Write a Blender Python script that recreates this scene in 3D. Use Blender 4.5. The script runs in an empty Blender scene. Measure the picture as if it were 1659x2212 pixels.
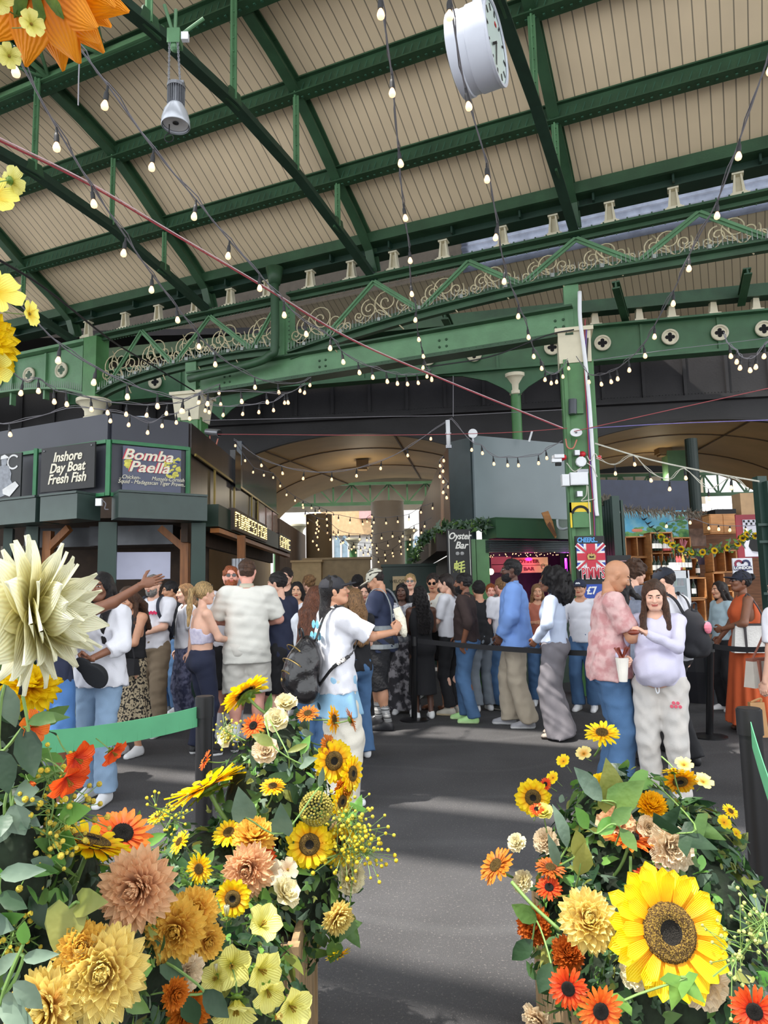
import bpy,bmesh,math,random
import numpy as np
from math import sin,cos,pi,radians,atan2,sqrt,hypot,exp
from mathutils import Vector,Matrix,Euler
random.seed(7)
rng=np.random.default_rng(7)
S=bpy.context.scene
COL=S.collection
# ---------------------------------------------------------------- camera
F_PX,PITCH,ROLL,EYE=1500.0,radians(6.5),radians(1.2),1.52
CAM=np.array([0,0,EYE])
_F=np.array([0,cos(PITCH),sin(PITCH)])
_U0=np.array([0,-sin(PITCH),cos(PITCH)])
_R0=np.array([1.0,0,0])
_R=_R0*cos(ROLL)-_U0*sin(ROLL)
_U=_U0*cos(ROLL)+_R0*sin(ROLL)
cam_d=bpy.data.cameras.new('camera')
cam=bpy.data.objects.new('camera',cam_d)
COL.objects.link(cam)
cam_d.sensor_fit='VERTICAL'
cam_d.sensor_height=24.0
cam_d.lens=24.0*F_PX/2212.0
cam_d.clip_start=0.02
cam_d.clip_end=200
cam.matrix_world=Matrix(((_R[0],_U[0],-_F[0],0),(_R[1],_U[1],-_F[1],0),(_R[2],_U[2],-_F[2],EYE),(0,0,0,1)))
S.camera=cam
# ---------------------------------------------------------------- light
w=bpy.data.worlds.new('sky');S.world=w
w.use_nodes=True
_bg=w.node_tree.nodes['Background']
_bg.inputs[0].default_value=(0.93,0.97,1.0,1)
_bg.inputs[1].default_value=2.6
sun_d=bpy.data.lights.new('sun','SUN')
sun_d.energy=8.8
sun_d.angle=radians(1.0)
sun_d.color=(1.0,0.95,0.86)
sun=bpy.data.objects.new('sun',sun_d);COL.objects.link(sun)
SUN_DIR=Vector((0.30,0.16,-0.95)).normalized()
sun.rotation_euler=SUN_DIR.to_track_quat('-Z','Y').to_euler()
S.view_settings.view_transform='Standard'
S.view_settings.look='None'
S.view_settings.gamma=1.0
S.view_settings.exposure=0.0
S.view_settings.use_curve_mapping=False
S.cycles.max_bounces=6
S.cycles.diffuse_bounces=3
S.cycles.glossy_bounces=2
S.cycles.transmission_bounces=4
S.cycles.transparent_max_bounces=6
S.cycles.sample_clamp_indirect=4.0
S.cycles.use_denoising=True
# ---------------------------------------------------------------- picture to place
def ray(x,y):
    return _F*F_PX+_R*(x-829.5)+_U*(1106-y)
def at(x,y,Y):
    d=ray(x,y)
    return Vector(CAM+d*(Y/d[1]))
def gr(x,y):
    d=ray(x,y)
    return Vector(CAM+d*(-EYE/d[2]))
def pl(x,y,P,d):
    n=np.array([d[1],-d[0],0.0]);q=ray(x,y)
    return Vector(CAM+q*(n.dot(np.array([P[0],P[1],0])-CAM)/n.dot(q)))
# ---------------------------------------------------------------- materials
def lin(c):
    return tuple(((v/255)/12.92 if v/255<=0.04045 else((v/255+0.055)/1.055)**2.4)for v in c[:3])+(1,)
def _n(nt,t,**kw):
    n=nt.nodes.new(t)
    for k,v in kw.items():setattr(n,k,v)
    return n
MATS={}
def mat(name,col,rough=0.6,metal=0.0,var=0.12,vs=6.0,bump=0.0,bs=60.0,emit=0.0,col2=None,mix=(0.4,0.6),trans=0.0,
        alpha=1.0,sheen=0.0,stretch=None,coat=0.0,sss=0.0):
    """principled surface; a noise moves the colour between col*(1-var) and col*(1+var), or between col and col2"""
    if name in MATS:return MATS[name]
    m=bpy.data.materials.new(name);m.use_nodes=True;MATS[name]=m
    nt=m.node_tree;b=nt.nodes['Principled BSDF']
    b.inputs['Roughness'].default_value=rough
    b.inputs['Metallic'].default_value=metal
    c=lin(col)
    m.diffuse_color=c
    tc=_n(nt,'ShaderNodeTexCoord')
    vec=tc.outputs['Object']
    if stretch:
        mp=_n(nt,'ShaderNodeMapping');mp.inputs['Scale'].default_value=stretch
        nt.links.new(vec,mp.inputs['Vector']);vec=mp.outputs['Vector']
    if var>0 or col2:
        no=_n(nt,'ShaderNodeTexNoise');no.inputs['Scale'].default_value=vs;no.inputs['Detail'].default_value=3
        nt.links.new(vec,no.inputs['Vector'])
        r=_n(nt,'ShaderNodeValToRGB')
        r.color_ramp.elements[0].position=mix[0]if col2 else 0.3
        r.color_ramp.elements[1].position=mix[1]if col2 else 0.7
        r.color_ramp.elements[0].color=c if col2 else tuple(v*(1-var)for v in c[:3])+(1,)
        r.color_ramp.elements[1].color=lin(col2)if col2 else tuple(min(1,v*(1+var))for v in c[:3])+(1,)
        nt.links.new(no.outputs['Fac'],r.inputs['Fac'])
        nt.links.new(r.outputs['Color'],b.inputs['Base Color'])
    else:
        b.inputs['Base Color'].default_value=c
    if bump:
        n2=_n(nt,'ShaderNodeTexNoise');n2.inputs['Scale'].default_value=bs;n2.inputs['Detail'].default_value=2
        nt.links.new(vec,n2.inputs['Vector'])
        bp=_n(nt,'ShaderNodeBump');bp.inputs['Strength'].default_value=bump;bp.inputs['Distance'].default_value=0.02
        nt.links.new(n2.outputs['Fac'],bp.inputs['Height']);nt.links.new(bp.outputs['Normal'],b.inputs['Normal'])
    if emit:
        b.inputs['Emission Color'].default_value=c;b.inputs['Emission Strength'].default_value=emit
        try:m.cycles.emission_sampling='NONE'
        except Exception:pass
    if trans:b.inputs['Transmission Weight'].default_value=trans
    if sheen:b.inputs['Sheen Weight'].default_value=sheen
    if coat:b.inputs['Coat Weight'].default_value=coat
    if sss:
        b.inputs['Subsurface Weight'].default_value=sss;b.inputs['Subsurface Radius'].default_value=(0.02,0.008,0.004)
    if alpha<1:b.inputs['Alpha'].default_value=alpha
    return m
def leafmat(name,col,col2,rough=0.45,k=0.35,vs=5):
    """thin petal or leaf: diffuse front plus light let through"""
    if name in MATS:return MATS[name]
    m=mat(name,col,rough,var=0,col2=col2,vs=vs,mix=(0.35,0.65),bump=0.15,bs=40)
    nt=m.node_tree;b=nt.nodes['Principled BSDF'];out=nt.nodes['Material Output']
    tr=_n(nt,'ShaderNodeBsdfTranslucent');mx=_n(nt,'ShaderNodeMixShader');mx.inputs[0].default_value=k
    src=b.inputs['Base Color'].links[0].from_socket
    nt.links.new(src,tr.inputs['Color'])
    nt.links.new(b.outputs[0],mx.inputs[1]);nt.links.new(tr.outputs[0],mx.inputs[2]);nt.links.new(mx.outputs[0],out.inputs['Surface'])
    return m
def petalmat(name,inner,outer,k=0.35,rough=0.5):
    """petal colour runs from the base (uv v=0) to the tip (v=1), with fine veins along it"""
    if name in MATS:return MATS[name]
    m=bpy.data.materials.new(name);m.use_nodes=True;MATS[name]=m
    nt=m.node_tree;b=nt.nodes['Principled BSDF'];out=nt.nodes['Material Output'];b.inputs['Roughness'].default_value=rough
    uv=_n(nt,'ShaderNodeUVMap');sp=_n(nt,'ShaderNodeSeparateXYZ');nt.links.new(uv.outputs[0],sp.inputs[0])
    r=_n(nt,'ShaderNodeValToRGB');r.color_ramp.elements[0].color=lin(inner);r.color_ramp.elements[1].color=lin(outer)
    r.color_ramp.elements[0].position=0.1;r.color_ramp.elements[1].position=0.7
    nt.links.new(sp.outputs['Y'],r.inputs['Fac'])
    wv=_n(nt,'ShaderNodeTexWave');wv.inputs['Scale'].default_value=2.6;wv.inputs['Distortion'].default_value=1.0
    nt.links.new(uv.outputs[0],wv.inputs['Vector'])
    mxc=_n(nt,'ShaderNodeMix',data_type='RGBA',blend_type='MULTIPLY');mxc.inputs[0].default_value=0.35
    gr_=_n(nt,'ShaderNodeValToRGB');gr_.color_ramp.elements[0].color=(0.8,0.66,0.5,1);gr_.color_ramp.elements[1].position=0.6
    nt.links.new(wv.outputs['Fac'],gr_.inputs['Fac'])
    nt.links.new(r.outputs[0],mxc.inputs[6]);nt.links.new(gr_.outputs[0],mxc.inputs[7])
    nt.links.new(mxc.outputs[2],b.inputs['Base Color'])
    bp=_n(nt,'ShaderNodeBump');bp.inputs['Strength'].default_value=0.4;bp.inputs['Distance'].default_value=0.004
    nt.links.new(wv.outputs['Fac'],bp.inputs['Height']);nt.links.new(bp.outputs[0],b.inputs['Normal'])
    tr=_n(nt,'ShaderNodeBsdfTranslucent');mx=_n(nt,'ShaderNodeMixShader');mx.inputs[0].default_value=k
    nt.links.new(mxc.outputs[2],tr.inputs['Color'])
    nt.links.new(b.outputs[0],mx.inputs[1]);nt.links.new(tr.outputs[0],mx.inputs[2]);nt.links.new(mx.outputs[0],out.inputs['Surface'])
    return m
# ---------------------------------------------------------------- mesh builder
def V(*a):return Vector(a if len(a)==3 else a[0])
def frame(z,up=(0,0,1)):
    z=Vector(z).normalized();up=Vector(up)
    x=up.cross(z)
    if x.length<1e-4:x=Vector((1,0,0)).cross(z)
    x.normalize();y=z.cross(x)
    return Matrix((x,y,z)).transposed()
class MB:
    def __init__(s):s.v=[];s.f=[];s.m=[];s.uv={}
    def add(s,vs,fs,mi=0,M=None,uv=None):
        o=len(s.v)
        s.v+=[tuple(M @ Vector(p))for p in vs]if M is not None else[tuple(p)for p in vs]
        if uv is not None:
            for i,u in enumerate(uv):s.uv[o+i]=u
        for f in fs:s.f.append([i+o for i in f]);s.m.append(mi)
        return s
    def box(s,c,d,mi=0,rz=0,M=None):
        x,y,z=d[0]/2,d[1]/2,d[2]/2
        vs=[(-x,-y,-z),(x,-y,-z),(x,y,-z),(-x,y,-z),(-x,-y,z),(x,-y,z),(x,y,z),(-x,y,z)]
        T=Matrix.Translation(Vector(c))@ Matrix.Rotation(rz,4,'Z')
        if M is not None:T=M @ T
        return s.add(vs,[(0,3,2,1),(4,5,6,7),(0,1,5,4),(1,2,6,5),(2,3,7,6),(3,0,4,7)],mi,T)
    def bar(s,p,q,w_,h_,mi=0,up=(0,0,1)):
        """rectangular bar p to q; h_ along 'up', w_ across"""
        p=Vector(p);q=Vector(q);d=q-p;L=d.length
        if L<1e-5:return s
        R=frame(d,up)
        T=Matrix.Translation((p+q)/2)@ R.to_4x4()
        return s.box((0,0,0),(w_,h_,L),mi,0,T)
    def ibar(s,p,q,w_,h_,t=0.02,mi=0,up=(0,0,1)):
        p=Vector(p);q=Vector(q);R=frame(q-p,up);y=R.col[1]*(h_/2-t/2)
        s.bar(p+y,q+y,w_,t,mi,up);s.bar(p-y,q-y,w_,t,mi,up);s.bar(p,q,t,h_-2*t,mi,up)
        return s
    def tube(s,pts,r,seg=8,mi=0,cap=True):
        pts=[Vector(p)for p in pts];n=len(pts)
        if n<2:return s
        rs=list(r)if hasattr(r,'__len__')else[r]*n
        vs=[];prev=None
        for i,p in enumerate(pts):
            d=(pts[min(i+1,n-1)]-pts[max(i-1,0)])
            if d.length<1e-7:d=Vector((0,0,1))
            d.normalize()
            if prev is None:
                a=d.orthogonal().normalized()
            else:
                a=prev-d*prev.dot(d)
                a=a.normalized()if a.length>1e-6 else d.orthogonal().normalized()
            prev=a;b=d.cross(a)
            for k in range(seg):
                t=2*pi*k/seg;vs.append(p+(a*cos(t)+b*sin(t))*rs[i])
        fs=[(i*seg+k,i*seg+(k+1)%seg,(i+1)*seg+(k+1)%seg,(i+1)*seg+k)for i in range(n-1)for k in range(seg)]
        if cap:fs+=[tuple(range(seg))[::-1],tuple((n-1)*seg+k for k in range(seg))]
        return s.add(vs,fs,mi)
    def cyl(s,p,q,r,r2=None,seg=16,mi=0):return s.tube([p,q],[r,r if r2 is None else r2],seg,mi)
    def lathe(s,prof,seg=20,mi=0,M=None,cap=True):
        """prof: (radius, height) pairs about z"""
        vs=[];n=len(prof)
        for r,z in prof:
            for k in range(seg):
                t=2*pi*k/seg;vs.append((r*cos(t),r*sin(t),z))
        fs=[(i*seg+k,i*seg+(k+1)%seg,(i+1)*seg+(k+1)%seg,(i+1)*seg+k)for i in range(n-1)for k in range(seg)]
        if cap:fs+=[tuple(range(seg))[::-1],tuple((n-1)*seg+k for k in range(seg))]
        return s.add(vs,fs,mi,M)
    def ball(s,c,r,seg=10,rings=6,mi=0,M=None,sc=(1,1,1)):
        pr_=[(max(1e-4,r*sin(pi*i/rings)),-r*cos(pi*i/rings))for i in range(rings+1)]
        T=Matrix.Translation(Vector(c))@ Matrix.Diagonal((sc[0],sc[1],sc[2],1))
        if M is not None:T=M @ T
        return s.lathe(pr_,seg,mi,T)
    def prism(s,poly,h,M=None,mi=0):
        """2D outline extruded along z from 0 to h"""
        n=len(poly)
        vs=[(x,y,0)for x,y in poly]+[(x,y,h)for x,y in poly]
        fs=[tuple(range(n))[::-1],tuple(range(n,2*n))]+[(i,(i+1)%n,n+(i+1)%n,n+i)for i in range(n)]
        return s.add(vs,fs,mi,M)
    def quad(s,a,b,c,d,mi=0):return s.add([a,b,c,d],[(0,1,2,3)],mi)
    def grid(s,fn,nu,nv,mi=0,M=None,th=0.0):
        vs=[fn(i/nu,j/nv)for i in range(nu+1)for j in range(nv+1)]
        uv=[(i/nu,j/nv)for i in range(nu+1)for j in range(nv+1)]
        fs=[(i*(nv+1)+j,(i+1)*(nv+1)+j,(i+1)*(nv+1)+j+1,i*(nv+1)+j+1)for i in range(nu)for j in range(nv)]
        return s.add(vs,fs,mi,M,uv)
    def build(s,name,mats,parent=None,smooth=False,local=False,auto=None):
        me=bpy.data.meshes.new(name)
        v=s.v
        if parent is not None and not local:
            o_=parent
            L=Vector((0,0,0))
            while o_ is not None:L=L+o_.location;o_=o_.parent
            v=[(p[0]-L.x,p[1]-L.y,p[2]-L.z)for p in v]
        me.from_pydata(v,[],s.f)
        if not isinstance(mats,(list,tuple)):mats=[mats]
        for m in mats:me.materials.append(m)
        if len(mats)>1:me.polygons.foreach_set('material_index',s.m)
        if s.uv:
            ul=me.uv_layers.new(name='UVMap')
            li=np.empty(len(me.loops),dtype=np.int32);me.loops.foreach_get('vertex_index',li)
            arr=np.zeros((len(s.v),2),dtype=np.float32)
            for i,u in s.uv.items():arr[i]=u
            ul.data.foreach_set('uv',arr[li].ravel())
        if smooth:me.polygons.foreach_set('use_smooth',[True]*len(me.polygons))
        me.update()
        o=bpy.data.objects.new(name,me);COL.objects.link(o)
        if parent is not None:o.parent=parent
        if auto:
            try:me.set_sharp_from_angle(angle=radians(auto))
            except Exception:pass
        return o
def npmesh(name,v,f,mats,parent=None,mi=None,smooth=True):
    me=bpy.data.meshes.new(name)
    v=np.asarray(v,dtype=np.float32);f=np.asarray(f,dtype=np.int32)
    me.vertices.add(len(v));me.vertices.foreach_set('co',v.ravel())
    k=f.shape[1]
    me.loops.add(f.size);me.loops.foreach_set('vertex_index',f.ravel())
    me.polygons.add(len(f));me.polygons.foreach_set('loop_start',np.arange(0,f.size,k,dtype=np.int32))
    me.polygons.foreach_set('loop_total',np.full(len(f),k,dtype=np.int32))
    if not isinstance(mats,(list,tuple)):mats=[mats]
    for m in mats:me.materials.append(m)
    if mi is not None:me.polygons.foreach_set('material_index',np.asarray(mi,dtype=np.int32))
    if smooth:me.polygons.foreach_set('use_smooth',np.ones(len(f),dtype=bool))
    me.update(calc_edges=True);me.validate()
    o=bpy.data.objects.new(name,me);COL.objects.link(o)
    if parent is not None:o.parent=parent
    return o
def tag(o,label=None,cat=None,group=None,kind=None):
    if label:o['label']=label
    if cat:o['category']=cat
    if group:o['group']=group
    if kind:o['kind']=kind
    return o
def thing(name,label,cat,loc=(0,0,0),rz=0,group=None):
    o=bpy.data.objects.new(name,None);COL.objects.link(o)
    o.empty_display_size=0.05
    o.location=loc;o.rotation_euler=(0,0,rz)
    return tag(o,label,cat,group)
def struct(o):o['kind']='structure';return o
def copy_tree(o,parent=None):
    c=o.copy();COL.objects.link(c)
    if parent is not None:c.parent=parent
    for ch in list(o.children):copy_tree(ch,c)
    return c
def font_mesh(c):
    """a text curve as an ordinary mesh object"""
    COL.objects.link(c);n_=c.name;dg=bpy.context.evaluated_depsgraph_get();dg.update();me=bpy.data.meshes.new_from_object(c.evaluated_get(dg))
    c.name='spent';o=bpy.data.objects.new(n_.split('.')[0],me);COL.objects.link(o);bpy.data.objects.remove(c);return o
def text(name,body,size,M,m,parent,shear=0,ext=0.004,align='CENTER',sx=1.0,label=None,off=0.0,spc=1.0):
    cu=bpy.data.curves.new(name,'FONT');cu.body=body;cu.size=size;cu.shear=shear;cu.extrude=ext
    cu.align_x=align;cu.align_y='CENTER';cu.offset=off;cu.space_line=0.82;cu.space_character=spc;cu.resolution_u=3
    cu.materials.append(m)
    o=bpy.data.objects.new(name,cu);o=font_mesh(o);o.parent=parent
    L=Vector((0,0,0));q=parent
    while q is not None:L=L+q.location;q=q.parent
    T=Matrix.Translation(-L)@ M @ Matrix.Diagonal((sx,1,1,1))
    o.matrix_local=T
    if label:o['label']=label
    return o
def face(p,right,up=(0,0,1)):
    """frame with x along right, y along up, z out of the surface, at p"""
    x=Vector(right).normalized();y=Vector(up);y=(y-x*y.dot(x)).normalized();z=x.cross(y)
    M=Matrix((x,y,z)).transposed().to_4x4();M.translation=Vector(p);return M
def spline(pts,n=8):
    pts=[Vector(p)for p in pts];out=[]
    P=[pts[0]*2-pts[1]]+pts+[pts[-1]*2-pts[-2]]
    for i in range(1,len(P)-2):
        for k in range(n):
            t=k/n;a,b,c,d=P[i-1],P[i],P[i+1],P[i+2]
            out.append(0.5*((2*b)+(c-a)*t+(2*a-5*b+4*c-d)*t*t+(3*b-a-3*c+d)*t**3))
    out.append(pts[-1]);return out
# ---------------------------------------------------------------- common materials
GREEN=mat('green_iron',(92,134,96),0.42,var=0.16,vs=3,bump=0.12,bs=30)
GREEN_D=mat('green_iron_shaded',(48,80,54),0.5,var=0.2,vs=3,bump=0.12,bs=30)  # darker copy of the green paint, shade put into the colour
GREEN_COL=mat('green_column_paint',(74,124,72),0.4,var=0.14,vs=4,bump=0.1,bs=20)
BLACK_IRON=mat('black_iron',(44,42,44),0.6,var=0.2,vs=2,bump=0.1)
CREAM=mat('cream_paint',(216,208,182),0.55,var=0.06)
BRASS=mat('gilded_scroll',(196,184,150),0.35,metal=0.3,var=0.1)
STEEL=mat('steel',(150,152,158),0.35,metal=0.6)
WHITE_P=mat('white_plastic',(232,234,238),0.4,var=0.03)
CABLE=mat('black_cable',(24,24,28),0.6,var=0)
CABLE_G=mat('grey_cable',(120,118,124),0.6,var=0)
BULB=mat('lit_bulb_glass',(255,208,158),0.15,var=0,emit=1.5)
BULB_DIM=mat('pale_bulb_glass',(255,226,190),0.15,var=0,emit=1.5)
WOOD=mat('warm_wood',(176,122,72),0.55,var=0.25,vs=3,stretch=(1,1,8))
WOOD_D=mat('brown_timber',(104,66,38),0.6,var=0.3,vs=3,stretch=(8,8,1))
DARK=mat('charcoal_panel',(58,60,70),0.5,var=0.08,vs=1.5)
DKGREEN=mat('bottle_green_panel',(30,56,48),0.45,var=0.15,vs=2)
VDARK=mat('near_black',(16,16,18),0.7,var=0.1)  # plain near-black for print, fittings and cases
# ---------------------------------------------------------------- the roof frame of reference
D1=Vector((-sin(radians(66.8)),cos(radians(66.8)),0))
D2=Vector((sin(radians(26)),cos(radians(26)),0))
def GP(t,s,z):return Vector((3,10,0))+D1*t+D2*s+Vector((0,0,z))
def gt(x,y):
    """where a sight line meets the girder plane: (t, z)"""
    p=pl(x,y,(3,10),D1);return(p-Vector((3,10,p.z))).dot(D1),p.z
def floor_mat():
    m=mat('tarmac',(70,69,71),0.82,var=0.22,vs=1.3,bump=0.5,bs=170)
    nt=m.node_tree;b=nt.nodes['Principled BSDF']
    tc=_n(nt,'ShaderNodeTexCoord')
    n1=_n(nt,'ShaderNodeTexNoise');n1.inputs['Scale'].default_value=90
    nt.links.new(tc.outputs['Object'],n1.inputs['Vector'])
    r=_n(nt,'ShaderNodeValToRGB');r.color_ramp.elements[0].position=0.60;r.color_ramp.elements[1].position=0.8
    r.color_ramp.elements[1].color=(0.16,0.14,0.125,1)
    nt.links.new(n1.outputs['Fac'],r.inputs['Fac'])
    w1=_n(nt,'ShaderNodeTexWave');w1.wave_type='RINGS';w1.inputs['Scale'].default_value=0.32;w1.inputs['Distortion'].default_value=9;w1.inputs['Detail Scale'].default_value=0.7
    nt.links.new(tc.outputs['Object'],w1.inputs['Vector'])
    r2=_n(nt,'ShaderNodeValToRGB');r2.color_ramp.elements[0].position=0.96;r2.color_ramp.elements[1].color=(0.012,0.012,0.012,1)
    nt.links.new(w1.outputs['Fac'],r2.inputs['Fac'])
    base=b.inputs['Base Color'].links[0].from_socket
    a1=_n(nt,'ShaderNodeMix',data_type='RGBA',blend_type='ADD');a1.inputs[0].default_value=1
    a2=_n(nt,'ShaderNodeMix',data_type='RGBA',blend_type='ADD');a2.inputs[0].default_value=1
    nt.links.new(base,a1.inputs[6]);nt.links.new(r.outputs[0],a1.inputs[7])
    nt.links.new(a1.outputs[2],a2.inputs[6]);nt.links.new(r2.outputs[0],a2.inputs[7])
    nt.links.new(a2.outputs[2],b.inputs['Base Color'])
    return m
struct(MB().box((0,18,-0.1),(60,60,0.2)).build('floor',floor_mat()))
def board_mat(name,col,pitch=0.15):
    m=mat(name,col,0.6,var=0.07,vs=1.2)
    nt=m.node_tree;b=nt.nodes['Principled BSDF']
    uv=_n(nt,'ShaderNodeUVMap');sp=_n(nt,'ShaderNodeSeparateXYZ');nt.links.new(uv.outputs[0],sp.inputs[0])
    mu=_n(nt,'ShaderNodeMath',operation='MULTIPLY');mu.inputs[1].default_value=1/pitch;nt.links.new(sp.outputs[0],mu.inputs[0])
    fr=_n(nt,'ShaderNodeMath',operation='FRACT');nt.links.new(mu.outputs[0],fr.inputs[0])
    lt=_n(nt,'ShaderNodeMath',operation='LESS_THAN');lt.inputs[1].default_value=0.1;nt.links.new(fr.outputs[0],lt.inputs[0])
    mx=_n(nt,'ShaderNodeMix',data_type='RGBA',blend_type='MIX')
    base=b.inputs['Base Color'].links[0].from_socket
    nt.links.new(lt.outputs[0],mx.inputs[0]);nt.links.new(base,mx.inputs[6]);mx.inputs[7].default_value=lin(tuple(v*0.62 for v in col))
    nt.links.new(mx.outputs[2],b.inputs['Base Color'])
    return m
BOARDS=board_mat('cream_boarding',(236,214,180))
PROF=[(0.05,7.46),(-0.6,7.76),(-1.24,8.12),(-1.8,8.48),(-2.37,8.82),(-3.0,9.02),(-3.65,9.18),(-4.4,9.27),(-5.3,9.32)]
def roof_arc(name,prof,t0,t1,m,dn=(0,0,0.1)):
    mb=MB();n=int((t1-t0)/0.5)
    for lay in(0,1):
        vs=[];uv=[]
        for i in range(n+1):
            t=t0+(t1-t0)*i/n
            for j,(s_,z)in enumerate(prof):
                vs.append(GP(t,s_,z+lay*0.1));uv.append((t,s_))
        k=len(prof)
        fs=[(i*k+j,(i+1)*k+j,(i+1)*k+j+1,i*k+j+1)for i in range(n)for j in range(k-1)]
        if lay:fs=[f[::-1]for f in fs]
        mb.add(vs,fs,0,None,uv)
    return mb.build(name,m,smooth=True)
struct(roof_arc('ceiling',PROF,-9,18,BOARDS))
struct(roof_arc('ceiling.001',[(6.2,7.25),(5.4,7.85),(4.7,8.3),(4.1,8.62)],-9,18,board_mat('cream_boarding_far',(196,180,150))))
CORR=leafmat('corrugated_sheet',(156,162,178),(136,142,156),.35,.5)
mb=MB()
for i in range(100):
    t=-9+i*0.27
    mb.add([GP(t,0.7,7.75),GP(t+0.135,0.7,7.81),GP(t+0.27,0.7,7.75),GP(t,3.95,10.1),GP(t+0.135,3.95,10.16),GP(t+0.27,3.95,10.1)],
           [(0,3,4,1),(1,4,5,2)])
    for j in range(10 if t<3.0 else 0):
        a,b_=8.6+j*.15,8.75+j*.15
        mb.add([GP(t,4.1-.015*j,a),GP(t+.27,4.1-.015*j,a),GP(t+.27,4.03-.015*j,(a+b_)/2),GP(t,4.03-.015*j,(a+b_)/2),GP(t+.27,4.085-.015*j,b_),GP(t,4.085-.015*j,b_)],[(0,1,2,3),(3,2,4,5)])
rs_=mb.build('corrugated_roof_sheet',CORR)
mb=MB();mb.quad(GP(3,4.12,8.6),GP(18,4.12,8.6),GP(18,3.95,10.1),GP(3,3.95,10.1));struct(mb.build('wall_lantern',mat('dim_boards',(120,108,90),.7)))
tag(rs_,'pale corrugated roof sheeting seen through the gap above the scroll girder','roofing',kind='structure')
for k,(s_,z)in enumerate([(-1.24,8.12),(-2.37,8.82),(-3.65,9.18),(-5.2,9.3)]):
    lab=['dark green roof purlin nearest the scroll girder, lowest of the four','green roof purlin second up from the scroll girder',
           'green roof purlin third up, crossing behind the white clock','highest green roof purlin, at the top left of the hall'][k]
    p=thing('roof_purlin',lab,'roof beam',GP(4,s_,z),group='purlins under the boarded roof')
    mb=MB();a,b_=GP(-9,s_,z-0.14),GP(18,s_,z-0.14)
    mb.bar(a+Vector((0,0,.12)),b_+Vector((0,0,.12)),0.16,0.02);mb.bar(a-Vector((0,0,.12)),b_-Vector((0,0,.12)),0.2,0.02);mb.bar(a,b_,0.05,0.24)
    mb.build('purlin_beam',GREEN_D,p)
    mb=MB()
    for i in range(150):
        t=-4+i*0.11
        q=GP(t,s_,z-0.285)
        mb.box((q.x,q.y,q.z),(0.03,0.03,0.015),rz=radians(-23))
        t+=0.055
        q=GP(t,s_-0.055,z-0.16)
        mb.bar(q+Vector((0,0,0.05)),GP(t+0.05,s_-0.055,z-0.24),0.008,0.012)
    mb.build('rivet_row',mat('purlin_detail',(50,92,70),.5),p)
def chord_up(s_):
    for(s0,z0),(s1,z1)in zip(PROF,PROF[1:]):
        if s1<=s_<=s0:return z0+(z1-z0)*(s_-s0)/(s1-s0)
    return 9.32 if s_<-4 else 7.3
LOW=[(0,6.85),(-1.2,7.15),(-2.4,7.42),(-3.8,7.56),(-4.9,7.52),(-6.5,7.35),(-8.2,7.1)]
def lowz(s_):
    for(s0,z0),(s1,z1)in zip(LOW,LOW[1:]):
        if s1<=s_<=s0:return z0+(z1-z0)*(s_-s0)/(s1-s0)
    return 7.2
tl=['green iron roof truss rising from above the bracketed square column','green iron roof truss at the middle of the hall, left of the hanging clock',
      'green iron roof truss passing behind the hanging bell lamp','green iron roof truss at the far left behind the yellow blossoms',
      'green iron roof truss at the right edge of the picture']
for k,t in enumerate([0,3.35,6.75,10.2,-3.3]):
    tr=thing('roof_truss',tl[k],'roof truss',GP(t,0,6.85),group='iron roof trusses')
    mb=MB();pts=[(s_,z-0.13)for s_,z in PROF]
    pts[0]=(0.02,6.95);pts.insert(1,(-0.12,7.3));pts[-1]=(-5.3,9.18);pts.append((-6.6,9.05));pts.append((-8.2,8.6))
    for(s0,z0),(s1,z1)in zip(pts,pts[1:]):
        mb.ibar(GP(t,s0,z0),GP(t,s1,z1),0.15,0.2,0.025)
    mb.build('upper_chord',GREEN_D,tr)
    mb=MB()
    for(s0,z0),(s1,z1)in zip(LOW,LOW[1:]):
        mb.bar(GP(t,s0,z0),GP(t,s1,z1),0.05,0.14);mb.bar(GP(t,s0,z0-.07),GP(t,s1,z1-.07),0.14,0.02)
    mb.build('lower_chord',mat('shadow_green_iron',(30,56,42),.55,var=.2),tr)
    for s_ in(-1.24,-2.4,-3.8,-5.2,-6.6,-8.0):
        zt=chord_up(s_)-0.2 if s_>-5.5 else 9.0-(0.5 if s_<-7 else 0)
        mb=MB();a=GP(t,s_,lowz(s_));b_=GP(t,s_,zt)
        mb.bar(a,b_,0.09,0.02,up=D1);mb.bar(a,b_,0.02,0.09,up=D1)
        for i in range(8):
            q=a.lerp(b_,(i+.5)/8);mb.box((q.x,q.y-0.02,q.z),(0.02,0.03,0.02))
        mb.build('strut',GREEN,tr)
    for s_ in(-1.24,-3.8,-5.2):
        mb=MB();mb.prism([(-.16,-.09),(.16,-.09),(.1,.12),(-.1,.12)],0.03,face(GP(t,s_,lowz(s_)),D2));mb.build('gusset_plate',GREEN_D,tr)
ln=thing('lantern_rib','pale green lattice bracing under the roof in the top left corner','roof truss',GP(9,-4.4,9.0))
a,b_,a2,b2=GP(16,-3.75,8.98),GP(4.5,-3.75,8.98),GP(16,-5.1,9.1),GP(4.5,-5.1,9.1)
for nm,p,q in(('lower_bar',a,b_),('upper_bar',a2,b2)):MB().bar(p,q,.07,.07).build(nm,GREEN,ln)
mb=MB()
for i in range(11):
    p,q=a.lerp(b_,i/11),a2.lerp(b2,i/11);p2,q2=a.lerp(b_,(i+1)/11),a2.lerp(b2,(i+1)/11);mb.bar(p,q2,.035,.05);mb.bar(q,p2,.035,.05);mb.bar(p,q,.05,.05)
mb.build('lattice_bars',GREEN,ln)
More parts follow.
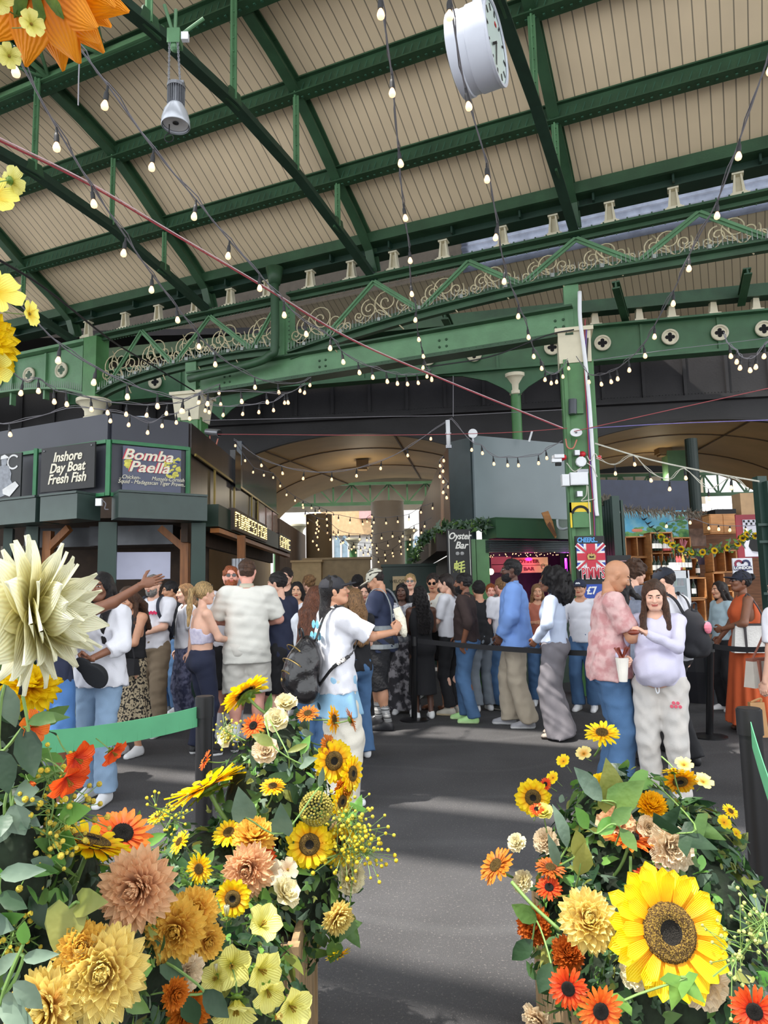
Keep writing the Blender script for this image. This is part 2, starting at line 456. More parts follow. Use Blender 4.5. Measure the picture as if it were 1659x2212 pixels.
for k,(s0,s1)in enumerate([(-8.05,-6.1),(-9.2,-8.35),(-10.55,-10.3),(-11.9,-11.6)]):  # strips added overhead, spaced to dapple the sun on floor and flowers
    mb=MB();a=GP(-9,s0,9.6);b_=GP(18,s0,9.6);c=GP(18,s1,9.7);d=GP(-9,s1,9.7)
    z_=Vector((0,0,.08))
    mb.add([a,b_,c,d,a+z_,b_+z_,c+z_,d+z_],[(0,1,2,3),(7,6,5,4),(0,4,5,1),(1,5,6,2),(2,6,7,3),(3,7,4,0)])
    o=mb.build('ceiling.00%d'%(k+2),mat('shade_strip_grey',(120,116,126),0.6));struct(o)
# ---------------------------------------------------------------- scroll girder
def G(t,z,s_=0.0):return GP(t,s_,z)
NRM=Vector((-D1.y,D1.x,0))*-1
NRM=Vector((D1.y,-D1.x,0))
if NRM.y<0:NRM=-NRM
def arc_r(t):
    return 5.74+0.42*(1-((t+0.2)/5.2)**2)if t>-0.2 else 6.16-0.02*abs(t)
def arc_l(t):
    return 5.42+0.5*sqrt(max(0,1-((t-6.6)/3.05)**2))if t>5 else 5.7
def spiral(cx,cz,r,turns,sgn,a0,n=26):
    out=[]
    for i in range(n+1):
        u=i/n;a=a0+sgn*turns*2*pi*u;rr=r*(1-0.86*u)
        out.append((cx+rr*cos(a),cz+rr*sin(a)))
    return out
def scroll_bay(t0,t1,zb,zt,parent):
    mb=MB()
    w_=abs(t1-t0);h=zt-zb
    def path(L):mb.tube([G(t,z,0)-NRM*0.02 for t,z in L],0.0115,5)
    tm=(t0+t1)/2
    R=h*0.33
    path(spiral(tm-w_*0.0,zb+h*0.46,R,1.8,1,pi*1.5))
    path(spiral(tm+w_*0.25,zb+h*0.36,R*0.72,1.7,-1,pi*0.5))
    path(spiral(tm-w_*0.24,zb+h*0.34,R*0.66,1.6,1,pi*0.8))
    path(spiral(tm+w_*0.41,zb+h*0.22,R*0.42,1.5,1,pi))
    path(spiral(tm-w_*0.40,zb+h*0.2,R*0.4,1.5,-1,0))
    path([(tm+w_*0.25*u,zb+h*(0.2+0.5*u))for u in(-1,-.5,0,.5,1)])
    path([(tm-w_*0.45+w_*0.9*i/16,zb+h*(0.16+0.13*sin(i/16*4*pi)))for i in range(17)])
    mb.build('scrollwork',BRASS,parent,smooth=True)
def lattice_span(name,label,nodes,arc,tA,tB,parent_group=None):
    g=thing(name,label,'iron girder',G((tA+tB)/2,6.2))
    mb=MB();n=24
    for z,hh,ww in((6.81,0.035,0.34),(6.765,0.06,0.04)):
        mb.bar(G(tA,z),G(tB,z),ww,hh)
    mb.build('top_chord',GREEN_D,g)
    mb=MB()
    for i in range(60):
        q=G(tA+(tB-tA)*(i+.5)/60,6.84)-NRM*0.16;mb.ball(q,0.014,6,4)
        q=G(tA+(tB-tA)*(i+.5)/60,6.70)-NRM*0.02;mb.ball(q,0.012,6,4)
    mb.build('rivet_row',GREEN_D,g)
    mb=MB()
    P_=[(tA+(tB-tA)*i/n)for i in range(n+1)]
    for a,b_ in zip(P_,P_[1:]):
        mb.bar(G(a,arc(a)),G(b_,arc(b_)),0.32,0.03);mb.bar(G(a,arc(a)+.07),G(b_,arc(b_)+.07),0.03,0.13)
        mb.bar(G(a,arc(a)-.05),G(b_,arc(b_)-.05),0.1,0.1)
    mb.build('bottom_chord',GREEN_D,g)
    mb=MB()
    m_=int(abs(tB-tA)/0.06)
    for i in range(m_):
        t=tA+(tB-tA)*(i+.5)/m_
        mb.tube([G(t,arc(t)+0.03)-NRM*0.15,G(t,arc(t)+0.17)-NRM*0.15],[0.008,0.003],4)
    for i in range(14):
        t=tA+(tB-tA)*(i+.5)/14
        mb.box(G(t,arc(t)+.03)-NRM*0.17,(0.05,0.05,0.06))
    mb.build('spike_row',mat('grey_spikes',(150,156,152),0.4,metal=0.4),g)
    for(ta,tb,up)in nodes:
        mb=MB();za,zb=(arc(ta)+.05,6.75)if up else(6.75,arc(tb)+.05)
        a=G(ta,za)-NRM*0.03;b_=G(tb,zb)-NRM*0.03
        mb.bar(a,b_,0.09,0.02,up=NRM);mb.bar(a,b_,0.02,0.09,up=NRM)
        mb.build('diagonal_brace',GREEN,g)
    return g
nd=[]
pk=[3.35,1.68,0.0,-1.7,-3.4];vl=[4.35,2.52,0.85,-0.85,-2.55,-4.2]
for i,p_ in enumerate(pk):
    nd.append((vl[i],p_,True));nd.append((p_,vl[i+1],False))
g1=lattice_span('scroll_girder','long green lattice girder with gilded scrollwork resting on the bracketed column',nd,arc_r,5.0,-5)
for a,b_ in zip([5.0]+vl[1:-1],vl[1:]):
    for u,v in((a,(a+b_)/2),((a+b_)/2,b_)):scroll_bay(u,v,arc_r((u+v)/2)+.05,6.74,g1)
nd=[(7.6,6.75,True),(6.75,5.8,False),(9.3,8.4,True),(8.4,7.6,False),(5.8,5.25,True)]
g2=lattice_span('scroll_girder','arched green girder with gilded scrollwork at the left, above the fish stall',nd,arc_l,9.5,5.15)
for a,b_ in zip([9.4,8.4,7.6,6.75,5.9],[8.4,7.6,6.75,5.9,5.2]):
    scroll_bay(a,b_,arc_l((a+b_)/2)+.05,6.74,g2)
g1.children
pst=thing('girder_post','green riveted post between the arched girder and the long girder','iron post',G(5.08,5.7))
mb=MB();mb.box(G(5.1,6.2),(0.26,0.2,1.0),rz=radians(-23));mb.box(G(5.1,6.2),(0.1,0.3,1.0),rz=radians(-23));mb.build('post_shaft',GREEN,pst)
mb=MB()
for i in range(12):mb.ball(G(4.98,5.75+i*0.08)-NRM*0.1,0.014,6,4)
mb.build('rivet_row',GREEN_D,pst)
dp=thing('drainpipe','green cast-iron drainpipe bending left under the girder','pipe',G(5.2,6.9))
pts=[G(5.15,7.15),G(5.15,5.85),G(5.25,5.68),G(5.6,5.58),G(7.0,5.5)]
mb=MB();mb.tube([p-NRM*0.3 for p in spline(pts,5)],0.075,12);mb.build('pipe',GREEN_D,dp,smooth=True)
mb=MB();mb.cyl(G(5.15,6.95)-NRM*.3,G(5.15,7.25)-NRM*.3,0.1,0.16,14);mb.build('hopper_head',GREEN_D,dp,smooth=True)
eb=thing('eave_beam','deep dark green eaves beam under the edge of the boarded roof','roof beam',GP(4,-0.1,7.3))
mb=MB();mb.bar(GP(-9,-.25,7.42),GP(18,-.25,7.42),0.06,0.18);mb.bar(GP(-9,0,7.36),GP(18,0,7.36),0.5,0.03);mb.build('fascia',GREEN_D,eb)
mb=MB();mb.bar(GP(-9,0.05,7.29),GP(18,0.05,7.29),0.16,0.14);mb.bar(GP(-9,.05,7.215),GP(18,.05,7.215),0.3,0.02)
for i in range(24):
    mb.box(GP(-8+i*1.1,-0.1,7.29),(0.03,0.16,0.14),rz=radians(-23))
mb.build('inner_beam',mat('shaded_underside_green',(22,52,38),0.5),eb)  # shadowed underside of the eaves, shade put into the green
bp_=None
bpx=[(15,790),(190,740),(270,722),(342,706),(422,690),(498,675),(578,660),(671,640),(760,620),(852,600),(960,578),(1088,550),(1198,525),(1320,500),(1458,470),(1598,440)]
ords=['first','second','third','fourth','fifth','sixth','seventh','eighth','ninth','tenth','eleventh','twelfth','thirteenth','fourteenth','fifteenth','sixteenth']
for k,(x,y)in enumerate(bpx):
    t=gt(x,y)[0];c=G(t,6.84)
    if bp_ is None:
        bp_=thing('cast_bracket','','bracket',c,radians(-23.2),group='cream cast brackets along the girder')
        mb=MB();mb.box((0,0,0.02),(0.26,0.2,0.045));mb.box((0,0,0.055),(0.2,0.16,0.03));mb.build('base_plate',CREAM,bp_,local=True)
        mb=MB()
        for sx in(-1,1):
            mb.prism([(0.085,0.06),(0.05,0.34),(0.03,0.34),(0.045,0.06)],0.1,Matrix.Translation((0,0.05,0))@ Matrix.Rotation(pi/2,4,'X')@ Matrix.Diagonal((sx,1,1,1)))
        mb.box((0,0.03,0.2),(0.1,0.02,0.28));mb.build('web',CREAM,bp_,local=True)
        mb=MB();mb.box((0,0,0.355),(0.15,0.14,0.03));mb.build('cap',CREAM,bp_,local=True)
        o=bp_
    else:o=copy_tree(bp_);o.location=c
    o['label']='cream cast bracket on the girder top, %s from the left end'%ords[k]
pg=thing('plate_girder','plain green riveted plate girder running between the two square columns','iron girder',G(3.5,5.4))
mb=MB();mb.bar(G(0.1,5.47),G(7.2,5.47),0.03,0.42);mb.build('web_plate',GREEN,pg)
mb=MB();mb.bar(G(0.1,5.69),G(7.2,5.69),0.3,0.03);mb.build('top_flange',GREEN_D,pg)
mb=MB();mb.bar(G(0.1,5.25),G(7.2,5.25),0.3,0.03);mb.bar(G(0.1,5.29)-NRM*.05,G(7.2,5.29)-NRM*.05,0.04,0.07);mb.build('bottom_flange',GREEN_D,pg)
mb=MB()
for t in(0.25,2.1,4.3,6.3,7.0):
    for a in(0,.12):
        for z in(5.42,5.53):mb.ball(G(t+a,z)-NRM*0.02,0.022,8,5)
for i in range(60):mb.ball(G(0.2+i*0.115,5.27)-NRM*0.14,0.012,6,4)
mb.build('rivets',GREEN_D,pg)
def square_column(name,label,base,w_,top,capz,D_w=0.42,cap_w=0.52):
    c=thing(name,label,'column',(base[0],base[1],0))
    mb=MB();R=radians(-12)
    mb.box((base[0],base[1],capz/2),(D_w,D_w,capz),rz=R)
    for sx in(-1,1):mb.box((base[0]+sx*D_w*0.47,base[1]-D_w*.47,capz/2),(0.05,0.05,capz),rz=R)
    mb.build('shaft',GREEN_COL,c)
    mb=MB();mb.box((base[0],base[1],(top+capz)/2),(0.22,0.22,top-capz),rz=R);mb.build('upper_shaft',GREEN,c)
    mb=MB();hh=0.42
    T=Matrix.Translation((base[0],base[1],capz))@ Matrix.Rotation(R,4,'Z')
    a=D_w/2+.02;b_=cap_w/2+.02
    mb.add([(-a,-a,-.05),(a,-a,-.05),(a,a,-.05),(-a,a,-.05),(-b_,-b_,hh),(b_,-b_,hh),(b_,b_,hh),(-b_,b_,hh)],
           [(0,3,2,1),(4,5,6,7),(0,1,5,4),(1,2,6,5),(2,3,7,6),(3,0,4,7)],0,T)
    mb.box((0,0,hh+.03),(cap_w+.12,cap_w+.12,.06),M=T)
    mb.build('capital',CREAM,c)
    return c
pA=at(1247,900,10.15)
colA=square_column('square_column','green square iron column beside the oyster bar, hung with sounders and cables',(pA.x,pA.y),.4,6.1,4.86,.42,.43)
pB=G(7.15,0)
colB=square_column('square_column','green square iron column with cream head rising behind the fish stall',(pB.x,pB.y),.4,5.9,4.8,0.42,0.52)
def round_column(label,p,zc,r=0.16,mcol=GREEN_COL):
    c=thing('round_column',label,'column',(p[0],p[1],0))
    mb=MB();mb.cyl((p[0],p[1],0),(p[0],p[1],zc-.3),r,r*0.95,20);mb.build('shaft',mcol,c,smooth=True,auto=40)
    mb=MB();mb.lathe([(r*.9,-.42),(r*1.15,-.4),(r*1.15,-.34),(r,-.32),(r*1.05,-.2),(r*1.5,-.1),(r*1.7,-.06),(r*2.0,-.04),(r*2.0,.03),(r*1.6,.04)],24,0,Matrix.Translation((p[0],p[1],zc)))
    mb.build('capital',CREAM,c,smooth=True,auto=40)
    return c
cL=G(9.65,0)
round_column('round column with a moulded cream capital above the fish stall',(cL.x,cL.y),5.48,0.17,CREAM)
mb=MB();mb.box(G(9.62,6.15),(0.34,0.34,1.3),rz=radians(-23));o=mb.build('girder_pier',GREEN_COL)
tag(o,'green square pier block between the panelled girder and the arched scroll girder','iron post')
pC=at(1116,900,14.2)
round_column('slim green round column with cream capital behind the oyster bar panel',(pC.x,pC.y),at(1113,812,14.2).z,0.11)
RINGM=mat('cream_ring',(206,200,176),0.5,var=0.1)
HOLE=mat('open_quatrefoil',(10,10,12),0.9,var=0)
def quatre(M,r,parent,hole=HOLE):
    mb=MB();mb.lathe([(r*.76,.012),(.0001,.0125)],28,0,M,cap=False)
    n=28;R1=[(r,0),(r*.96,.03),(r*.8,.03),(r*.78,0)]
    mb.lathe([(r,0),(r,.03),(r*.92,.04),(r*.86,.03),(r*.8,.04),(r*.74,.02),(r*.74,0)],n,0,M,cap=False)
    mb.build('ring',RINGM,parent,smooth=True)
    mb=MB();q=r*0.33
    for dx,dy in((q,0),(-q,0),(0,q),(0,-q)):
        mb.lathe([(q*.72,0.002),(q*.72,.02)],16,0,M @ Matrix.Translation((dx,dy,0)))
    mb.box((0,0,.011),(q*.9,q*.9,.018),M=M)
    mb.build('quatrefoil',hole,parent)
pan=thing('panelled_girder','green panelled girder with quatrefoil rings at the far left above the fish stall','iron girder',G(11.5,6))
mb=MB();T0=9.8
for i in range(16):
    a=T0+i*.5;b_=a+.5
    za=5.45+0.55*sqrt(max(0,1-((a-12.6)/3.0)**2));zb=5.45+0.55*sqrt(max(0,1-((b_-12.6)/3.0)**2))
    mb.add([G(a,za),G(b_,zb),G(b_,6.72),G(a,6.72),G(a,za,.06),G(b_,zb,.06),G(b_,6.72,.06),G(a,6.72,.06)],[(0,1,2,3),(7,6,5,4),(0,4,5,1)])
    mb.bar(G(a,za),G(b_,zb),.3,.04)
mb.bar(G(T0,6.76),G(18,6.76),.34,.06)
for t in(9.95,11.0,12.0,13.0,14):mb.box(G(t,6.2),(.05,.12,1.0),rz=radians(-23))
mb.build('panel_plate',GREEN,pan)
for t,z in((10.55,6.27),(11.5,6.3),(12.5,6.3)):
    quatre(face(G(t,z)-NRM*.02,-D1),0.17,pan,GREEN_D)
mb=MB()
for i in range(70):
    a=9.8+i*.06;za=5.45+0.55*sqrt(max(0,1-((a-12.6)/3.0)**2))
    mb.tube([G(a,za+.02)-NRM*.14,G(a,za+.16)-NRM*.14],[.008,.003],4)
mb.build('spike_row',MATS['grey_spikes'],pan)
QA,QB=Vector((-7.5,16.25,0)),Vector((11.0,12.5,0));QD=(QB-QA).normalized()
GFAR=mat('far_girder_green',(54,96,64),.45,var=.15,vs=3)
fg=thing('quatrefoil_girder','long dark green girder with cream quatrefoil rings beyond the scroll girder','iron girder',((QA+QB)/2+Vector((0,0,6.5))))
z_=lambda v:Vector((0,0,v))
mb=MB();mb.bar(QA+z_(6.45),QB+z_(6.45),0.04,0.72);mb.bar(QA+z_(6.83),QB+z_(6.83),0.34,0.04);mb.bar(QA+z_(6.1),QB+z_(6.1),0.3,0.05)
for i in range(14):q=QA.lerp(QB,i/13)+z_(6.45);mb.box(q,(0.05,0.12,0.7),rz=radians(-11))
mb.build('girder_plate',GFAR,fg)
for x,y in((340,832),(928,792),(1027,783),(1195,768),(1303,750),(1448,734),(1555,726),(1650,716)):
    p=pl(x,y,QA,QD);quatre(face(Vector((p.x,p.y,6.47))+Vector((-.05,-.1,0))*0.6,QD),0.165,fg)
mb=MB()
for c0,a in((pl(1113,800,QA,QD),1),(pl(480,820,QA,QD),1)):
    for sx in(-1,1):
        poly=[(0,0),(sx*1.7,0),(sx*1.1,-.06),(sx*.6,-.2),(sx*.25,-.4),(0,-.62)]
        if sx<0:poly=poly[::-1]
        mb.prism(poly,0.05,face(Vector((c0.x,c0.y,6.08)),QD))
        mb.build('spandrel',GFAR,fg);mb=MB()
b2=None
for k,(x,y)in enumerate(((1285,700),(1380,688),(1450,680),(1540,672),(1632,665),(1210,712),(520,783))):
    p=pl(x,y,QA,QD)
    if b2 is None:
        b2=thing('far_bracket','small cream cast bracket on the quatrefoil girder, first right of the square column','bracket',(p.x,p.y,6.86),group='cream brackets on the far girder')
        mb=MB();mb.box((0,0,.02),(.24,.2,.04));mb.prism([(-.08,.04),(.08,.04),(.05,.32),(-.05,.32)],.1,Matrix.Translation((0,.05,0))@ Matrix.Rotation(pi/2,4,'X'));mb.box((0,0,.33),(.16,.14,.03))
        mb.build('bracket_casting',CREAM,b2,local=True)
    else:c=copy_tree(b2);c.location=(p.x,p.y,6.86);c['label']='small cream cast bracket on the quatrefoil girder, '+('','second right of the square column','third right of the square column','fourth right of the square column','nearest the right edge','just left of the square column','far left above the passage')[k]
for k,(x0,y0,x1,y1)in enumerate(((1330,615,1352,690),(1615,585,1600,655),(960,680,975,712))):
    p=at(x0,y0,12.5);q=pl(x1,y1,QA,QD);mb=MB();mb.ibar(p,q,.14,.16,.03)
    o=mb.build('roof_brace',GREEN_D);tag(o,['dark green roof brace in the second bay, left of the right-hand string of lights','dark green roof brace in the second bay near the right edge','short dark green roof brace behind the middle string of lights'][k],'roof beam')
o=MB().bar(QA+z_(7.25),QB+z_(7.25),.3,.25).build('inner_eave_beam',GREEN_D);tag(o,'dark eaves beam above the quatrefoil girder','roof beam')
# ---------------------------------------------------------------- viaduct: riveted front, two vaulted arches
def YW(x):return 16.3-0.13*x
A1=dict(c=-.8,a=3.75,zs=3.55,h=1.75);A1b=dict(c=.45,a=4.4,zs=3.3,h=2.15)
A2=dict(c=7.1,a=3.9,zs=3.6,h=1.62);A2b=dict(c=8.3,a=4.2,zs=3.4,h=1.95)
A3=dict(c=-8.6,a=3.4,zs=3.6,h=1.9)
def az(A,x):
    u=(x-A['c'])/A['a']
    return A['zs']+A['h']*sqrt(1-u*u)if abs(u)<1 else None
def low(x):
    for A in(A1,A2,A3):
        z=az(A,x)
        if z is not None:return z
    return 0.0
xs=sorted(set([-14+i*.15 for i in range(195)]+[A['c']+s_*A['a']*k for A in(A1,A2,A3)for s_ in(-1,1)for k in(.9995,1.0005)]))
mb=MB()
for a,b_ in zip(xs,xs[1:]):
    mb.quad((a,YW(a),low(a)),(b_,YW(b_),low(b_)),(b_,YW(b_),7.6),(a,YW(a),7.6))
vw=mb.build('wall_back',mat('dark_mottled_iron',(46,44,46),0.55,var=0.25,vs=1.2,bump=0.15,bs=20));struct(vw)  # dark grey iron with a mottled tone
mb=MB()
for i in range(30):
    x=-12+i*0.9;mb.box((x,YW(x)-.03,6.4),(.07,.05,1.4))
mb.bar((-14,YW(-14)-.08,5.66),(14,YW(14)-.08,5.66),.2,.05);mb.bar((-14,YW(-14)-.04,5.72),(14,YW(14)-.04,5.72),.06,.12)
for i in range(240):x=-7+i*.07;mb.ball((x,YW(x)-.12,5.8),.014,5,3)
tag(mb.build('trim_1',BLACK_IRON),kind='structure')
mb=MB()
for A in(A1,A2):
    for i in range(40):
        u0=-1+2*i/40;u1=-1+2*(i+1)/40
        p=(A['c']+A['a']*u0,A['zs']+A['h']*sqrt(max(0,1-u0*u0)));q=(A['c']+A['a']*u1,A['zs']+A['h']*sqrt(max(0,1-u1*u1)))
        mb.bar((p[0],YW(p[0])-.06,p[1]),(q[0],YW(q[0])-.06,q[1]),.12,.06)
tag(mb.build('trim_2',BLACK_IRON),kind='structure')
netm=mat('black_netting',(26,25,27),0.8,var=0.3,vs=40)
VAULT=mat('vault_paint',(196,164,114),0.6,var=0.14,vs=0.8,bump=0.1,bs=5)
for k,(Aa,Ab,yb)in enumerate(((A1,A1b,24),(A2,A2b,22))):
    mb=MB();n=32;rows=8;vs=[]
    for r_ in range(rows+1):
        f_=r_/rows
        for i in range(n+1):
            a=pi*i/n;c=Aa['c']+(Ab['c']-Aa['c'])*f_;A_=Aa['a']+(Ab['a']-Aa['a'])*f_;zs=Aa['zs']+(Ab['zs']-Aa['zs'])*f_;h=Aa['h']+(Ab['h']-Aa['h'])*f_
            x=c-A_*cos(a);y0=YW(x);vs.append((x,y0+(yb-y0)*f_,zs+h*sin(a)))
    mb.add(vs,[(r_*(n+1)+i,(r_+1)*(n+1)+i,(r_+1)*(n+1)+i+1,r_*(n+1)+i+1)for r_ in range(rows)for i in range(n)])
    for sx in(-1,1):
        x0=Aa['c']+sx*Aa['a'];x1=Ab['c']+sx*Ab['a']
        mb.quad((x0,YW(x0),0),(x1,yb,0),(x1,yb,Ab['zs']),(x0,YW(x0),Aa['zs']))
    o=mb.build('ceiling.01%d'%k,VAULT,smooth=True);struct(o)
    mb=MB()
    for f_ in(0.33,0.66):
        for i in range(n):
            p=Vector(vs[int(f_*rows)*(n+1)+i]);q=Vector(vs[int(f_*rows)*(n+1)+i+1])
            mb.bar(p-z_(.01),q-z_(.01),.05,.02)
    mb.bar(Vector(vs[n//3])-z_(.02),Vector(vs[rows*(n+1)+n//3+2])-z_(.02),.04,.02)
    mb.bar(Vector(vs[n*6//10])-z_(.02),Vector(vs[rows*(n+1)+n*6//10-1])-z_(.02),.04,.02)
    tag(mb.build('trim_%d'%(3+k),mat('vault_seam',(88,66,44),0.7)),kind='structure')
mb=MB();mb.box((0,20.3,7.7),(34,9,.15));struct(mb.build('ceiling.020',BLACK_IRON))
mb=MB();mb.quad((-14,24,5.45),(14,24,5.45),(14,24,7.7),(-14,24,7.7));struct(mb.build('wall_passage',BLACK_IRON))
for k,(x,y,Y)in enumerate(((783,1003,20),(1432,973,19))):
    p=at(x,y,Y);mb=MB();mb.box(p,(.35,.35,.22));mb.box(p-z_(.14),(.26,.26,.06))
    ld=bpy.data.lights.new('vault_fill','POINT');ld.energy=26;ld.color=(1,.86,.66);ld.shadow_soft_size=.2;lo=bpy.data.objects.new('vault_fill',ld);lo.location=p-z_(.8);COL.objects.link(lo)  # fill lamp added under the box to brighten the vault
    o=mb.build('vault_light_box',mat('tan_box',(120,98,66),0.6));tag(o,['square ceiling light box on the vault over the passage','square ceiling light box on the right-hand vault'][k],'ceiling light')
mb=MB();mb.quad((-13,17.6,0),(-4.6,17.6,0),(-4.6,17.6,5.6),(-13,17.6,5.6));struct(mb.build('wall_left',mat('brown_vault_wall',(70,52,38),0.7)))
# ---------------------------------------------------------------- beyond the passage
STONE=mat('pale_concrete',(196,188,176),0.8,var=0.07,vs=2)
STONE2=mat('tan_concrete',(146,128,100),0.8,var=0.1,vs=2)
for k,(x0,x1,yt,Y,m_,lab)in enumerate(((801,872,1085,23.5,STONE,'broad pale concrete column in the middle of the passage'),(661,717,1112,22.5,STONE2,'shaded tan concrete column at the left of the passage'))):
    a,b_=at(x0,yt,Y),at(x1,yt,Y);c=(a+b_)/2;r=(b_-a).length/2
    mb=MB();mb.lathe([(r,0),(r,c.z)],40,0,Matrix.Translation((c.x,c.y,0)))
    o=mb.build('concrete_column',m_,smooth=True,auto=40);tag(o,lab,'column')
for k,(x,Y,yc)in enumerate(((645,27,1135),(763,28,1165),(883,26,1145),(600,26,1140))):
    p=at(x,1170,Y);round_column(['slim green column at the left of the passage behind the tan concrete column','slim green column framed between the two concrete columns','slim green column right of the pale concrete column','slim green column half hidden by the timber wall'][k],(p.x,p.y),at(x,yc,Y).z,.17)
lt=thing('passage_truss','green lattice truss spanning the far end of the passage','roof truss',at(800,1080,25.5))
mb=MB();a,b_=at(600,1100,25.5),at(960,1078,25.5);u=z_(0.75)
a.z=b_.z=at(800,1088,25.5).z
mb.bar(a,b_,.1,.12);mb.bar(a+u,b_+u,.1,.1)
for i in range(9):
    p,q=a.lerp(b_,i/9),a.lerp(b_,(i+1)/9);mb.bar(p,p+u,.06,.06);mb.bar(p if i%2 else p+u,q+u if i%2 else q,.05,.05)
mb.build('truss_lattice',GREEN,lt)
mb=MB();mb.box((0,29.6,6.6),(26,2.5,.1));struct(mb.build('ceiling.021',mat('far_roof',(120,110,96),0.7)))
mb=MB();mb.quad((-9,30,5.0),(14,30,5.0),(14,30,6.7),(-9,30,6.7));struct(mb.build('wall_gable',mat('brown_gable',(186,172,152),.8,var=.3,vs=.7)))
FACADE=mat('pale_facade',(236,234,232),0.8,var=0.04)
fb=thing('church_front','pale building front with arched windows in daylight beyond the passage','building',(0,36,0))
mb=MB();mb.box((0,36.5,4),(26,.6,8));mb.build('front_wall',FACADE,fb)
mb=MB();c=at(756,1115,36.1);mb.box(c,(3.0,.2,2.0));mb.build('brick_band',mat('sandy_brick',(222,184,140),0.8),fb)
mb=MB();c=at(780,1112,35.9);mb.box(c+Vector((.7,0,.5)),(1.6,.15,1.4));mb.build('pink_banner',mat('faded_pink',(226,170,168),0.8),fb)
GLASSW=mat('far_window',(150,172,188),0.2,var=0.25,vs=3)
for x in(729,745,640,900,925):
    p=at(x,1195,36.1);mb=MB()
    mb.prism([(-.16,-.9),(.16,-.9),(.16,.6),(.08,.85),(0,.92),(-.08,.85),(-.16,.6)],.12,face(p+Vector((0,-.1,0)),(1,0,0)));mb.build('arched_window',GLASSW,fb)
mb=MB()
for x in(720,737,753,773):
    p=at(x,1180,35.9);mb.cyl((p.x,p.y,.5),(p.x,p.y,4.2),.06,seg=8)
mb.build('window_mullions',FACADE,fb)
for(x0,x1,y0,y1,Y,m_,nm,lab)in((656,800,1208,1262,17.2,mat('buff_board',(168,146,112),.7),'board_hoarding','buff boarding across the passage behind the crowd'),
                              (630,694,1213,1262,16.8,mat('buff_board2',(196,168,124),.7),'board_hoarding','lighter buff box hoarding at the left end of the boarding'),
                              (826,943,1222,1270,14.6,DKGREEN,'stall_counter','dark green stall counter below the pale concrete column')):
    a=at(x0,y0,Y);b_=at(x1,y1,Y);mb=MB();mb.box(((a.x+b_.x)/2,Y+.3,(a.z)/2),(b_.x-a.x,.6,a.z));mb.box(((a.x+b_.x)/2,Y+.3,a.z),(b_.x-a.x+.06,.68,.05))
    tag(mb.build(nm,m_),lab,'counter' if 'counter' in nm else 'hoarding')
sg=thing('counter_sign','small pale board lettered WELCOME on the green counter','sign',at(862,1262,14.5))
a,b_=at(848,1245,14.5),at(880,1275,14.5);mb=MB();mb.box(((a+b_)/2),(b_.x-a.x,.03,a.z-b_.z));mb.build('board',mat('cream_card',(214,190,150),.7),sg)
text('lettering','WELCOME',.09,face((a+b_)/2+Vector((0,-.02,.04)),(1,0,0)),VDARK,sg,label='dark lettering')
# ---------------------------------------------------------------- boards given by where their edges are seen
class Bd:
    def __init__(s,x0,y0,x1,y1,Y0,Y1=None,yr0=None,yr1=None):
        Y1=Y0 if Y1 is None else Y1;ym=(y0+y1)/2
        p=at(x0,ym,Y0);q=at(x1,ym,Y1)
        s.zt=at(x0,y0,Y0).z;s.zb=at(x0,y1,Y0).z
        s.p=Vector((p.x,p.y,0));s.q=Vector((q.x,q.y,0));s.w=(s.q-s.p).length;s.h=s.zt-s.zb
        s.r=(s.q-s.p).normalized();s.n=Vector((s.r.y,-s.r.x,0))
        s.c=(s.p+s.q)/2+Vector((0,0,(s.zt+s.zb)/2))
    def M(s,u=0.5,v=0.5,off=0.0):
        return face(s.p+s.r*s.w*u+Vector((0,0,s.zb+s.h*v))+s.n*off,s.r)
    def box(s,mb,th=0.03,mi=0,u0=0,u1=1,v0=0,v1=1,off=0.0):
        return mb.box((0,0,0),(s.w*(u1-u0),s.h*(v1-v0),th),mi,0,s.M((u0+u1)/2,(v0+v1)/2,off-th/2))
def vbox(mb,p,q,z0,z1,th=0.1,mi=0):
    """upright slab between two plan points"""
    p=Vector((p[0],p[1],(z0+z1)/2));q=Vector((q[0],q[1],(z0+z1)/2))
    return mb.bar(p,q,th,z1-z0,mi)
LETTER=mat('painted_letters',(226,220,200),0.6,var=0.05)
GTRIM=mat('green_trim',(44,116,72),0.45)
BLACKB=mat('black_board',(30,30,32),0.55,var=0.2,vs=5)
# ================= fish and paella stall at the left
ks=thing('market_stall','dark grey corner stall with hand-painted fish and paella signs','market stall',(-3.74,9.6,0))
Bp=at(238,1000,9.5);Cp=at(404,1000,10.1);Ap=at(0,1000,10.45);Bp.z=Cp.z=Ap.z=0
Ae=Bp+(Ap-Bp)*1.8;De=Vector((-2.86,24,0))
mb=MB()
vbox(mb,Ae,Bp,3.66,4.06,.12);vbox(mb,Bp,Cp,3.66,4.06,.12)
vbox(mb,Ae,Bp,2.9,3.66,.08);vbox(mb,Bp,Cp,2.9,3.66,.08)
mb.build('parapet',DARK,ks)
mb=MB();vbox(mb,Cp,(-2.87,13.7),3.6,4.06,.12);vbox(mb,Cp,(-2.86,18.3),2.85,3.6,.08)
mb.build('side_panel',mat('brown_black_panel',(54,46,44),0.3,var=0.35,vs=1.5,stretch=(1,3,.3)),ks)
mb=MB();mb.add([Ae+z_(4.0),Bp+z_(4.0),Cp+z_(4.0),Vector((-2.9,14,4)),Vector((-9,14,4))],[(0,1,2,3,4)]);mb.build('stall_roof',BLACK_IRON,ks)
nAB=Vector((-(Bp-Ae).y,(Bp-Ae).x,0)).normalized()*-1;nAB=nAB if nAB.y<0 else-nAB
nBC=Vector((-(Cp-Bp).y,(Cp-Bp).x,0)).normalized();nBC=nBC if nBC.y<0 else-nBC
mb=MB()
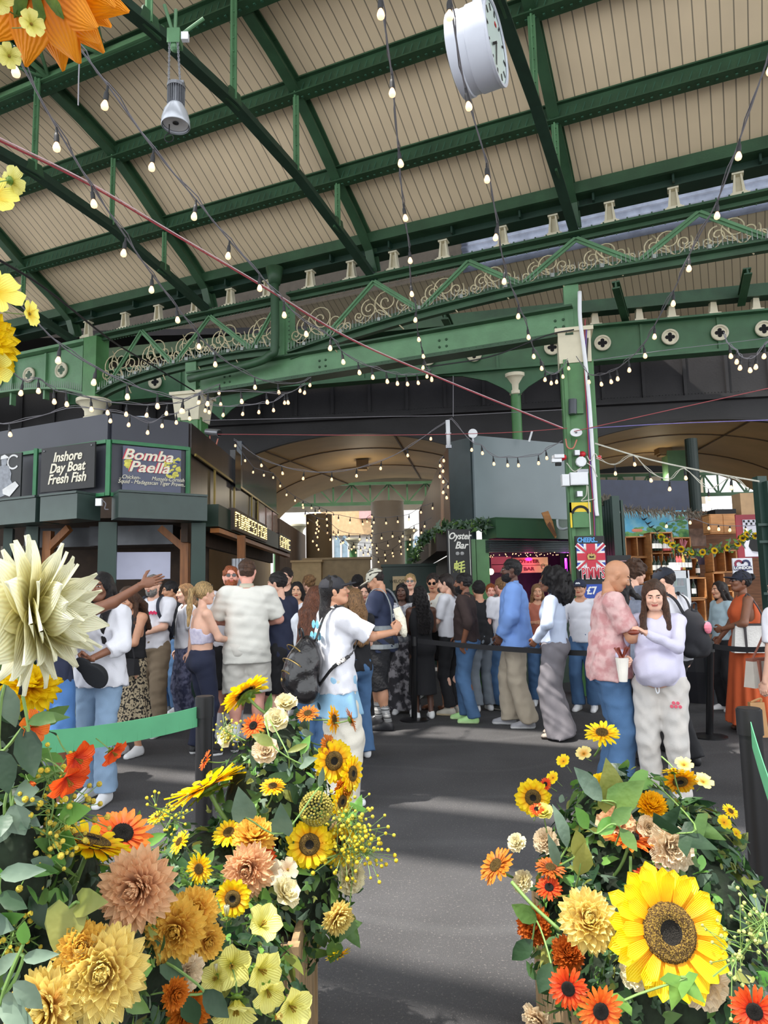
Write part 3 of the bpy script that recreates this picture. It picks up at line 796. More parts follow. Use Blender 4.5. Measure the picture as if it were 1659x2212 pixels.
for a,b_,n_ in((Ae,Bp,nAB),(Bp,Cp,nBC)):
    for z in(3.66,2.92):mb.bar(a+n_*.07+z_(z),b_+n_*.07+z_(z),.04,.05)
for p in(Bp+(nAB+nBC)*.04,Cp+nBC*.06):mb.box(p+z_(3.29),(.06,.05,.78))
q=at(81,1010,9.95);mb.box((q.x,q.y-.05,3.29),(.05,.05,.78))
mb.build('sign_frame',GTRIM,ks)
mb=MB();mb.bar(Vector((-2.80,10.2,3.6)),Vector((-2.80,18.3,3.6)),.03,.04)
for y in(11.4,12.9,14.6,15.3):mb.box((-2.8,y,3.22),(.03,.05,.74))
mb.build('gold_trim',mat('dull_gold',(150,130,70),0.35,metal=0.5),ks)
CAN=mat('canopy_green',(52,68,64),0.4,var=0.1)
for(a,b_,n_,u0,u1)in((Bp,Cp,nBC,0.03,1.16),(Ap,Bp,nAB,.62,.93),(Ap,Bp,nAB,-.5,.58)):
    p=a+(b_-a)*u0+n_*.2;q=a+(b_-a)*u1+n_*.2
    mb=MB();mb.bar(p+z_(2.74),q+z_(2.74),.4,.34);mb.bar(p+z_(2.93),q+z_(2.93),.44,.03);mb.build('canopy_box',CAN,ks)
mb=MB();mb.bar((-2.72,10.5,2.72),(-2.66,16.5,2.72),.4,.34);mb.build('side_canopy',mat('dark_green_canopy',(30,52,40),.45),ks)
mb=MB();mb.bar((-2.6,10.6,2.5),(-2.6,18.5,2.5),.14,.07);mb.build('lit_canopy_edge',mat('amber_lit_edge',(176,110,52),.4),ks)  # warm light under the canopy is put into the edge colour
mb=MB()
for x,Y,w_ in((62,10.0,.16),(226,9.62,.24),(424,9.98,.2),(10,10.2,.12)):
    p=at(x,1200,Y);mb.box((p.x,p.y+.1,1.28),(w_,.16,2.56),rz=.3);mb.build('corner_post',DKGREEN,ks);mb=MB()
TIM=mat('stall_timber',(146,92,48),.5,var=.25,vs=3,stretch=(8,8,1))
mb=MB()
for x,Y in((100,10.15),(398,10.35),(520,11.6)):
    p=at(x,1200,Y);mb.box((p.x,p.y+.05,1.25),(.12,.12,2.5));mb.build('timber_post',TIM,ks);mb=MB()
p=at(100,1190,10.2);q=at(150,1140,10.1);mb.bar(p,q,.08,.1);mb.build('timber_brace',TIM,ks);mb=MB();p=at(398,1185,10.4);q=at(345,1140,10.3);mb.bar(p,q,.08,.1)
mb.build('timber_brace',TIM,ks)
mb=MB();vbox(mb,(-9,12.2),(-3.1,12.2),0,2.9,.1);vbox(mb,(-2.95,10.2),(-2.95,18),2.3,2.9,.1);mb.build('inner_wall',mat('brown_interior',(64,48,36),.7,var=.3),ks)
mb=MB();vbox(mb,(-8,10.9),(-3.4,10.6),0,1.0,.5);vbox(mb,(-3.0,11),(-2.9,17.5),0,.95,.4);mb.build('counter',mat('counter_front',(120,104,88),.6),ks)
mb=MB();p=at(300,1160,11.1);mb.box(p,(1.3,.7,.3));p=at(150,1165,11.2);mb.box(p,(1.1,.7,.3));mb.build('extractor_hood',mat('hood_steel',(92,94,98),.35,metal=.5),ks)
b_=Bd(247,1193,368,1252,10.15,10.35);mb=MB();b_.box(mb,.04);mb.build('pale_menu_board',mat('pale_lilac_board',(196,198,222),.5,var=.03),ks)
b_=Bd(0,1180,52,1250,10.7);mb=MB();b_.box(mb,.3);mb.build('side_cabinet',mat('grey_brown_box',(128,120,110),.7),ks)
mb=MB()
for i,x in enumerate((505,512,519,430,527)):p=at(x,1225,11.4);MB().cyl((p.x,p.y,1.65),(p.x,p.y,2.1),.035,seg=8).build('hanging_utensil',STEEL,ks)
mb=MB()
for i in range(3):mb.box((-2.8,15.75+i*.95,3.22),(.04,.75,.66))
mb.build('side_window',mat('rosy_window',(168,132,116),.15,var=.2,emit=0.0),ks)
tw=MB();vbox(tw,(-2.84,18.35),(-2.8,24),0,3.5,.12)
tag(tw.build('timber_wall',mat('weathered_boards',(120,100,84),.7,var=.3,vs=3,stretch=(1,10,.6))),'weathered vertical board wall at the far end of the fish stall row','wall panel')
rd=MB();vbox(rd,(-2.9,13.8),(-2.9,18.3),3.66,4.6,.1);o=rd.build('upper_screen',mat('blueblack_glass',(40,52,64),.15,var=.2));tag(o,'dark glazed screen standing above the side of the fish stall','screen')
o=MB().box((-2.8,13.0,3.85),(.1,.5,.7)).build('display_screen',mat('screen_black',(14,14,20),.1));tag(o,'small black display screen on top of the fish stall side','screen')
def sign(name,label,B,m,th=.025,off=.0,cat='sign'):
    s_=thing(name,label,cat,B.c);mb=MB();B.box(mb,th,off=off);mb.build('board',m,s_);return s_
B=Bd(101,972,216,1066,9.85,9.46);s_=sign('painted_sign','black board hand-lettered Inshore Day Boat Fresh Fish in cream',B,BLACKB,off=.1)
text('lettering','Inshore\nDay Boat\nFresh Fish',B.h*.30,B.M(.5,.5,.105),LETTER,s_,shear=.25,label='slanting cream lettering',off=.004,sx=.92)
mb=MB()
for u,v in((.06,.93),(.94,.93)):mb.ball(B.M(u,v,.105).translation,.012,8,5)
mb.build('screw',STEEL,s_)
B=Bd(262,965,387,1060,9.56,9.98);s_=sign('painted_sign','grey board with Bomba Paella in white script among yellow paintwork',B,mat('slate_board',(88,92,112),.6,var=.1),off=.1)
RED=mat('sign_red',(190,60,80),.6,var=0)
for dx,m_ in((-.02,RED),(0,LETTER)):
    text('lettering','Bomba',B.h*.34,B.M(.42+dx,.80,.105-dx*.3*0+(.004 if dx==0 else 0)),m_,s_,shear=.3,off=.004,sx=1.15)
    text('lettering','Paella',B.h*.34,B.M(.44+dx,.53,.105+(.004 if dx==0 else 0)),m_,s_,shear=.3,off=.004,sx=1.15)
text('small_lettering','..Chicken-        Mussels-Cornish\nSquid - Madagascan Tiger Prawn..',B.h*.125,B.M(.5,.24,.108),LETTER,s_,shear=.3,sx=.88)
mb=MB();r_=random.Random(3)
for i in range(46):
    u,v=(r_.uniform(.70,.98),r_.uniform(.36,.78))if i<30 else(r_.uniform(.04,.14),r_.uniform(.45,.92))
    M=B.M(u,v,.103);mb.lathe([(r_.uniform(.02,.045),0),(.01,.004)],9,0,M @ Matrix.Rotation(r_.uniform(0,6),4,'Z')@ Matrix.Diagonal((1,.6,1,1)))
mb.build('yellow_paintwork',mat('lemon_paint',(206,200,90),.6,var=.3,vs=20),s_)
mb=MB()
for u,v in((.93,.72),(.80,.43)):mb.lathe([(.035,0),(.01,.006)],10,0,B.M(u,v,.11)@ Matrix.Diagonal((1,.5,1,1)))
mb.build('mussel_shape',mat('mussel_blue',(52,70,120),.5),s_)
B=Bd(4,985,57,1080,10.12,9.98);s_=sign('fisher_poster','black and white poster of a fisherman holding a box',B,mat('poster_dark',(36,38,40),.5),off=.1,cat='poster')
GREY1=mat('poster_grey',(138,142,150),.6,var=.25,vs=14);GREY2=mat('poster_pale',(216,216,216),.6)
def pp(u,v):return((u-.5)*B.w,(v-.5)*B.h)
mb=MB();mb.prism([pp(-.0,.3),pp(.0,.6),pp(.12,.72),pp(.3,.76),pp(.5,.72),pp(.62,.55),pp(.6,.4),pp(.7,.3),pp(.55,.1),pp(.2,.03),pp(.1,.12)],.004,B.M(.5,.5,.102));mb.prism([pp(.22,.74),pp(.2,.86),pp(.26,.93),pp(.4,.92),pp(.44,.84),pp(.4,.74)],.005,B.M(.5,.5,.103));mb.build('printed_figure',GREY1,s_)
mb=MB();mb.prism([pp(.33,.1),pp(.3,.2),pp(.8,.36),pp(.95,.26),pp(.6,.03)],.004,B.M(.5,.5,.108));mb.prism([pp(.18,.88),pp(.2,.95),pp(.34,.98),pp(.5,.92),pp(.5,.89)],.004,B.M(.5,.5,.11))
for k in range(14):
    a0,a1=radians(40+k*20),radians(40+(k+1)*20)
    mb.bar(B.M(.68+.22*cos(a0),.8+.15*sin(a0),.104).translation,B.M(.68+.22*cos(a1),.8+.15*sin(a1),.104).translation,.025,.004,up=B.n)
mb.build('printed_lettering',GREY2,s_)
DOT={'F':'11111,10000,10000,11110,10000,10000,10000','U':'10001,10001,10001,10001,10001,10001,01110','R':'11110,10001,10001,11110,10100,10010,10001','N':'10001,11001,10101,10101,10011,10001,10001',
       'E':'11111,10000,10000,11110,10000,10000,11111','S':'01111,10000,10000,01110,00001,00001,11110','I':'111,010,010,010,010,010,111','H':'10001,10001,10001,11111,10001,10001,10001',
       'G':'01111,10000,10000,10011,10001,10001,01111','A':'01110,10001,10001,11111,10001,10001,10001','M':'10001,11011,10101,10101,10001,10001,10001',' ':'0,0,0,0,0,0,0'}
GB=mat('sign_bulb',(255,222,140),.3,var=0,emit=3)
for(body,y0,y1,z0,z1,lab)in(('FURNESS FISH',11.35,14.4,2.6,2.9,'long sign on the stall side with letters picked out in warm bulbs'),('GAME',16.2,18.0,2.58,2.9,'shorter sign further along with letters picked out in warm bulbs')):
    s_=thing('bulb_sign',lab,'sign',(-2.44,(y0+y1)/2,z0));mb=MB();mb.box((-2.5,(y0+y1)/2,(z0+z1)/2),(.1,y1-y0+.1,z1-z0+.06));mb.build('sign_box',mat('rust_dark_box',(58,44,36),.5),s_)
    cols=sum(len(DOT[c].split(',')[0])+1 for c in body);st=(y1-y0)/cols;sz=(z1-z0)/8;mb=MB();cx=0
    for c in body:
        rows=DOT[c].split(',')
        for j,row in enumerate(rows):
            for i,v in enumerate(row):
                if v=='1':mb.ball((-2.44,y0+(cx+i+.5)*st,z1-(j+1)*sz),.0115,6,4)
        cx+=len(rows[0])+1
    mb.build('bulb_lettering',GB,s_)
for k,(x,y,Y,lab)in enumerate(((461,935,11.6,'white and steel security camera on the corner of the fish stall roof'),)):
    p=at(x,y,Y);s_=thing('security_camera',lab,'camera',p);mb=MB();mb.cyl(p+Vector((-.12,0,.02)),p+Vector((.12,-.1,-.03)),.055,.065,14);mb.build('housing',STEEL,s_,smooth=True,auto=40)
    mb=MB();mb.cyl(p+Vector((.12,-.1,-.03)),p+Vector((.14,-.11,-.035)),.05,seg=14);mb.build('lens',VDARK,s_)
    mb=MB();mb.tube(spline([p+Vector((-.06,0,-.05)),p+Vector((-.05,0,-.2)),p+Vector((.03,0,-.24)),p+Vector((.08,0,-.1))]),.012,6);mb.build('loop_cable',mat('salmon_cable',(200,120,100),.5),s_)
p=at(214,1085,9.3);s_=thing('wall_socket','small white junction box on the green corner post of the fish stall','junction box',p);mb=MB();mb.box(p,(.08,.05,.1));mb.build('box',WHITE_P,s_);mb=MB();mb.tube(spline([p+Vector((.04,0,.03)),p+Vector((.09,0,-.02)),p+Vector((.08,0,-.09)),p+Vector((.13,0,-.1))]),.008,5);mb.build('cable',CABLE_G,s_)
for k,x in enumerate((148,330)):
    p=at(x,1073 if k==0 else 1071,9.5);mb=MB();mb.box(p,(.14,.06,.03));mb.box(p+Vector((-.03,0,.03)),(.05,.04,.04));o=mb.build('sign_lamp',BLACK_IRON);tag(o,['black spotlight on the ledge under the fish sign','black spotlight on the ledge under the paella sign'][k],'lamp')
p=at(300,878,11.2)
s_=thing('storage_crate','pale grey lidded plastic crate on the fish stall roof','crate',(p.x,p.y,4.02));mb=MB();mb.box((p.x,p.y,4.2),(.38,.3,.36));mb.build('crate_body',mat('pale_blue_plastic',(176,190,210),.5),s_)
mb=MB();mb.box((p.x,p.y,4.4),(.42,.34,.06));mb.box((p.x,p.y-.18,4.3),(.2,.03,.06));mb.build('lid',mat('pale_blue_plastic2',(190,202,220),.5),s_)
for k,(x,y,dx,dz,lab,m_)in enumerate(((240,868,.34,.42,'tan cardboard box on the fish stall roof beside the pale crate',(196,170,130)),(385,902,.4,.25,'buff cardboard box at the right end of the fish stall roof',(186,150,106)))):
    p=at(x,y,11.2);mb=MB();mb.box((p.x,p.y,4.02+dz/2),(dx,.3,dz));mb.box((p.x,p.y,4.03+dz),(dx*.1,.31,.01));o=mb.build('cardboard_box',mat('card_%d'%k,m_,.7));tag(o,lab,'box')
mb=MB()
for i,(x,y)in enumerate(((130,893),(160,885),(190,884),(215,886))):
    p=at(x,y,11.0);mb.ball((p.x,p.y,4.05),.3,10,6,sc=(1.0,.7,.62+.1*(i%2)))
o=mb.build('tarpaulin_heap',mat('grey_tarp',(112,118,134),.5,var=.3,vs=5,bump=.8,bs=9),smooth=True);tag(o,'crumpled grey tarpaulin heap on the fish stall roof','tarpaulin')
p=at(108,905,11);o=MB().box((p.x,p.y,4.08),(.08,.1,.14)).build('blue_bundle',mat('tarp_blue',(40,90,190),.5));tag(o,'small blue bundle at the left end of the tarpaulin','bundle')
# ================= oyster bar
ob=thing('oyster_stall','dark green stall with tall grey-green upper panel, the oyster bar','market stall',(2.2,11.5,0))
Ep=at(1020,1000,11.0);Fp=at(1240,1000,11.9);Gp=at(973,1000,11.35);Ep.z=Fp.z=Gp.z=0
mb=MB();vbox(mb,Ep,Fp,2.6,3.98,.1);mb.build('upper_panel',mat('grey_green_panel',(118,130,134),.3,var=.12,vs=1),ob)
mb=MB();vbox(mb,Gp,Ep,2.2,3.95,.08);mb.build('corner_panel',mat('slate_green',(44,56,58),.4),ob)
He=Vector((Gp.x-.02,21,0));mb=MB();vbox(mb,Gp,He,2.3,3.9,.08);mb.build('side_boarding',mat('red_brown_boards',(96,68,50),.5,var=.25,vs=3,stretch=(1,9,.5)),ob)
mb=MB();vbox(mb,Gp+Vector((-.12,0,0)),He+Vector((-.12,0,0)),2.15,2.45,.3);vbox(mb,Gp+Vector((.5,1.5,0)),He+Vector((.5,0,0)),0,2.3,.3);mb.build('side_canopy',mat('dark_brown_canopy',(46,36,30),.6),ob)  # dark brown canopy and slab along the side
mb=MB();vbox(mb,Gp+Vector((-.02,.2,0)),He,0,1.0,.2);mb.build('side_counter',DKGREEN,ob)
off=(Fp-Ep).normalized();nE=Vector((off.y,-off.x,0));a=Ep+off*.12+nE*.22;b_=Fp+nE*.22
mb=MB();mb.bar(a+z_(2.45),b_+z_(2.45),.4,.3);mb.bar(a+z_(2.61),b_+z_(2.61),.42,.02);mb.build('fascia',mat('glossy_fascia_green',(56,84,62),.18,var=.12,vs=1.5),ob)
mb=MB()
for i in range(7):mb.bar(a+nE*-.05+z_(2.27-i*.028),b_+nE*-.05+z_(2.27-i*.028),.12,.02)
mb.build('roller_shutter',mat('shutter_grey',(64,72,76),.4,metal=.3),ob)
for q,s3 in((Ep+off*.12,(.2,.2,2.3)),(Ep+off*-.1,(.16,.16,2.3)),(Fp-off*.05,(.12,.2,2.3))):MB().box(q+z_(1.15),s3).build('stall_post',mat('lit_post_green',(70,120,66),.4),ob)  # the light on the posts is put into this brighter green
mb=MB();vbox(mb,Fp+Vector((.1,0,0)),Fp+Vector((.1,1.6,0)),0,2.6,.08);mb.build('light_stop_wall',DKGREEN,ob)  # wall added to keep the magenta glow from leaking sideways
mb=MB();vbox(mb,Ep+off*.2+Vector((0,1.6,0)),Fp+Vector((0,1.4,0)),0,2.4,.1);mb.build('inner_wall',mat('magenta_lit_interior',(92,34,66),.7,var=.3),ob)  # magenta light inside the bar is put into the wall colour
mb=MB();vbox(mb,Ep+off*.1,Fp,0,1.05,.5);mb.build('bar_counter',mat('bar_green',(34,58,42),.5),ob)
mb=MB();vbox(mb,Gp,Ep,0,2.2,.1);mb.build('corner_lower_panel',DKGREEN,ob)
B=Bd(1062,1203,1105,1237,12.4);mb=MB();B.box(mb,.04);B.box(mb,.05,v0=.48,v1=.52);mb.build('pink_shelf_board',mat('rose_board',(186,74,96),.6),ob)
s_=thing('oyster_sign','wooden board lettered OYSTER BAR hanging inside the oyster stall','sign',at(1150,1225,12.1));B=Bd(1108,1205,1184,1238,12.1);mb=MB();B.box(mb,.03);B.box(mb,.032,v0=.47,v1=.5);mb.build('board',mat('pine_board',(206,172,122),.6,var=.1),s_)
text('lettering','OYSTER',B.h*.3,B.M(.45,.74,.006),mat('ink_red',(100,24,24),.6),s_,sx=1.25,off=.003);text('lettering','BAR',B.h*.3,B.M(.45,.25,.006),MATS['ink_red'],s_,sx=1.25,off=.003)
mb=MB();M=B.M(.85,.4,.004)
for k in range(12):mb.bar(M @ Vector((.035*cos(k*pi/6),.045*sin(k*pi/6),.002)),M @ Vector((.035*cos((k+1)*pi/6),.045*sin((k+1)*pi/6),.002)),.006,.004,up=(0,-1,0))
mb.build('shell_drawing',VDARK,s_)
for k,(x,y,Y,c,e,lab)in enumerate(((1142,1208,12.0,(255,30,110),6,'pink glowing lamp above the OYSTER BAR board'),(1222,1206,12.2,(220,40,255),4,'violet glowing tube lamp at the right of the oyster bar'))):
    p=at(x,y,Y);mb=MB();mb.ball(p,.05,12,8,sc=(1.3,1,.6))if k==0 else mb.cyl(p,p-z_(.28),.02)
    tag(mb.build('colour_lamp',mat('glow_%d'%k,c,.4,var=0,emit=e),smooth=True),lab,'lamp')
    ld=bpy.data.lights.new('lamp_glow','POINT');ld.energy=3;ld.color=tuple(v/255 for v in c);ld.shadow_soft_size=.1;lo=bpy.data.objects.new('lamp_glow',ld);lo.location=p+Vector((0,-.1,-.1));COL.objects.link(lo)
for k,x in enumerate((1048,1060)):
    p=at(x,1235,11.9);s_=thing('pendant_lamp','round glowing pendant inside the oyster bar, %s of a pair'%['left','right'][k],'lamp',p);mb=MB();mb.ball(p,.055,12,8);mb.build('globe',mat('globe_glow',(255,236,190),.3,var=0,emit=5),s_,smooth=True);mb=MB();mb.cyl(p,p+z_(.5),.006,seg=6);mb.build('flex',CABLE,s_)
B=Bd(1030,1196,1230,1200,11.3);sl=thing('fairy_lights','row of tiny white fairy lights under the oyster bar shutter','string lights',B.c);mb=MB()
for i in range(46):mb.ball(B.M(random.random(),random.uniform(-1.2,.9)).translation,.009,5,4)
mb.build('lights',BULB,sl)
mb=MB();mb.tube([B.M(i/20,.5+.8*sin(i*1.3)).translation for i in range(21)],.004,4);mb.build('wire',CABLE,sl)
B=Bd(967,1143,1019,1262,10.62,10.75);s_=sign('oyster_banner','tall black hanging board chalked Oyster Bar with a lime character',B,BLACKB,.03)
CH=mat('chalk',(228,226,220),.7,var=.1)
text('lettering','Oyster',B.h*.17,B.M(.5,.87,.004),CH,s_,shear=.35,off=.003,sx=.92);text('lettering','Bar',B.h*.18,B.M(.56,.70,.004),CH,s_,shear=.35,off=.003)
text('character','\u869d',B.h*.24,B.M(.45,.29,.004),mat('lime_chalk',(206,214,120),.7),s_,shear=.1,off=.004)
mb=MB()
for dx in(-.06,.06):mb.ball(B.M(.5+dx*1.6,.555,.006).translation,.032,10,6,sc=(1,.3,.9))
mb.build('shell_drawing',mat('grey_chalk',(150,150,150),.7),s_)
mb=MB()
for u in(.07,.93):mb.bar(B.M(u,.03,.003).translation,B.M(u,.97,.003).translation,.008,.004,up=B.n)
mb.build('border_line',CH,s_)
s_=thing('wooden_paddle','curved wooden paddle fixed to the fascia of the oyster bar','ornament',at(1185,1130,10.9))
mb=MB();P0=[at(x,y,11.0)for x,y in((1169,1108),(1183,1104),(1193,1128),(1201,1160),(1199,1163),(1180,1134))]
n_=len(P0);mb.add([p for p in P0]+[p+Vector((0,-.04,0))for p in P0],[tuple(range(n_)),tuple(range(n_,2*n_))[::-1]]+[(i,n_+i,n_+(i+1)%n_,(i+1)%n_)for i in range(n_)]);mb.build('paddle_blade',WOOD,s_)
mb=MB();P0=[at(x,y,10.97)for x,y in((1180,1134),(1186,1127),(1201,1156),(1197,1160))];mb.add([p+Vector((0,-.05,0))for p in P0],[(0,1,2,3)]);mb.build('dark_edge',WOOD_D,s_)
s_=thing('metal_hook','pale curved metal hook beside the paddle on the oyster bar','hook',at(1215,1135,10.6));mb=MB();mb.tube(spline([at(x,y,10.7)for x,y in((1204,1122),(1206,1137),(1214,1143),(1226,1141),(1230,1137))]),.02,8);mb.build('hook',mat('pale_metal',(190,196,200),.4),s_,smooth=True)
p=at(1021,937,10.9);s_=thing('white_lamp','round white floodlight on the top corner of the oyster bar panel','lamp',p);mb=MB();mb.cyl(p+Vector((0,.05,0)),p+Vector((0,-.03,0)),.065,.075,18);mb.build('housing',WHITE_P,s_);mb=MB();mb.box(p-z_(.1),(.03,.04,.1));mb.build('mount',STEEL,s_)
p=at(1146,944,11.2);tag(MB().bar(p-z_(.08)+Vector((-.03,0,0)),p+z_(.1)+Vector((.03,0,0)),.02,.03).build('white_stub',WHITE_P),'short white stub pipe on the top edge of the oyster bar panel','pipe')
s_=thing('cable_bundle_post','white capped vertical conduit holding lights left of the oyster bar','pipe',at(968,950,11.0));mb=MB();p=at(967,908,11.0);q=at(969,965,11.0);mb.cyl(q,p,.035,seg=12);mb.build('conduit',WHITE_P,s_,smooth=True);mb=MB();mb.box(q,(.09,.06,.05));mb.box(p.lerp(q,.5),(.09,.05,.02));mb.build('clamp',STEEL,s_)
# ================= fixtures on the right column
cy=9.86
def cp(x,y,d=0):return at(x,y,cy+d)
s_=thing('horn_speaker','white horn loudspeaker on the green square column','loudspeaker',cp(1239,939));mb=MB();M=face(cp(1239,939,.02),(1,0,0))
mb.lathe([(.02,0),(.04,.02),(.055,.09),(.075,.13),(.08,.14),(.07,.135)],20,0,M @ Matrix.Diagonal((1.1,.75,1,1)));mb.build('horn',WHITE_P,s_,smooth=True)
mb=MB();mb.lathe([(.045,.1),(.02,.12),(.014,.15)],16,0,M @ Matrix.Diagonal((1.1,.75,1,1)));mb.build('throat',mat('grey_plastic',(110,112,116),.5),s_,smooth=True)
mb=MB();mb.tube(spline([cp(1222,948),cp(1226,966),cp(1238,968),cp(1246,950)]),.01,6);mb.build('loop_cable',MATS['salmon_cable'],s_)
RD=mat('sounder_red',(206,40,52),.35,var=.05)
for k,(x,y,lab)in enumerate(((1217,988,'red fire sounder at the left edge of the square column'),(1258,981,'red fire sounder at the middle of the square column'),(1292,989,'red fire sounder on the right of the square column'))):
    p=cp(x,y,.03 if k!=2 else .1);s_=thing('fire_sounder',lab,'alarm sounder',p);mb=MB();mb.ball(p,.045,14,9,sc=(1.1,1,.95));mb.cyl(p,p+Vector((0,.1,0)),.04,seg=12);mb.build('dome',RD,s_,smooth=True);mb=MB();mb.box(p+Vector((-.07 if k==0 else .0,.09,.02)),(.14,.05,.05));mb.build('mount',WHITE_P,s_)
s_=thing('round_junction','round white junction cover below the red sounder on the column','junction box',cp(1254,998));mb=MB();mb.lathe([(.078,0),(.078,.04),(.07,.05),(.0001,.05)],10,0,face(cp(1254,998,.02),(1,0,0)));mb.build('cover',WHITE_P,s_);mb=MB();mb.box(cp(1257,1019,.03),(.16,.1,.06));mb.build('bracket',STEEL,s_)
for k,(x0,y0,x1,y1,d,lab)in enumerate(((1230,1022,1268,1049,0,'larger white control box on the square column'),(1212,1026,1228,1051,.02,'smaller white box beside the control box on the column'),(1239,974,1250,985,0,'small grey box between the red sounders'),(1244,1062,1256,1074,0,'small grey switch box under the control box'))):
    B=Bd(x0,y0,x1,y1,cy+d);s_=thing('control_box',lab,'junction box',B.c);mb=MB();B.box(mb,.08,off=.06);mb.build('box',WHITE_P if k<2 else STEEL,s_);mb=MB();B.box(mb,.01,off=.07,u0=.03,u1=.97,v0=.05,v1=.95);mb.build('lid',WHITE_P,s_)
s_=thing('security_camera','white security camera pair reaching left from the square column','camera',cp(1204,992));mb=MB();mb.box(cp(1207,986),(.14,.08,.05));mb.box(cp(1202,995),(.14,.06,.05));mb.build('housing',WHITE_P,s_);mb=MB();mb.box(cp(1206,1003),(.08,.05,.04));mb.build('bracket',VDARK,s_)
s_=thing('wall_light','black cylindrical wall light high on the square column','lamp',cp(1238,880));mb=MB();mb.cyl(cp(1237,895),cp(1237,863),.06,seg=16);mb.build('shade',mat('graphite',(54,60,68),.35),s_,smooth=True,auto=40);mb=MB();mb.box(cp(1252,880,.05),(.1,.04,.19));mb.build('back_box',GREEN_COL,s_)
s_=thing('conduit','white cable trunking running down the right side of the square column','pipe',cp(1275,900));mb=MB();mb.tube(spline([cp(1252,630),cp(1253,690),cp(1262,760),cp(1272,860),cp(1280,980),cp(1287,1090),cp(1290,1115)],6),.03,10);mb.build('trunking',WHITE_P,s_,smooth=True)
for k,c in enumerate(((150,50,60),(96,60,150),(20,20,24))):
    mb=MB();mb.tube(spline([cp(1264+k*3,690+20*k),cp(1262+k*3,780),cp(1268+k*2,900),cp(1274+k*2,1010),cp(1282+k,1100),cp(1286+k,1250)],6),.009,6);mb.build('cable',mat('cable_c%d'%k,c,.5),s_)
mb=MB()
for pts in(((1268,985),(1275,995),(1285,980),(1292,990)),((1224,1000),(1240,1018),(1256,1010)),((1268,1000),(1280,1010),(1290,1030)),((1268,1045),(1266,1070),(1256,1082),(1285,1078)),((1270,1050),(1272,1090),(1276,1155))):
    mb.tube(spline([cp(x,y,-.03)for x,y in pts]),.007,5)
mb.build('loose_cable',mat('pale_cable',(206,204,190),.5),s_)
B=Bd(1231,1086,1276,1140,cy);s_=thing('arched_arrow_plate','worn yellow plate with a black arc, half repainted green, on the column','sign',B.c);mb=MB();B.box(mb,.02,off=.02,v0=.6);B.box(mb,.02,off=.02,u1=.08);mb.build('plate',mat('worn_yellow',(232,200,40),.5,var=.1),s_)
mb=MB();M=B.M(.5,.5,.025)
for k in range(10):
    a0,a1=pi*(.06+.088*k),pi*(.06+.088*(k+1));rr=B.w*.4
    mb.bar(M @ Vector((rr*cos(a0),rr*sin(a0),0)),M @ Vector((rr*cos(a1),rr*sin(a1),0)),.035,.01,up=B.n)
mb.build('black_arc',VDARK,s_)
mb=MB();B.box(mb,.02,off=.022,u0=.12,u1=.96,v0=0,v1=.62);mb.build('green_overpaint',GREEN_COL,s_)
B=Bd(1246,1158,1309,1300,9.72,9.78);s_=thing('drinks_board','painted drinks board with a Union flag, crown, CHEERS and PIMM\'S','sign',B.c);mb=MB();B.box(mb,.03);mb.build('board',BLACKB,s_)
UB,UW,UR=mat('flag_blue',(40,76,170),.5,var=.05),mat('flag_white',(232,232,232),.5,var=.03),mat('flag_red',(200,44,66),.5,var=.05)
mb=MB();B.box(mb,.004,off=.006,u0=.02,u1=.98,v0=.48,v1=.88);mb.build('flag_field',UB,s_)
def fl(x):return B.M(x[0],x[1],.008).translation
mb=MB()
for p,q,ww in(((.02,.49),(.98,.87),.07),((.02,.87),(.98,.49),.07),((.5,.48),(.5,.88),.2),((.02,.68),(.98,.68),.16)):mb.bar(fl(p),fl(q),ww,.004,up=B.n)
mb.build('flag_white_bars',UW,s_)
mb=MB()
for p,q,ww in(((.02,.49),(.98,.87),.03),((.02,.87),(.98,.49),.03)):mb.bar(fl(p)+B.n*.004,fl(q)+B.n*.004,ww,.004,up=B.n)
for p,q,ww in(((.5,.48),(.5,.88),.13),((.02,.68),(.98,.68),.1)):mb.bar(fl(p)+B.n*.006,fl(q)+B.n*.006,ww,.004,up=B.n)
mb.build('flag_red_bars',UR,s_)
mb=MB();M=B.M(.5,.68,.02);W_=.055
mb.prism([(-W_,-.04),(W_,-.04),(W_*1.2,.01),(W_*.7,.045),(W_*.25,.03),(0,.06),(-W_*.25,.03),(-W_*.7,.045),(-W_*1.2,.01)],.008,M);mb.build('crown',mat('old_gold',(190,160,90),.4),s_)
mb=MB();mb.prism([(-W_*.6,-.015),(W_*.6,-.015),(W_*.6,.015),(0,.0),(-W_*.6,.015)],.01,M);mb.build('crown_cap',VDARK,s_)
text('lettering','CHEERS...',B.h*.1,B.M(.40,.935,.006),mat('sky_lettering',(90,160,220),.5),s_,shear=.2,off=.004,sx=.8)
text('lettering',"PIMM'S",B.h*.23,B.M(.52,.42,.03),UW,s_,off=.012,sx=.55);text('lettering',"PIMM'S",B.h*.23,B.M(.52,.42,.034),UR,s_,off=.002,sx=.55)
mb=MB();B.box(mb,.006,off=.01,u0=.15,u1=.85,v0=.05,v1=.26);mb.build('price_patch',UB,s_);text('price','\u00a37',B.h*.16,B.M(.45,.16,.014),UW,s_,off=.004)
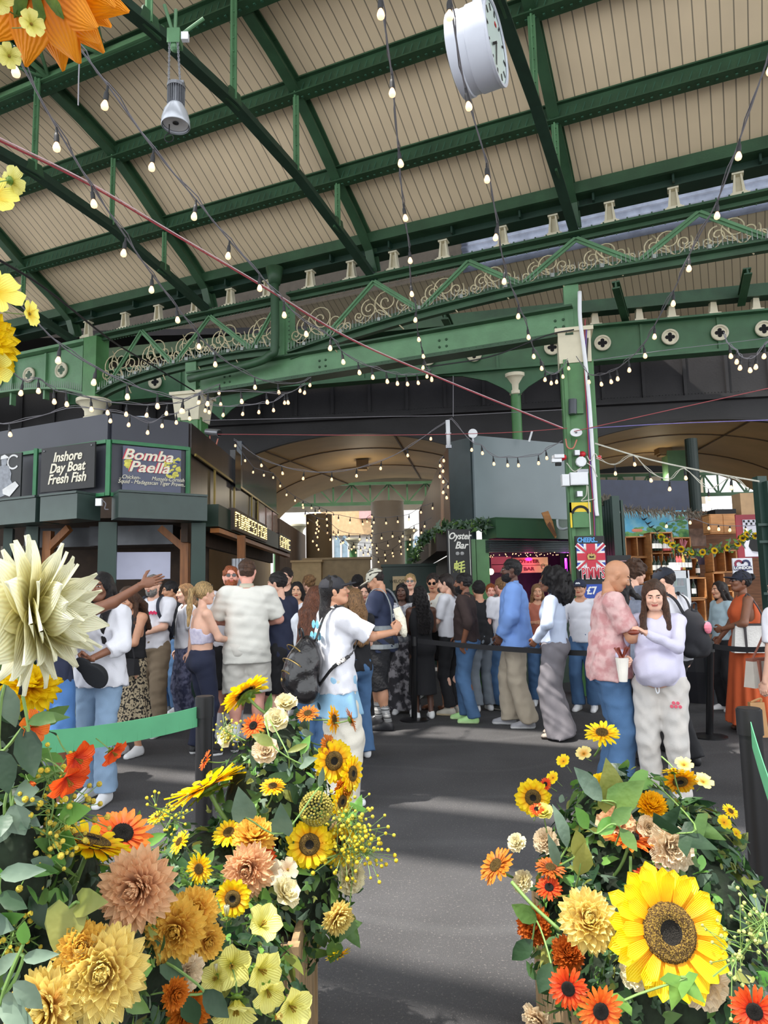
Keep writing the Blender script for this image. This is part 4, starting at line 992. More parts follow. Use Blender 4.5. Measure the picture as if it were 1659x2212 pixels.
# ================= wine stall at the right
ws=thing('wine_stall','open green shuttered wine stall at the right with a dark blue top board','market stall',(5.2,12,0))
B=Bd(1283,1036,1488,1103,12.6,13.0);mb=MB();B.box(mb,.06);mb.build('top_board',mat('navy_board',(44,50,72),.5),ws)
mb=MB();r_=random.Random(5)
for i in range(420):
    u=r_.random();p=at(1345+u*245,1100+u*14+r_.uniform(-3,3),12.3);mb.tube([p,p+Vector((r_.uniform(-.05,.05),r_.uniform(-.1,0),r_.uniform(-.16,.1)))],[.012,.003],4)
o=mb.build('thatch_fringe',mat('grey_thatch',(128,120,108),.9),ws);o['kind']='stuff'
SH=mat('shutter_green',(34,62,54),.4,var=.15,vs=2)
B=Bd(1297,1088,1330,1262,10.9,10.2);mb=MB();B.box(mb,.06);[B.box(mb,.02,off=.02,u0=i/6+.01,u1=i/6+.14)for i in range(6)];mb.build('folded_shutter',SH,ws)
B=Bd(1328,1071,1344,1300,10.1,10.1);mb=MB();B.box(mb,.1);mb.build('stall_post',SH,ws)
B=Bd(1347,1080,1352,1300,10.1,10.1);mb=MB();B.box(mb,.05);mb.build('stall_post',SH,ws)
p=at(1640,1030,8.2);mb=MB();mb.box((p.x,p.y,p.z/2),(.11,.12,p.z));mb.build('stall_post',SH,ws)
p=at(1658,1040,8.1);mb=MB();mb.box((p.x+.02,p.y,p.z/2),(.12,.12,p.z));[mb.box((p.x-.1,p.y,z),(.12,.03,.03))for z in(2.2,2.0,1.4,1.2)];mb.build('stall_post',SH,ws)
mb=MB()
for i in range(60):
    p=at(1300+r_.random()*25,1092-r_.random()*16,10.6);mb.tube([p,p+Vector((r_.uniform(-.06,.06),r_.uniform(-.06,.06),r_.uniform(.0,.1)))],[.02,.004],4)
o=mb.build('thatch_tuft',MATS['grey_thatch'],ws);o['kind']='stuff'
B=Bd(1347,1110,1760,1420,12.95,12.6);mb=MB();B.box(mb,.1);mb.build('inner_wall',mat('dim_brick',(112,74,50),.8,var=.3,vs=8,stretch=(.5,.5,4)),ws)
B=Bd(1350,1104,1487,1170,12.6,12.7);s_=thing('mural_panel','painted landscape panel with blue sky, birds and flowers above the wine crates','painting',B.c)
mm=mat('mural_sky',(90,176,214),.5,var=0,col2=(150,206,214),vs=3);mb=MB();B.box(mb,.03);mb.build('panel',mm,s_)
mb=MB();r2_=random.Random(9)
for i in range(150):
    u=r2_.random();v=r2_.random()**2*.45+(.5*max(0,u-.45)*r2_.random()*1.8);v=min(v,.95)
    mb.lathe([(r2_.uniform(.03,.07),0),(.005,.003)],8,0,B.M(min(.97,max(.03,u)),max(.05,v),.001+i*.00005)@ Matrix.Diagonal((1,.6,1,1)))
mb.build('painted_foliage',mat('mural_green',(126,176,96),.6,var=0,col2=(70,130,80),vs=6),s_)
mb=MB();[mb.lathe([(.05,0),(.005,.003)],8,0,B.M(.14+i*.03,.36,.01)@ Matrix.Diagonal((1,.6,1,1)))for i in range(4)];mb.build('painted_flower',mat('mural_coral',(226,140,110),.6),s_)
mb=MB()
for u,v in((.3,.74),(.36,.6),(.4,.48),(.5,.34)):
    M=B.M(u,v,.012);mb.prism([(-.07,.05),(-.01,-.01),(.0,.0),(.08,.03),(.01,-.03),(-.02,-.025)],.003,M)
mb.build('painted_bird',VDARK,s_)
B=Bd(1490,1142,1525,1180,12.4);s_=sign('photo_panel','framed sepia photograph panel right of the mural',B,mat('sepia_photo',(124,98,84),.5,var=.5,vs=9),cat='picture')
B=Bd(1500,1185,1530,1220,12.4);s_=sign('photo_panel','dim purple photograph panel below the sepia photograph',B,mat('dim_photo',(78,66,84),.5,var=.5,vs=9),cat='picture')
CR=mat('crate_pine',(196,138,84),.55,var=.2,vs=4,stretch=(1,1,6))
CRD=mat('crate_inside',(150,96,54),.6,var=.2,vs=4)
def crate(x0,y0,x1,y1,Y,nu,nv,label,dark=False,depth=.3):
    B=Bd(x0,y0,x1,y1,Y);s_=thing('wine_crate',label,'crate',Vector((B.c.x,B.c.y,B.zb)),group='wooden wine crates of the stall');t=.02
    mb=MB()
    for u in(0,1):mb.box((0,0,0),(t,B.h,depth),M=B.M(u,.5,-depth/2))
    for v in(0,1):mb.box((0,0,0),(B.w+t,t,depth),M=B.M(.5,v,-depth/2))
    mb.build('crate_frame',CR,s_)
    mb=MB()
    for i in range(1,nu):mb.box((0,0,0),(t*.8,B.h,depth),M=B.M(i/nu,.5,-depth/2))
    for i in range(1,nv):mb.box((0,0,0),(B.w,t*.8,depth),M=B.M(.5,i/nv,-depth/2))
    if nu>1 or nv>1:mb.build('divider',CR,s_)
    mb=MB();mb.box((0,0,0),(B.w,B.h,.01),M=B.M(.5,.5,-depth));mb.build('back_board',VDARK if dark else CRD,s_);return B
crs=[crate(1352,1160,1402,1203,12.1,2,1,'empty two-cell wooden crate under the blue end of the mural'),
       crate(1352,1205,1403,1262,12.1,2,1,'two-cell wooden crate below the empty crate, half behind heads'),
       crate(1408,1151,1454,1240,11.9,2,2,'tall four-cell wooden crate filled with wine bottles'),
       crate(1456,1162,1492,1204,12.1,2,1,'two-cell wooden crate holding a pale pot, right of the bottle crate'),
       crate(1468,1207,1506,1246,12.05,2,1,'wooden crate with upright bottles right of the drinks fridge'),
       crate(1486,1249,1525,1292,11.6,1,1,'crate with a dark interior and one white-labelled bottle',True),
       crate(1492,1296,1524,1350,11.6,1,1,'lower open crate shelf with white-labelled bottles'),
       crate(1534,1112,1590,1152,11.8,2,1,'closed pine cupboard pair above the red poster',False,.25),
       crate(1541,1190,1592,1236,11.9,2,1,'brown two-cell crate under the flower garland'),
       crate(1545,1238,1568,1360,11.7,1,1,'tall narrow pine case behind the orange dress'),
       crate(1558,1265,1585,1330,11.4,1,5,'pine rack of five small shelves behind the orange dress')]
for k,u in enumerate((.25,.75)):
    B=crs[7];mb=MB();B.box(mb,.02,off=.01,u0=u-.235,u1=u+.235,v0=.04,v1=.96);o=mb.build('cupboard_door',CR);tag(o,'pine cupboard door above the red poster, %s of two'%['left','right'][k],'cupboard door')
BGL=mat('bottle_green_glass',(22,34,26),.12,var=.1);LBW=mat('white_label',(226,224,220),.6)
ROSE=mat('rose_glass',(196,92,92),.15);GOLDF=mat('gold_foil',(206,170,90),.3,metal=.4)
def bottle(x,yb,Y,h=.3,m_=None,label='',cap=None,grp='wine bottles on the stall',lb=LBW):
    p=at(x,yb,Y);s_=thing('wine_bottle',label,'bottle',p,group=grp);r=h*.125
    mb=MB();mb.lathe([(r*.9,0),(r,.01),(r,h*.58),(r*.8,h*.66),(r*.36,h*.76),(r*.33,h*.9)],12);mb.build('bottle_glass',m_ or BGL,s_,smooth=True,local=True)
    mb=MB();mb.lathe([(r*.36,h*.86),(r*.38,h*.87),(r*.38,h)],10);mb.build('foil_cap',cap or VDARK,s_,smooth=True,local=True)
    mb=MB();mb.lathe([(r*1.02,h*.15),(r*1.02,h*.45)],12,cap=False);mb.build('paper_label',lb,s_,smooth=True,local=True)
bl=[(1414,1190,'top left cell of the bottle crate, leftmost'),(1420,1190,'top left cell of the bottle crate, middle'),(1426,1190,'top left cell of the bottle crate, rightmost'),
      (1436,1190,'top right cell of the bottle crate, leftmost'),(1442,1190,'top right cell of the bottle crate, middle'),(1448,1190,'top right cell of the bottle crate, rightmost'),
      (1415,1237,'lower left cell of the bottle crate, left of two'),(1424,1237,'lower left cell of the bottle crate, right of two'),(1436,1237,'lower right cell of the bottle crate, left of two'),(1445,1237,'lower right cell of the bottle crate, right of two')]
for k,(x,y,l)in enumerate(bl):
    rr=3<=k<=5;bottle(x,y,11.78,.28,ROSE if rr else None,('rose wine bottle in the ' if rr else 'dark green wine bottle in the ')+l,lb=LBW)
fr_l=['first','second','third','fourth','fifth','sixth','seventh','eighth']
for k,x in enumerate((1450,1457,1464,1470,1477,1483,1491,1508)):
    m_=[None,None,ROSE,ROSE,GOLDF,None,None,None][k]
    bottle(x,1231 if k<7 else 1243,11.5 if k<7 else 11.75,.27,m_,'bottle in the row above the fridge, %s from the left'%fr_l[k],GOLDF if k in(4,5,6,7)else None)
for k,(x,y)in enumerate(((1497,1345),(1507,1345))):bottle(x,y,11.35,.26,None,'white-labelled bottle on the lower crate shelf, %s of two'%['left','right'][k])
bottle(1500,1288,11.4,.28,None,'single white-labelled bottle in the dark crate')
p=at(1478,1200,11.9);s_=thing('plant_pot','pale lilac pot with pink sprigs in the crate beside the bottles','potted plant',p);mb=MB();mb.lathe([(.04,0),(.055,.1),(.05,.1)],12,0,Matrix.Translation(p));mb.build('pot',mat('lilac_pot',(196,180,200),.5),s_)
mb=MB();[mb.tube([p+z_(.1),p+Vector((r_.uniform(-.07,.07),r_.uniform(-.05,.05),r_.uniform(.2,.3)))],[.006,.012],4)for _ in range(12)];mb.build('sprigs',mat('pink_sprig',(190,110,120),.7),s_)
B=Bd(1450,1233,1492,1430,11.0);s_=thing('drinks_fridge','tall white glass-door drinks fridge in the wine stall','fridge',Vector((B.c.x,B.c.y,0)));mb=MB()
for u in(0,1):mb.box((0,0,0),(.05,B.zt,.5),M=face(B.p+B.r*B.w*u+z_(B.zt/2)-B.n*.25,B.r))
mb.box((0,0,0),(B.w,.12,.5),M=face(B.p+B.r*B.w/2+z_(B.zt-.06)-B.n*.25,B.r));mb.box((0,0,0),(B.w,.2,.5),M=face(B.p+B.r*B.w/2+z_(.1)-B.n*.25,B.r));mb.box((0,0,0),(B.w,B.zt,.03),M=face(B.p+B.r*B.w/2+z_(B.zt/2)-B.n*.5,B.r));mb.build('cabinet',WHITE_P,s_)
mb=MB();mb.box((0,0,0),(B.w-.06,B.zt-.34,.02),M=face(B.p+B.r*B.w/2+z_(B.zt/2+.05)+B.n*.0,B.r));mb.build('glass_door',mat('fridge_glass',(190,206,214),.05,var=0,alpha=.35),s_)
mb=MB();[mb.box((0,0,0),(B.w-.06,.015,.4),M=face(B.p+B.r*B.w/2+z_(z)-B.n*.25,B.r))for z in(.5,.85,1.2,1.5)];mb.build('shelf',STEEL,s_)
mb=MB()
for z in(.5,.85,1.2,1.5):
    for i in range(5):c=B.p+B.r*(B.w*(.16+.17*i))-B.n*.12;mb.cyl((c.x,c.y,z),(c.x,c.y,z+.2),.026,.02,8,mi=i%3)
mb.build('drinks',[mat('amber_drink',(170,90,50),.3),ROSE,mat('lime_drink',(160,180,60),.3)],s_)
B=Bd(1451,1221,1470,1232,11.3);tag(B.box(MB(),.16).build('white_carton',WHITE_P),'small white carton on top of the drinks fridge','box')
B=Bd(1592,1112,1650,1206,11.2);s_=sign('red_poster','dark red board with a black and white wine poster',B,mat('wine_red',(140,36,50),.5),cat='poster');mb=MB();B.box(mb,.01,off=.012,u0=.24,v0=.03,v1=.88);mb.build('poster_sheet',mat('poster_lilac',(206,204,214),.6),s_)
mb=MB()
for i in range(8):
    for j in range(2):
        if(i+j)%2:B.box(mb,.004,off=.016,u0=.25+i*.09,u1=.25+i*.09+.07,v0=.76+j*.06,v1=.81+j*.06)
M=B.M(.62,.3,.014);mb.prism([(-.1,-.02),(-.05,-.1),(.1,-.12),(.16,0),(.1,.1),(.02,.12),(.0,.2),(-.02,.12),(-.07,.08)],.004,M);mb.build('poster_print',VDARK,s_)
B=Bd(1583,1206,1626,1240,10.6);s_=sign('heart_sign','white board with a heart outline and the word LONDON',B,mat('sign_white',(232,232,238),.5),cat='sign')
mb=MB();M=B.M(.48,.5,.006);hp=[(16*sin(t)**3,13*cos(t)-5*cos(2*t)-2*cos(3*t)-cos(4*t))for t in[2*pi*i/24 for i in range(25)]];sc=B.w/44
for i,(a,b_)in enumerate(zip(hp,hp[1:])):mb.bar(M @ Vector((a[0]*sc,a[1]*sc,.002)),M @ Vector((b_[0]*sc,b_[1]*sc,.002)),.032,.006,up=B.n,mi=0 if a[0]>-1 else 1)
mb.build('heart_outline',[mat('sign_navy',(44,50,96),.5),mat('sign_maroon',(150,40,70),.5)],s_)
mb=MB();B.box(mb,.006,off=.012,u0=.04,u1=.94,v0=.24,v1=.5);mb.build('word_band',MATS['sign_navy'],s_);text('lettering','LONDON',B.h*.24,B.M(.49,.37,.016),UW,s_,off=.003,sx=1.1)
p=at(1512,1400,9.4);s_=thing('bar_table','round rustic wooden table top in front of the wine stall','table',(p.x,p.y,0));zt=at(1512,1352,9.4).z
mb=MB();mb.lathe([(.36,zt-.05),(.38,zt-.03),(.38,zt)],24,0,Matrix.Translation((p.x,p.y,0)));mb.build('table_top',mat('rustic_top',(140,98,62),.5,var=.4,vs=9),s_)
mb=MB();mb.lathe([(.3,0),(.33,.4),(.3,zt-.06)],20,0,Matrix.Translation((p.x,p.y,0)));mb.build('barrel_base',mat('black_barrel',(34,34,40),.5),s_)
for k,dx in enumerate((-.16,-.06,.05)):
    mb=MB();mb.lathe([(.03,zt),(.03,zt+.07),(.02,zt+.07)],10,0,Matrix.Translation((p.x+dx,p.y-.12,0)));o=mb.build('tasting_glass',mat('frosted_cup',(214,218,220),.2),smooth=True);tag(o,'small pale tasting cup on the rustic table, %s'%['left','middle','right'][k],'cup')
s_=thing('metal_chair','grey metal tube chair back beside the rustic table','chair',at(1565,1420,9.6));mb=MB();mb.tube(spline([at(x,y,9.2)for x,y in((1540,1340),(1553,1340),(1562,1352),(1566,1380),(1567,1440))]),.016,8);mb.tube(spline([at(x,y,9.6)for x,y in((1540,1338),(1555,1336),(1568,1352),(1572,1440))]),.016,8);mb.build('back_frame',STEEL,s_,smooth=True)
mb=MB();q=at(1560,1400,9.4);mb.box(q,(.36,.36,.03));mb.build('seat',STEEL,s_);mb=MB();[mb.cyl(q+Vector((a,b2_,0)),Vector((q.x+a,q.y+b2_,0)),.014,seg=6)for a in(-.16,.16)for b2_ in(-.16,.16)];mb.build('legs',STEEL,s_)
B=Bd(1541,1400,1580,1490,8.9,8.9);s_=sign('pavement_sign','dark A-board chalked in blue and green behind the orange dress',B,mat('slate_dark',(48,52,58),.6),cat='sign')
text('lettering','COCO',B.h*.16,B.M(.5,.86,.006),mat('chalk_blue',(90,130,200),.6),s_,off=.004,sx=.8);text('lettering','W',B.h*.22,B.M(.4,.62,.006),mat('chalk_aqua',(110,190,220),.6),s_,off=.004);text('lettering','F',B.h*.22,B.M(.4,.38,.006),mat('chalk_mint',(110,206,170),.6),s_,off=.004)
mb=MB();B.box(mb,.03,off=-.3,u0=.1,u1=.9);mb.build('rear_panel',mat('slate_dark',(48,52,58),.6),s_)
B=Bd(1312,1200,1364,1250,9.9);s_=sign('menu_board','dark chalk menu board under the shutters of the wine stall',B,BLACKB,cat='sign');mb=MB();[mb.bar(B.M(.2,.75-i*.13,.004).translation,B.M(.8-.1*(i%2),.75-i*.13,.004).translation,.008,.003,up=B.n)for i in range(5)];mb.build('chalk_lines',mat('pink_chalk',(200,150,160),.7),s_)
B=Bd(1600,1065,1632,1112,12.0);o=B.box(MB(),.3).build('cardboard_box',mat('kraft_card',(184,150,112),.7));tag(o,'tall kraft cardboard box on top of the wine stall at the right','box')
B=Bd(1545,1100,1590,1112,11.9);o=B.box(MB(),.3).build('dark_case',VDARK);tag(o,'black flat case on top of the pine cupboards','case')
p=at(1500,1060,15);o=MB().cyl((p.x,p.y,0),(p.x,p.y,4.7),.13,seg=16).build('dark_pillar',mat('pillar_darkgreen',(22,40,34),.5));tag(o,'dark green pillar behind the wine stall','column')
p=at(1457,1020,19);o=MB().box((p.x,p.y,2.6),(.5,.4,5.2)).build('green_pier',GREEN);tag(o,'square green pier seen under the right-hand vault','column')
s_=thing('vault_truss','green lattice truss glimpsed under the right-hand vault','roof truss',at(1420,1030,24));mb=MB();a=at(1280,1035,23);b_=at(1640,1035,23);a.z=b_.z=4.5;mb.bar(a,b_,.1,.12);mb.bar(a+z_(.7),b_+z_(.7),.1,.1)
for i in range(12):p,q=a.lerp(b_,i/12),a.lerp(b_,(i+1)/12);mb.bar(p,p+z_(.7),.05,.05);mb.bar(p if i%2 else p+z_(.7),q+z_(.7)if i%2 else q,.05,.05)
mb.build('truss_lattice',GREEN,s_)
mb=MB();vbox(mb,(4,27),(16,27),0,4.35,.2);tag(mb.build('far_backdrop',mat('umber_backdrop',(96,84,70),.7,var=.4,vs=2)),'brown backdrop slab beyond the right-hand vault','market stall')  # plain dark backdrop added to cover the bright sky behind
# ---------------------------------------------------------------- implicit surfaces for figures
class SD:
    def __init__(s,lo,hi,h):
        s.h=h;s.lo=np.array(lo,float);n=[int(math.ceil((b-a)/h))+1 for a,b in zip(lo,hi)]
        s.ax=[s.lo[i]+h*np.arange(n[i])for i in range(3)]
        s.F=np.full(n,1.0,dtype=np.float32)
    def reg(s,lo,hi,m):
        sl=[]
        for i in range(3):
            a=int(math.floor((lo[i]-m-s.lo[i])/s.h));b=int(math.ceil((hi[i]+m-s.lo[i])/s.h))+1
            a=max(0,a);b=min(s.F.shape[i],b)
            if b<=a:return None
            sl.append(slice(a,b))
        g=(s.ax[0][sl[0]][:,None,None],s.ax[1][sl[1]][None,:,None],s.ax[2][sl[2]][None,None,:])
        return tuple(sl),g
    def mix(s,sl,d,k,sub=False):
        F=s.F[sl]
        if sub:F_,D_=-F,d
        else:F_,D_=F,d
        hh=np.clip(0.5+0.5*(F_-D_)/k,0,1)
        r=F_*(1-hh)+D_*hh-k*hh*(1-hh)
        s.F[sl]=-r if sub else r
    def cap(s,a,b,ra,rb=None,k=0.02,flat=False,sy=1.0,sub=False):
        rb=ra if rb is None else rb;a=np.array(a,float);b=np.array(b,float);R=max(ra,rb)*max(1,sy)
        q=s.reg(np.minimum(a,b)-R,np.maximum(a,b)+R,k+2*s.h)
        if q is None:return s
        sl,(X,Y,Z)=q;ab=b-a;L2=max(1e-9,ab @ ab)
        px,py,pz=X-a[0],Y-a[1],Z-a[2]
        t=np.clip((px*ab[0]+py*ab[1]+pz*ab[2])/L2,0,1)
        dy=(py-ab[1]*t)/sy
        d=np.sqrt((px-ab[0]*t)**2+dy**2+(pz-ab[2]*t)**2)-(ra+(rb-ra)*t)
        if flat:
            L=sqrt(L2);d=np.maximum(d,(px*ab[0]+py*ab[1]+pz*ab[2])/L-L)
        s.mix(sl,d,k,sub);return s
    def ell(s,c,r,k=0.02,R=None,sub=False):
        c=np.array(c,float);r=np.array(r,float);m=max(r)
        q=s.reg(c-m,c+m,k+2*s.h)
        if q is None:return s
        sl,(X,Y,Z)=q;x,y,z=X-c[0],Y-c[1],Z-c[2]
        if R is not None:
            x,y,z=(R[0][0]*x+R[1][0]*y+R[2][0]*z,R[0][1]*x+R[1][1]*y+R[2][1]*z,R[0][2]*x+R[1][2]*y+R[2][2]*z)
        k0=np.sqrt((x/r[0])**2+(y/r[1])**2+(z/r[2])**2);k1=np.sqrt((x/r[0]**2)**2+(y/r[1]**2)**2+(z/r[2]**2)**2)+1e-6
        s.mix(sl,k0*(k0-1)/k1,k,sub);return s
    def cut(s,n,d):
        X,Y,Z=s.ax[0][:,None,None],s.ax[1][None,:,None],s.ax[2][None,None,:]
        s.F=np.maximum(s.F,(X*n[0]+Y*n[1]+Z*n[2]-d).astype(np.float32));return s
    def cone(s,z0,z1,r0,r1,cy=0.0,sy=0.75,folds=0,fa=0.0,cx=0.0,k=0.03,y1=0.0):
        """draped skirt between heights z0 (top) and z1 (hem)"""
        R=max(r0,r1)+fa
        q=s.reg((cx-R,cy-R-abs(y1),z1),(cx+R,cy+R+abs(y1),z0),2*s.h)
        if q is None:return s
        sl,(X,Y,Z)=q;t=np.clip((z0-Z)/(z0-z1),0,1)
        x=X-cx;y=(Y-cy-y1*t)/sy;th=np.arctan2(y,x)
        r=r0+(r1-r0)*t+fa*t*np.sin(th*folds+1.3*np.sin(th*2))if folds else r0+(r1-r0)*t
        d=np.maximum((np.sqrt(x*x+y*y)-r)*0.8,np.maximum(Z-z0,z1-Z));s.mix(sl,d,k);return s
    def noise(s,amp,fr,seed=0,st=(1,1,1)):
        r=np.random.default_rng(seed);X,Y,Z=s.ax[0][:,None,None],s.ax[1][None,:,None],s.ax[2][None,None,:]
        for i in range(4):
            v=r.normal(size=3)*np.array(st);v=v/np.linalg.norm(v)*fr*r.uniform(.6,1.6);w_=r.normal(size=3)*fr*.4
            s.F+=(amp*.5*np.sin(v[0]*X+v[1]*Y+v[2]*Z+r.uniform(0,6)+1.2*np.sin(w_[0]*X+w_[1]*Y+w_[2]*Z))).astype(np.float32)
        return s
    def mesh(s):
        F=s.F;I=F<0
        c=[I[i:F.shape[0]-1+i,j:F.shape[1]-1+j,k:F.shape[2]-1+k]for i in(0,1)for j in(0,1)for k in(0,1)]
        al=np.logical_and.reduce(c);an=np.logical_or.reduce(c);act=an & ~al
        ix=np.argwhere(act)
        if len(ix)==0:return np.zeros((0,3)),np.zeros((0,4),int)
        idm=np.full(act.shape,-1,dtype=np.int64);idm[act]=np.arange(len(ix))
        acc=np.zeros((len(ix),3));cnt=np.zeros(len(ix))
        cor=np.array([(i,j,k)for i in(0,1)for j in(0,1)for k in(0,1)])
        vals=[F[ix[:,0]+o[0],ix[:,1]+o[1],ix[:,2]+o[2]]for o in cor]
        for a in range(8):
            for b in range(a+1,8):
                if np.abs(cor[a]-cor[b]).sum()!=1:continue
                va,vb=vals[a],vals[b];m=(va<0)!=(vb<0)
                t=np.where(m,va/np.where(m,va-vb,1),0)
                acc+=np.where(m[:,None],cor[a]+(cor[b]-cor[a])*t[:,None],0);cnt+=m
        V_=s.lo+s.h*(ix+acc/cnt[:,None]);Q=[]
        for axn,(o1,o2)in enumerate((((0,1,0),(0,0,1)),((0,0,1),(1,0,0)),((1,0,0),(0,1,0)))):
            d=[0,0,0];d[axn]=1
            A=I[:F.shape[0]-d[0],:F.shape[1]-d[1],:F.shape[2]-d[2]];B_=I[d[0]:,d[1]:,d[2]:]
            e=np.argwhere(A!=B_)
            ok=np.ones(len(e),bool)
            for i in range(3):
                if i!=axn:ok &=(e[:,i]>0)&(e[:,i]<F.shape[i]-1)
            e=e[ok]
            if not len(e):continue
            o1=np.array(o1);o2=np.array(o2)
            g=lambda q:idm[q[:,0],q[:,1],q[:,2]]
            f=np.stack([g(e-o1-o2),g(e-o2),g(e),g(e-o1)],1)
            ins=I[e[:,0],e[:,1],e[:,2]]
            f[~ins]=f[~ins][:,::-1]
            Q.append(f)
        Q=np.concatenate(Q);Q=Q[(Q>=0).all(1)]
        return V_,Q
def xf(M,v):
    A=np.array(M);return v @ A[:3,:3].T+A[:3,3]
_hand={}
def hand_mesh(kind):
    """left hand: wrist at 0, fingers +y, back of the hand +z, thumb +x"""
    if kind in _hand:return _hand[kind]
    s=SD((-.075,-.03,-.13),(.09,.2,.05),.0042)
    s.cap((0,-.03,0),(0,.0,0),.025,.026,.01,sy=1).ell((.002,.045,-.003),(.04,.05,.0145),.012)
    curl={'relax':(25,30,20),'grip':(55,70,45),'open':(4,5,4),'pinch':(45,55,25)}[kind]
    for i,(bx,L,r)in enumerate(((.029,.072,.0088),(.0105,.080,.0092),(-.0085,.075,.0088),(-.027,.060,.0078))):
        p=np.array((bx,.083-.004*abs(i-1),0));a=0;sp=(bx*(1.6 if kind=='open' else .5))
        for j,(c,fl)in enumerate(zip(curl,(.45,.31,.24))):
            a+=radians(c*(1+.12*i));q=p+L*fl*np.array((sp,cos(a),-sin(a)));s.cap(p,q,r*(1-.07*j),r*(.93-.08*j),.004);p=q
    tb=[(.024,.015,-.006),(.052,.045,-.016),(.058,.073,-.026),(.052,.094,-.034)]if kind in('relax','open')else[(.024,.015,-.01),(.045,.045,-.03),(.038,.068,-.048),(.024,.08,-.056)]
    if kind=='open':tb=[(.024,.012,-.004),(.056,.036,.0),(.078,.056,.006),(.092,.076,.01)]
    for i in range(3):s.cap(tb[i],tb[i+1],.0125-.0012*i,.0115-.0014*i,.008)
    _hand[kind]=s.mesh();return _hand[kind]
_head={}
def head_mesh(fem):
    """head centre at 0 between the ears, face +y; returns verts, quads, material index (0 skin 1 lip 2 brow)"""
    if fem in _head:return _head[fem]
    j=.90 if fem else 1.0
    s=SD((-.105,-.13,-.19),(.105,.14,.135),.0055)
    s.ell((0,-.012,.03),(.074,.093,.086),.02).ell((0,.022,-.03),(.058*j,.066,.075),.03).ell((0,.05,-.082),(.032*j,.034,.026),.03)
    for x in(-1,1):
        s.cap((x*.052*j,-.01,-.045),(x*.028*j,.05,-.085),.02,.016,.03)
        s.ell((x*.034,.062,-.022),(.026,.024,.024),.02)
        s.ell((x*.030,.093,.010),(.020,.016,.0125),.012,sub=True)
        s.ell((x*.030,.0745,.009),(.0145,.0135,.011),.004)
        s.ell((x*.074,-.008,-.004),(.008,.018,.030),.006).ell((x*.082,-.012,.006),(.006,.014,.020),.005)
        s.cap((x*.014,.087,.026),(x*.042,.078,.029),.0075,.006,.012)
    s.cap((0,.085,.018),(0,.104,-.020),.0075,.0115,.010).ell((0,.098,-.024),(.0165,.011,.009),.008)
    s.ell((0,.083,-.048),(.024,.0135,.0075),.005).ell((0,.081,-.057),(.021,.0125,.0075),.005)
    s.cap((0,-.02,-.04),(0,-.022,-.085),.047*(.84 if fem else 1),.044*(.84 if fem else 1),.03)
    v,f=s.mesh();c=v[f].mean(1);mi=np.zeros(len(f),int)
    mi[(np.abs(c[:,0])<.024)&(c[:,1]>.083)&(c[:,2]<-.0435)&(c[:,2]>-.0635)]=1
    mi[(np.abs(c[:,0])<.045)&(np.abs(c[:,0])>.013)&(c[:,1]>.065)&(c[:,2]>.023)&(c[:,2]<.0315)]=2
    mi[(np.abs(np.abs(c[:,0])-.030)<.0135)&(c[:,1]>.07)&(c[:,2]<.0125)&(c[:,2]>.0045)]=3
    mi[(np.abs(np.abs(c[:,0])-.030)<.0055)&(c[:,1]>.07)&(c[:,2]<.013)&(c[:,2]>.003)]=4
    _head[fem]=(v,f,mi);return _head[fem]
HC=np.array((0,-.012,.03))
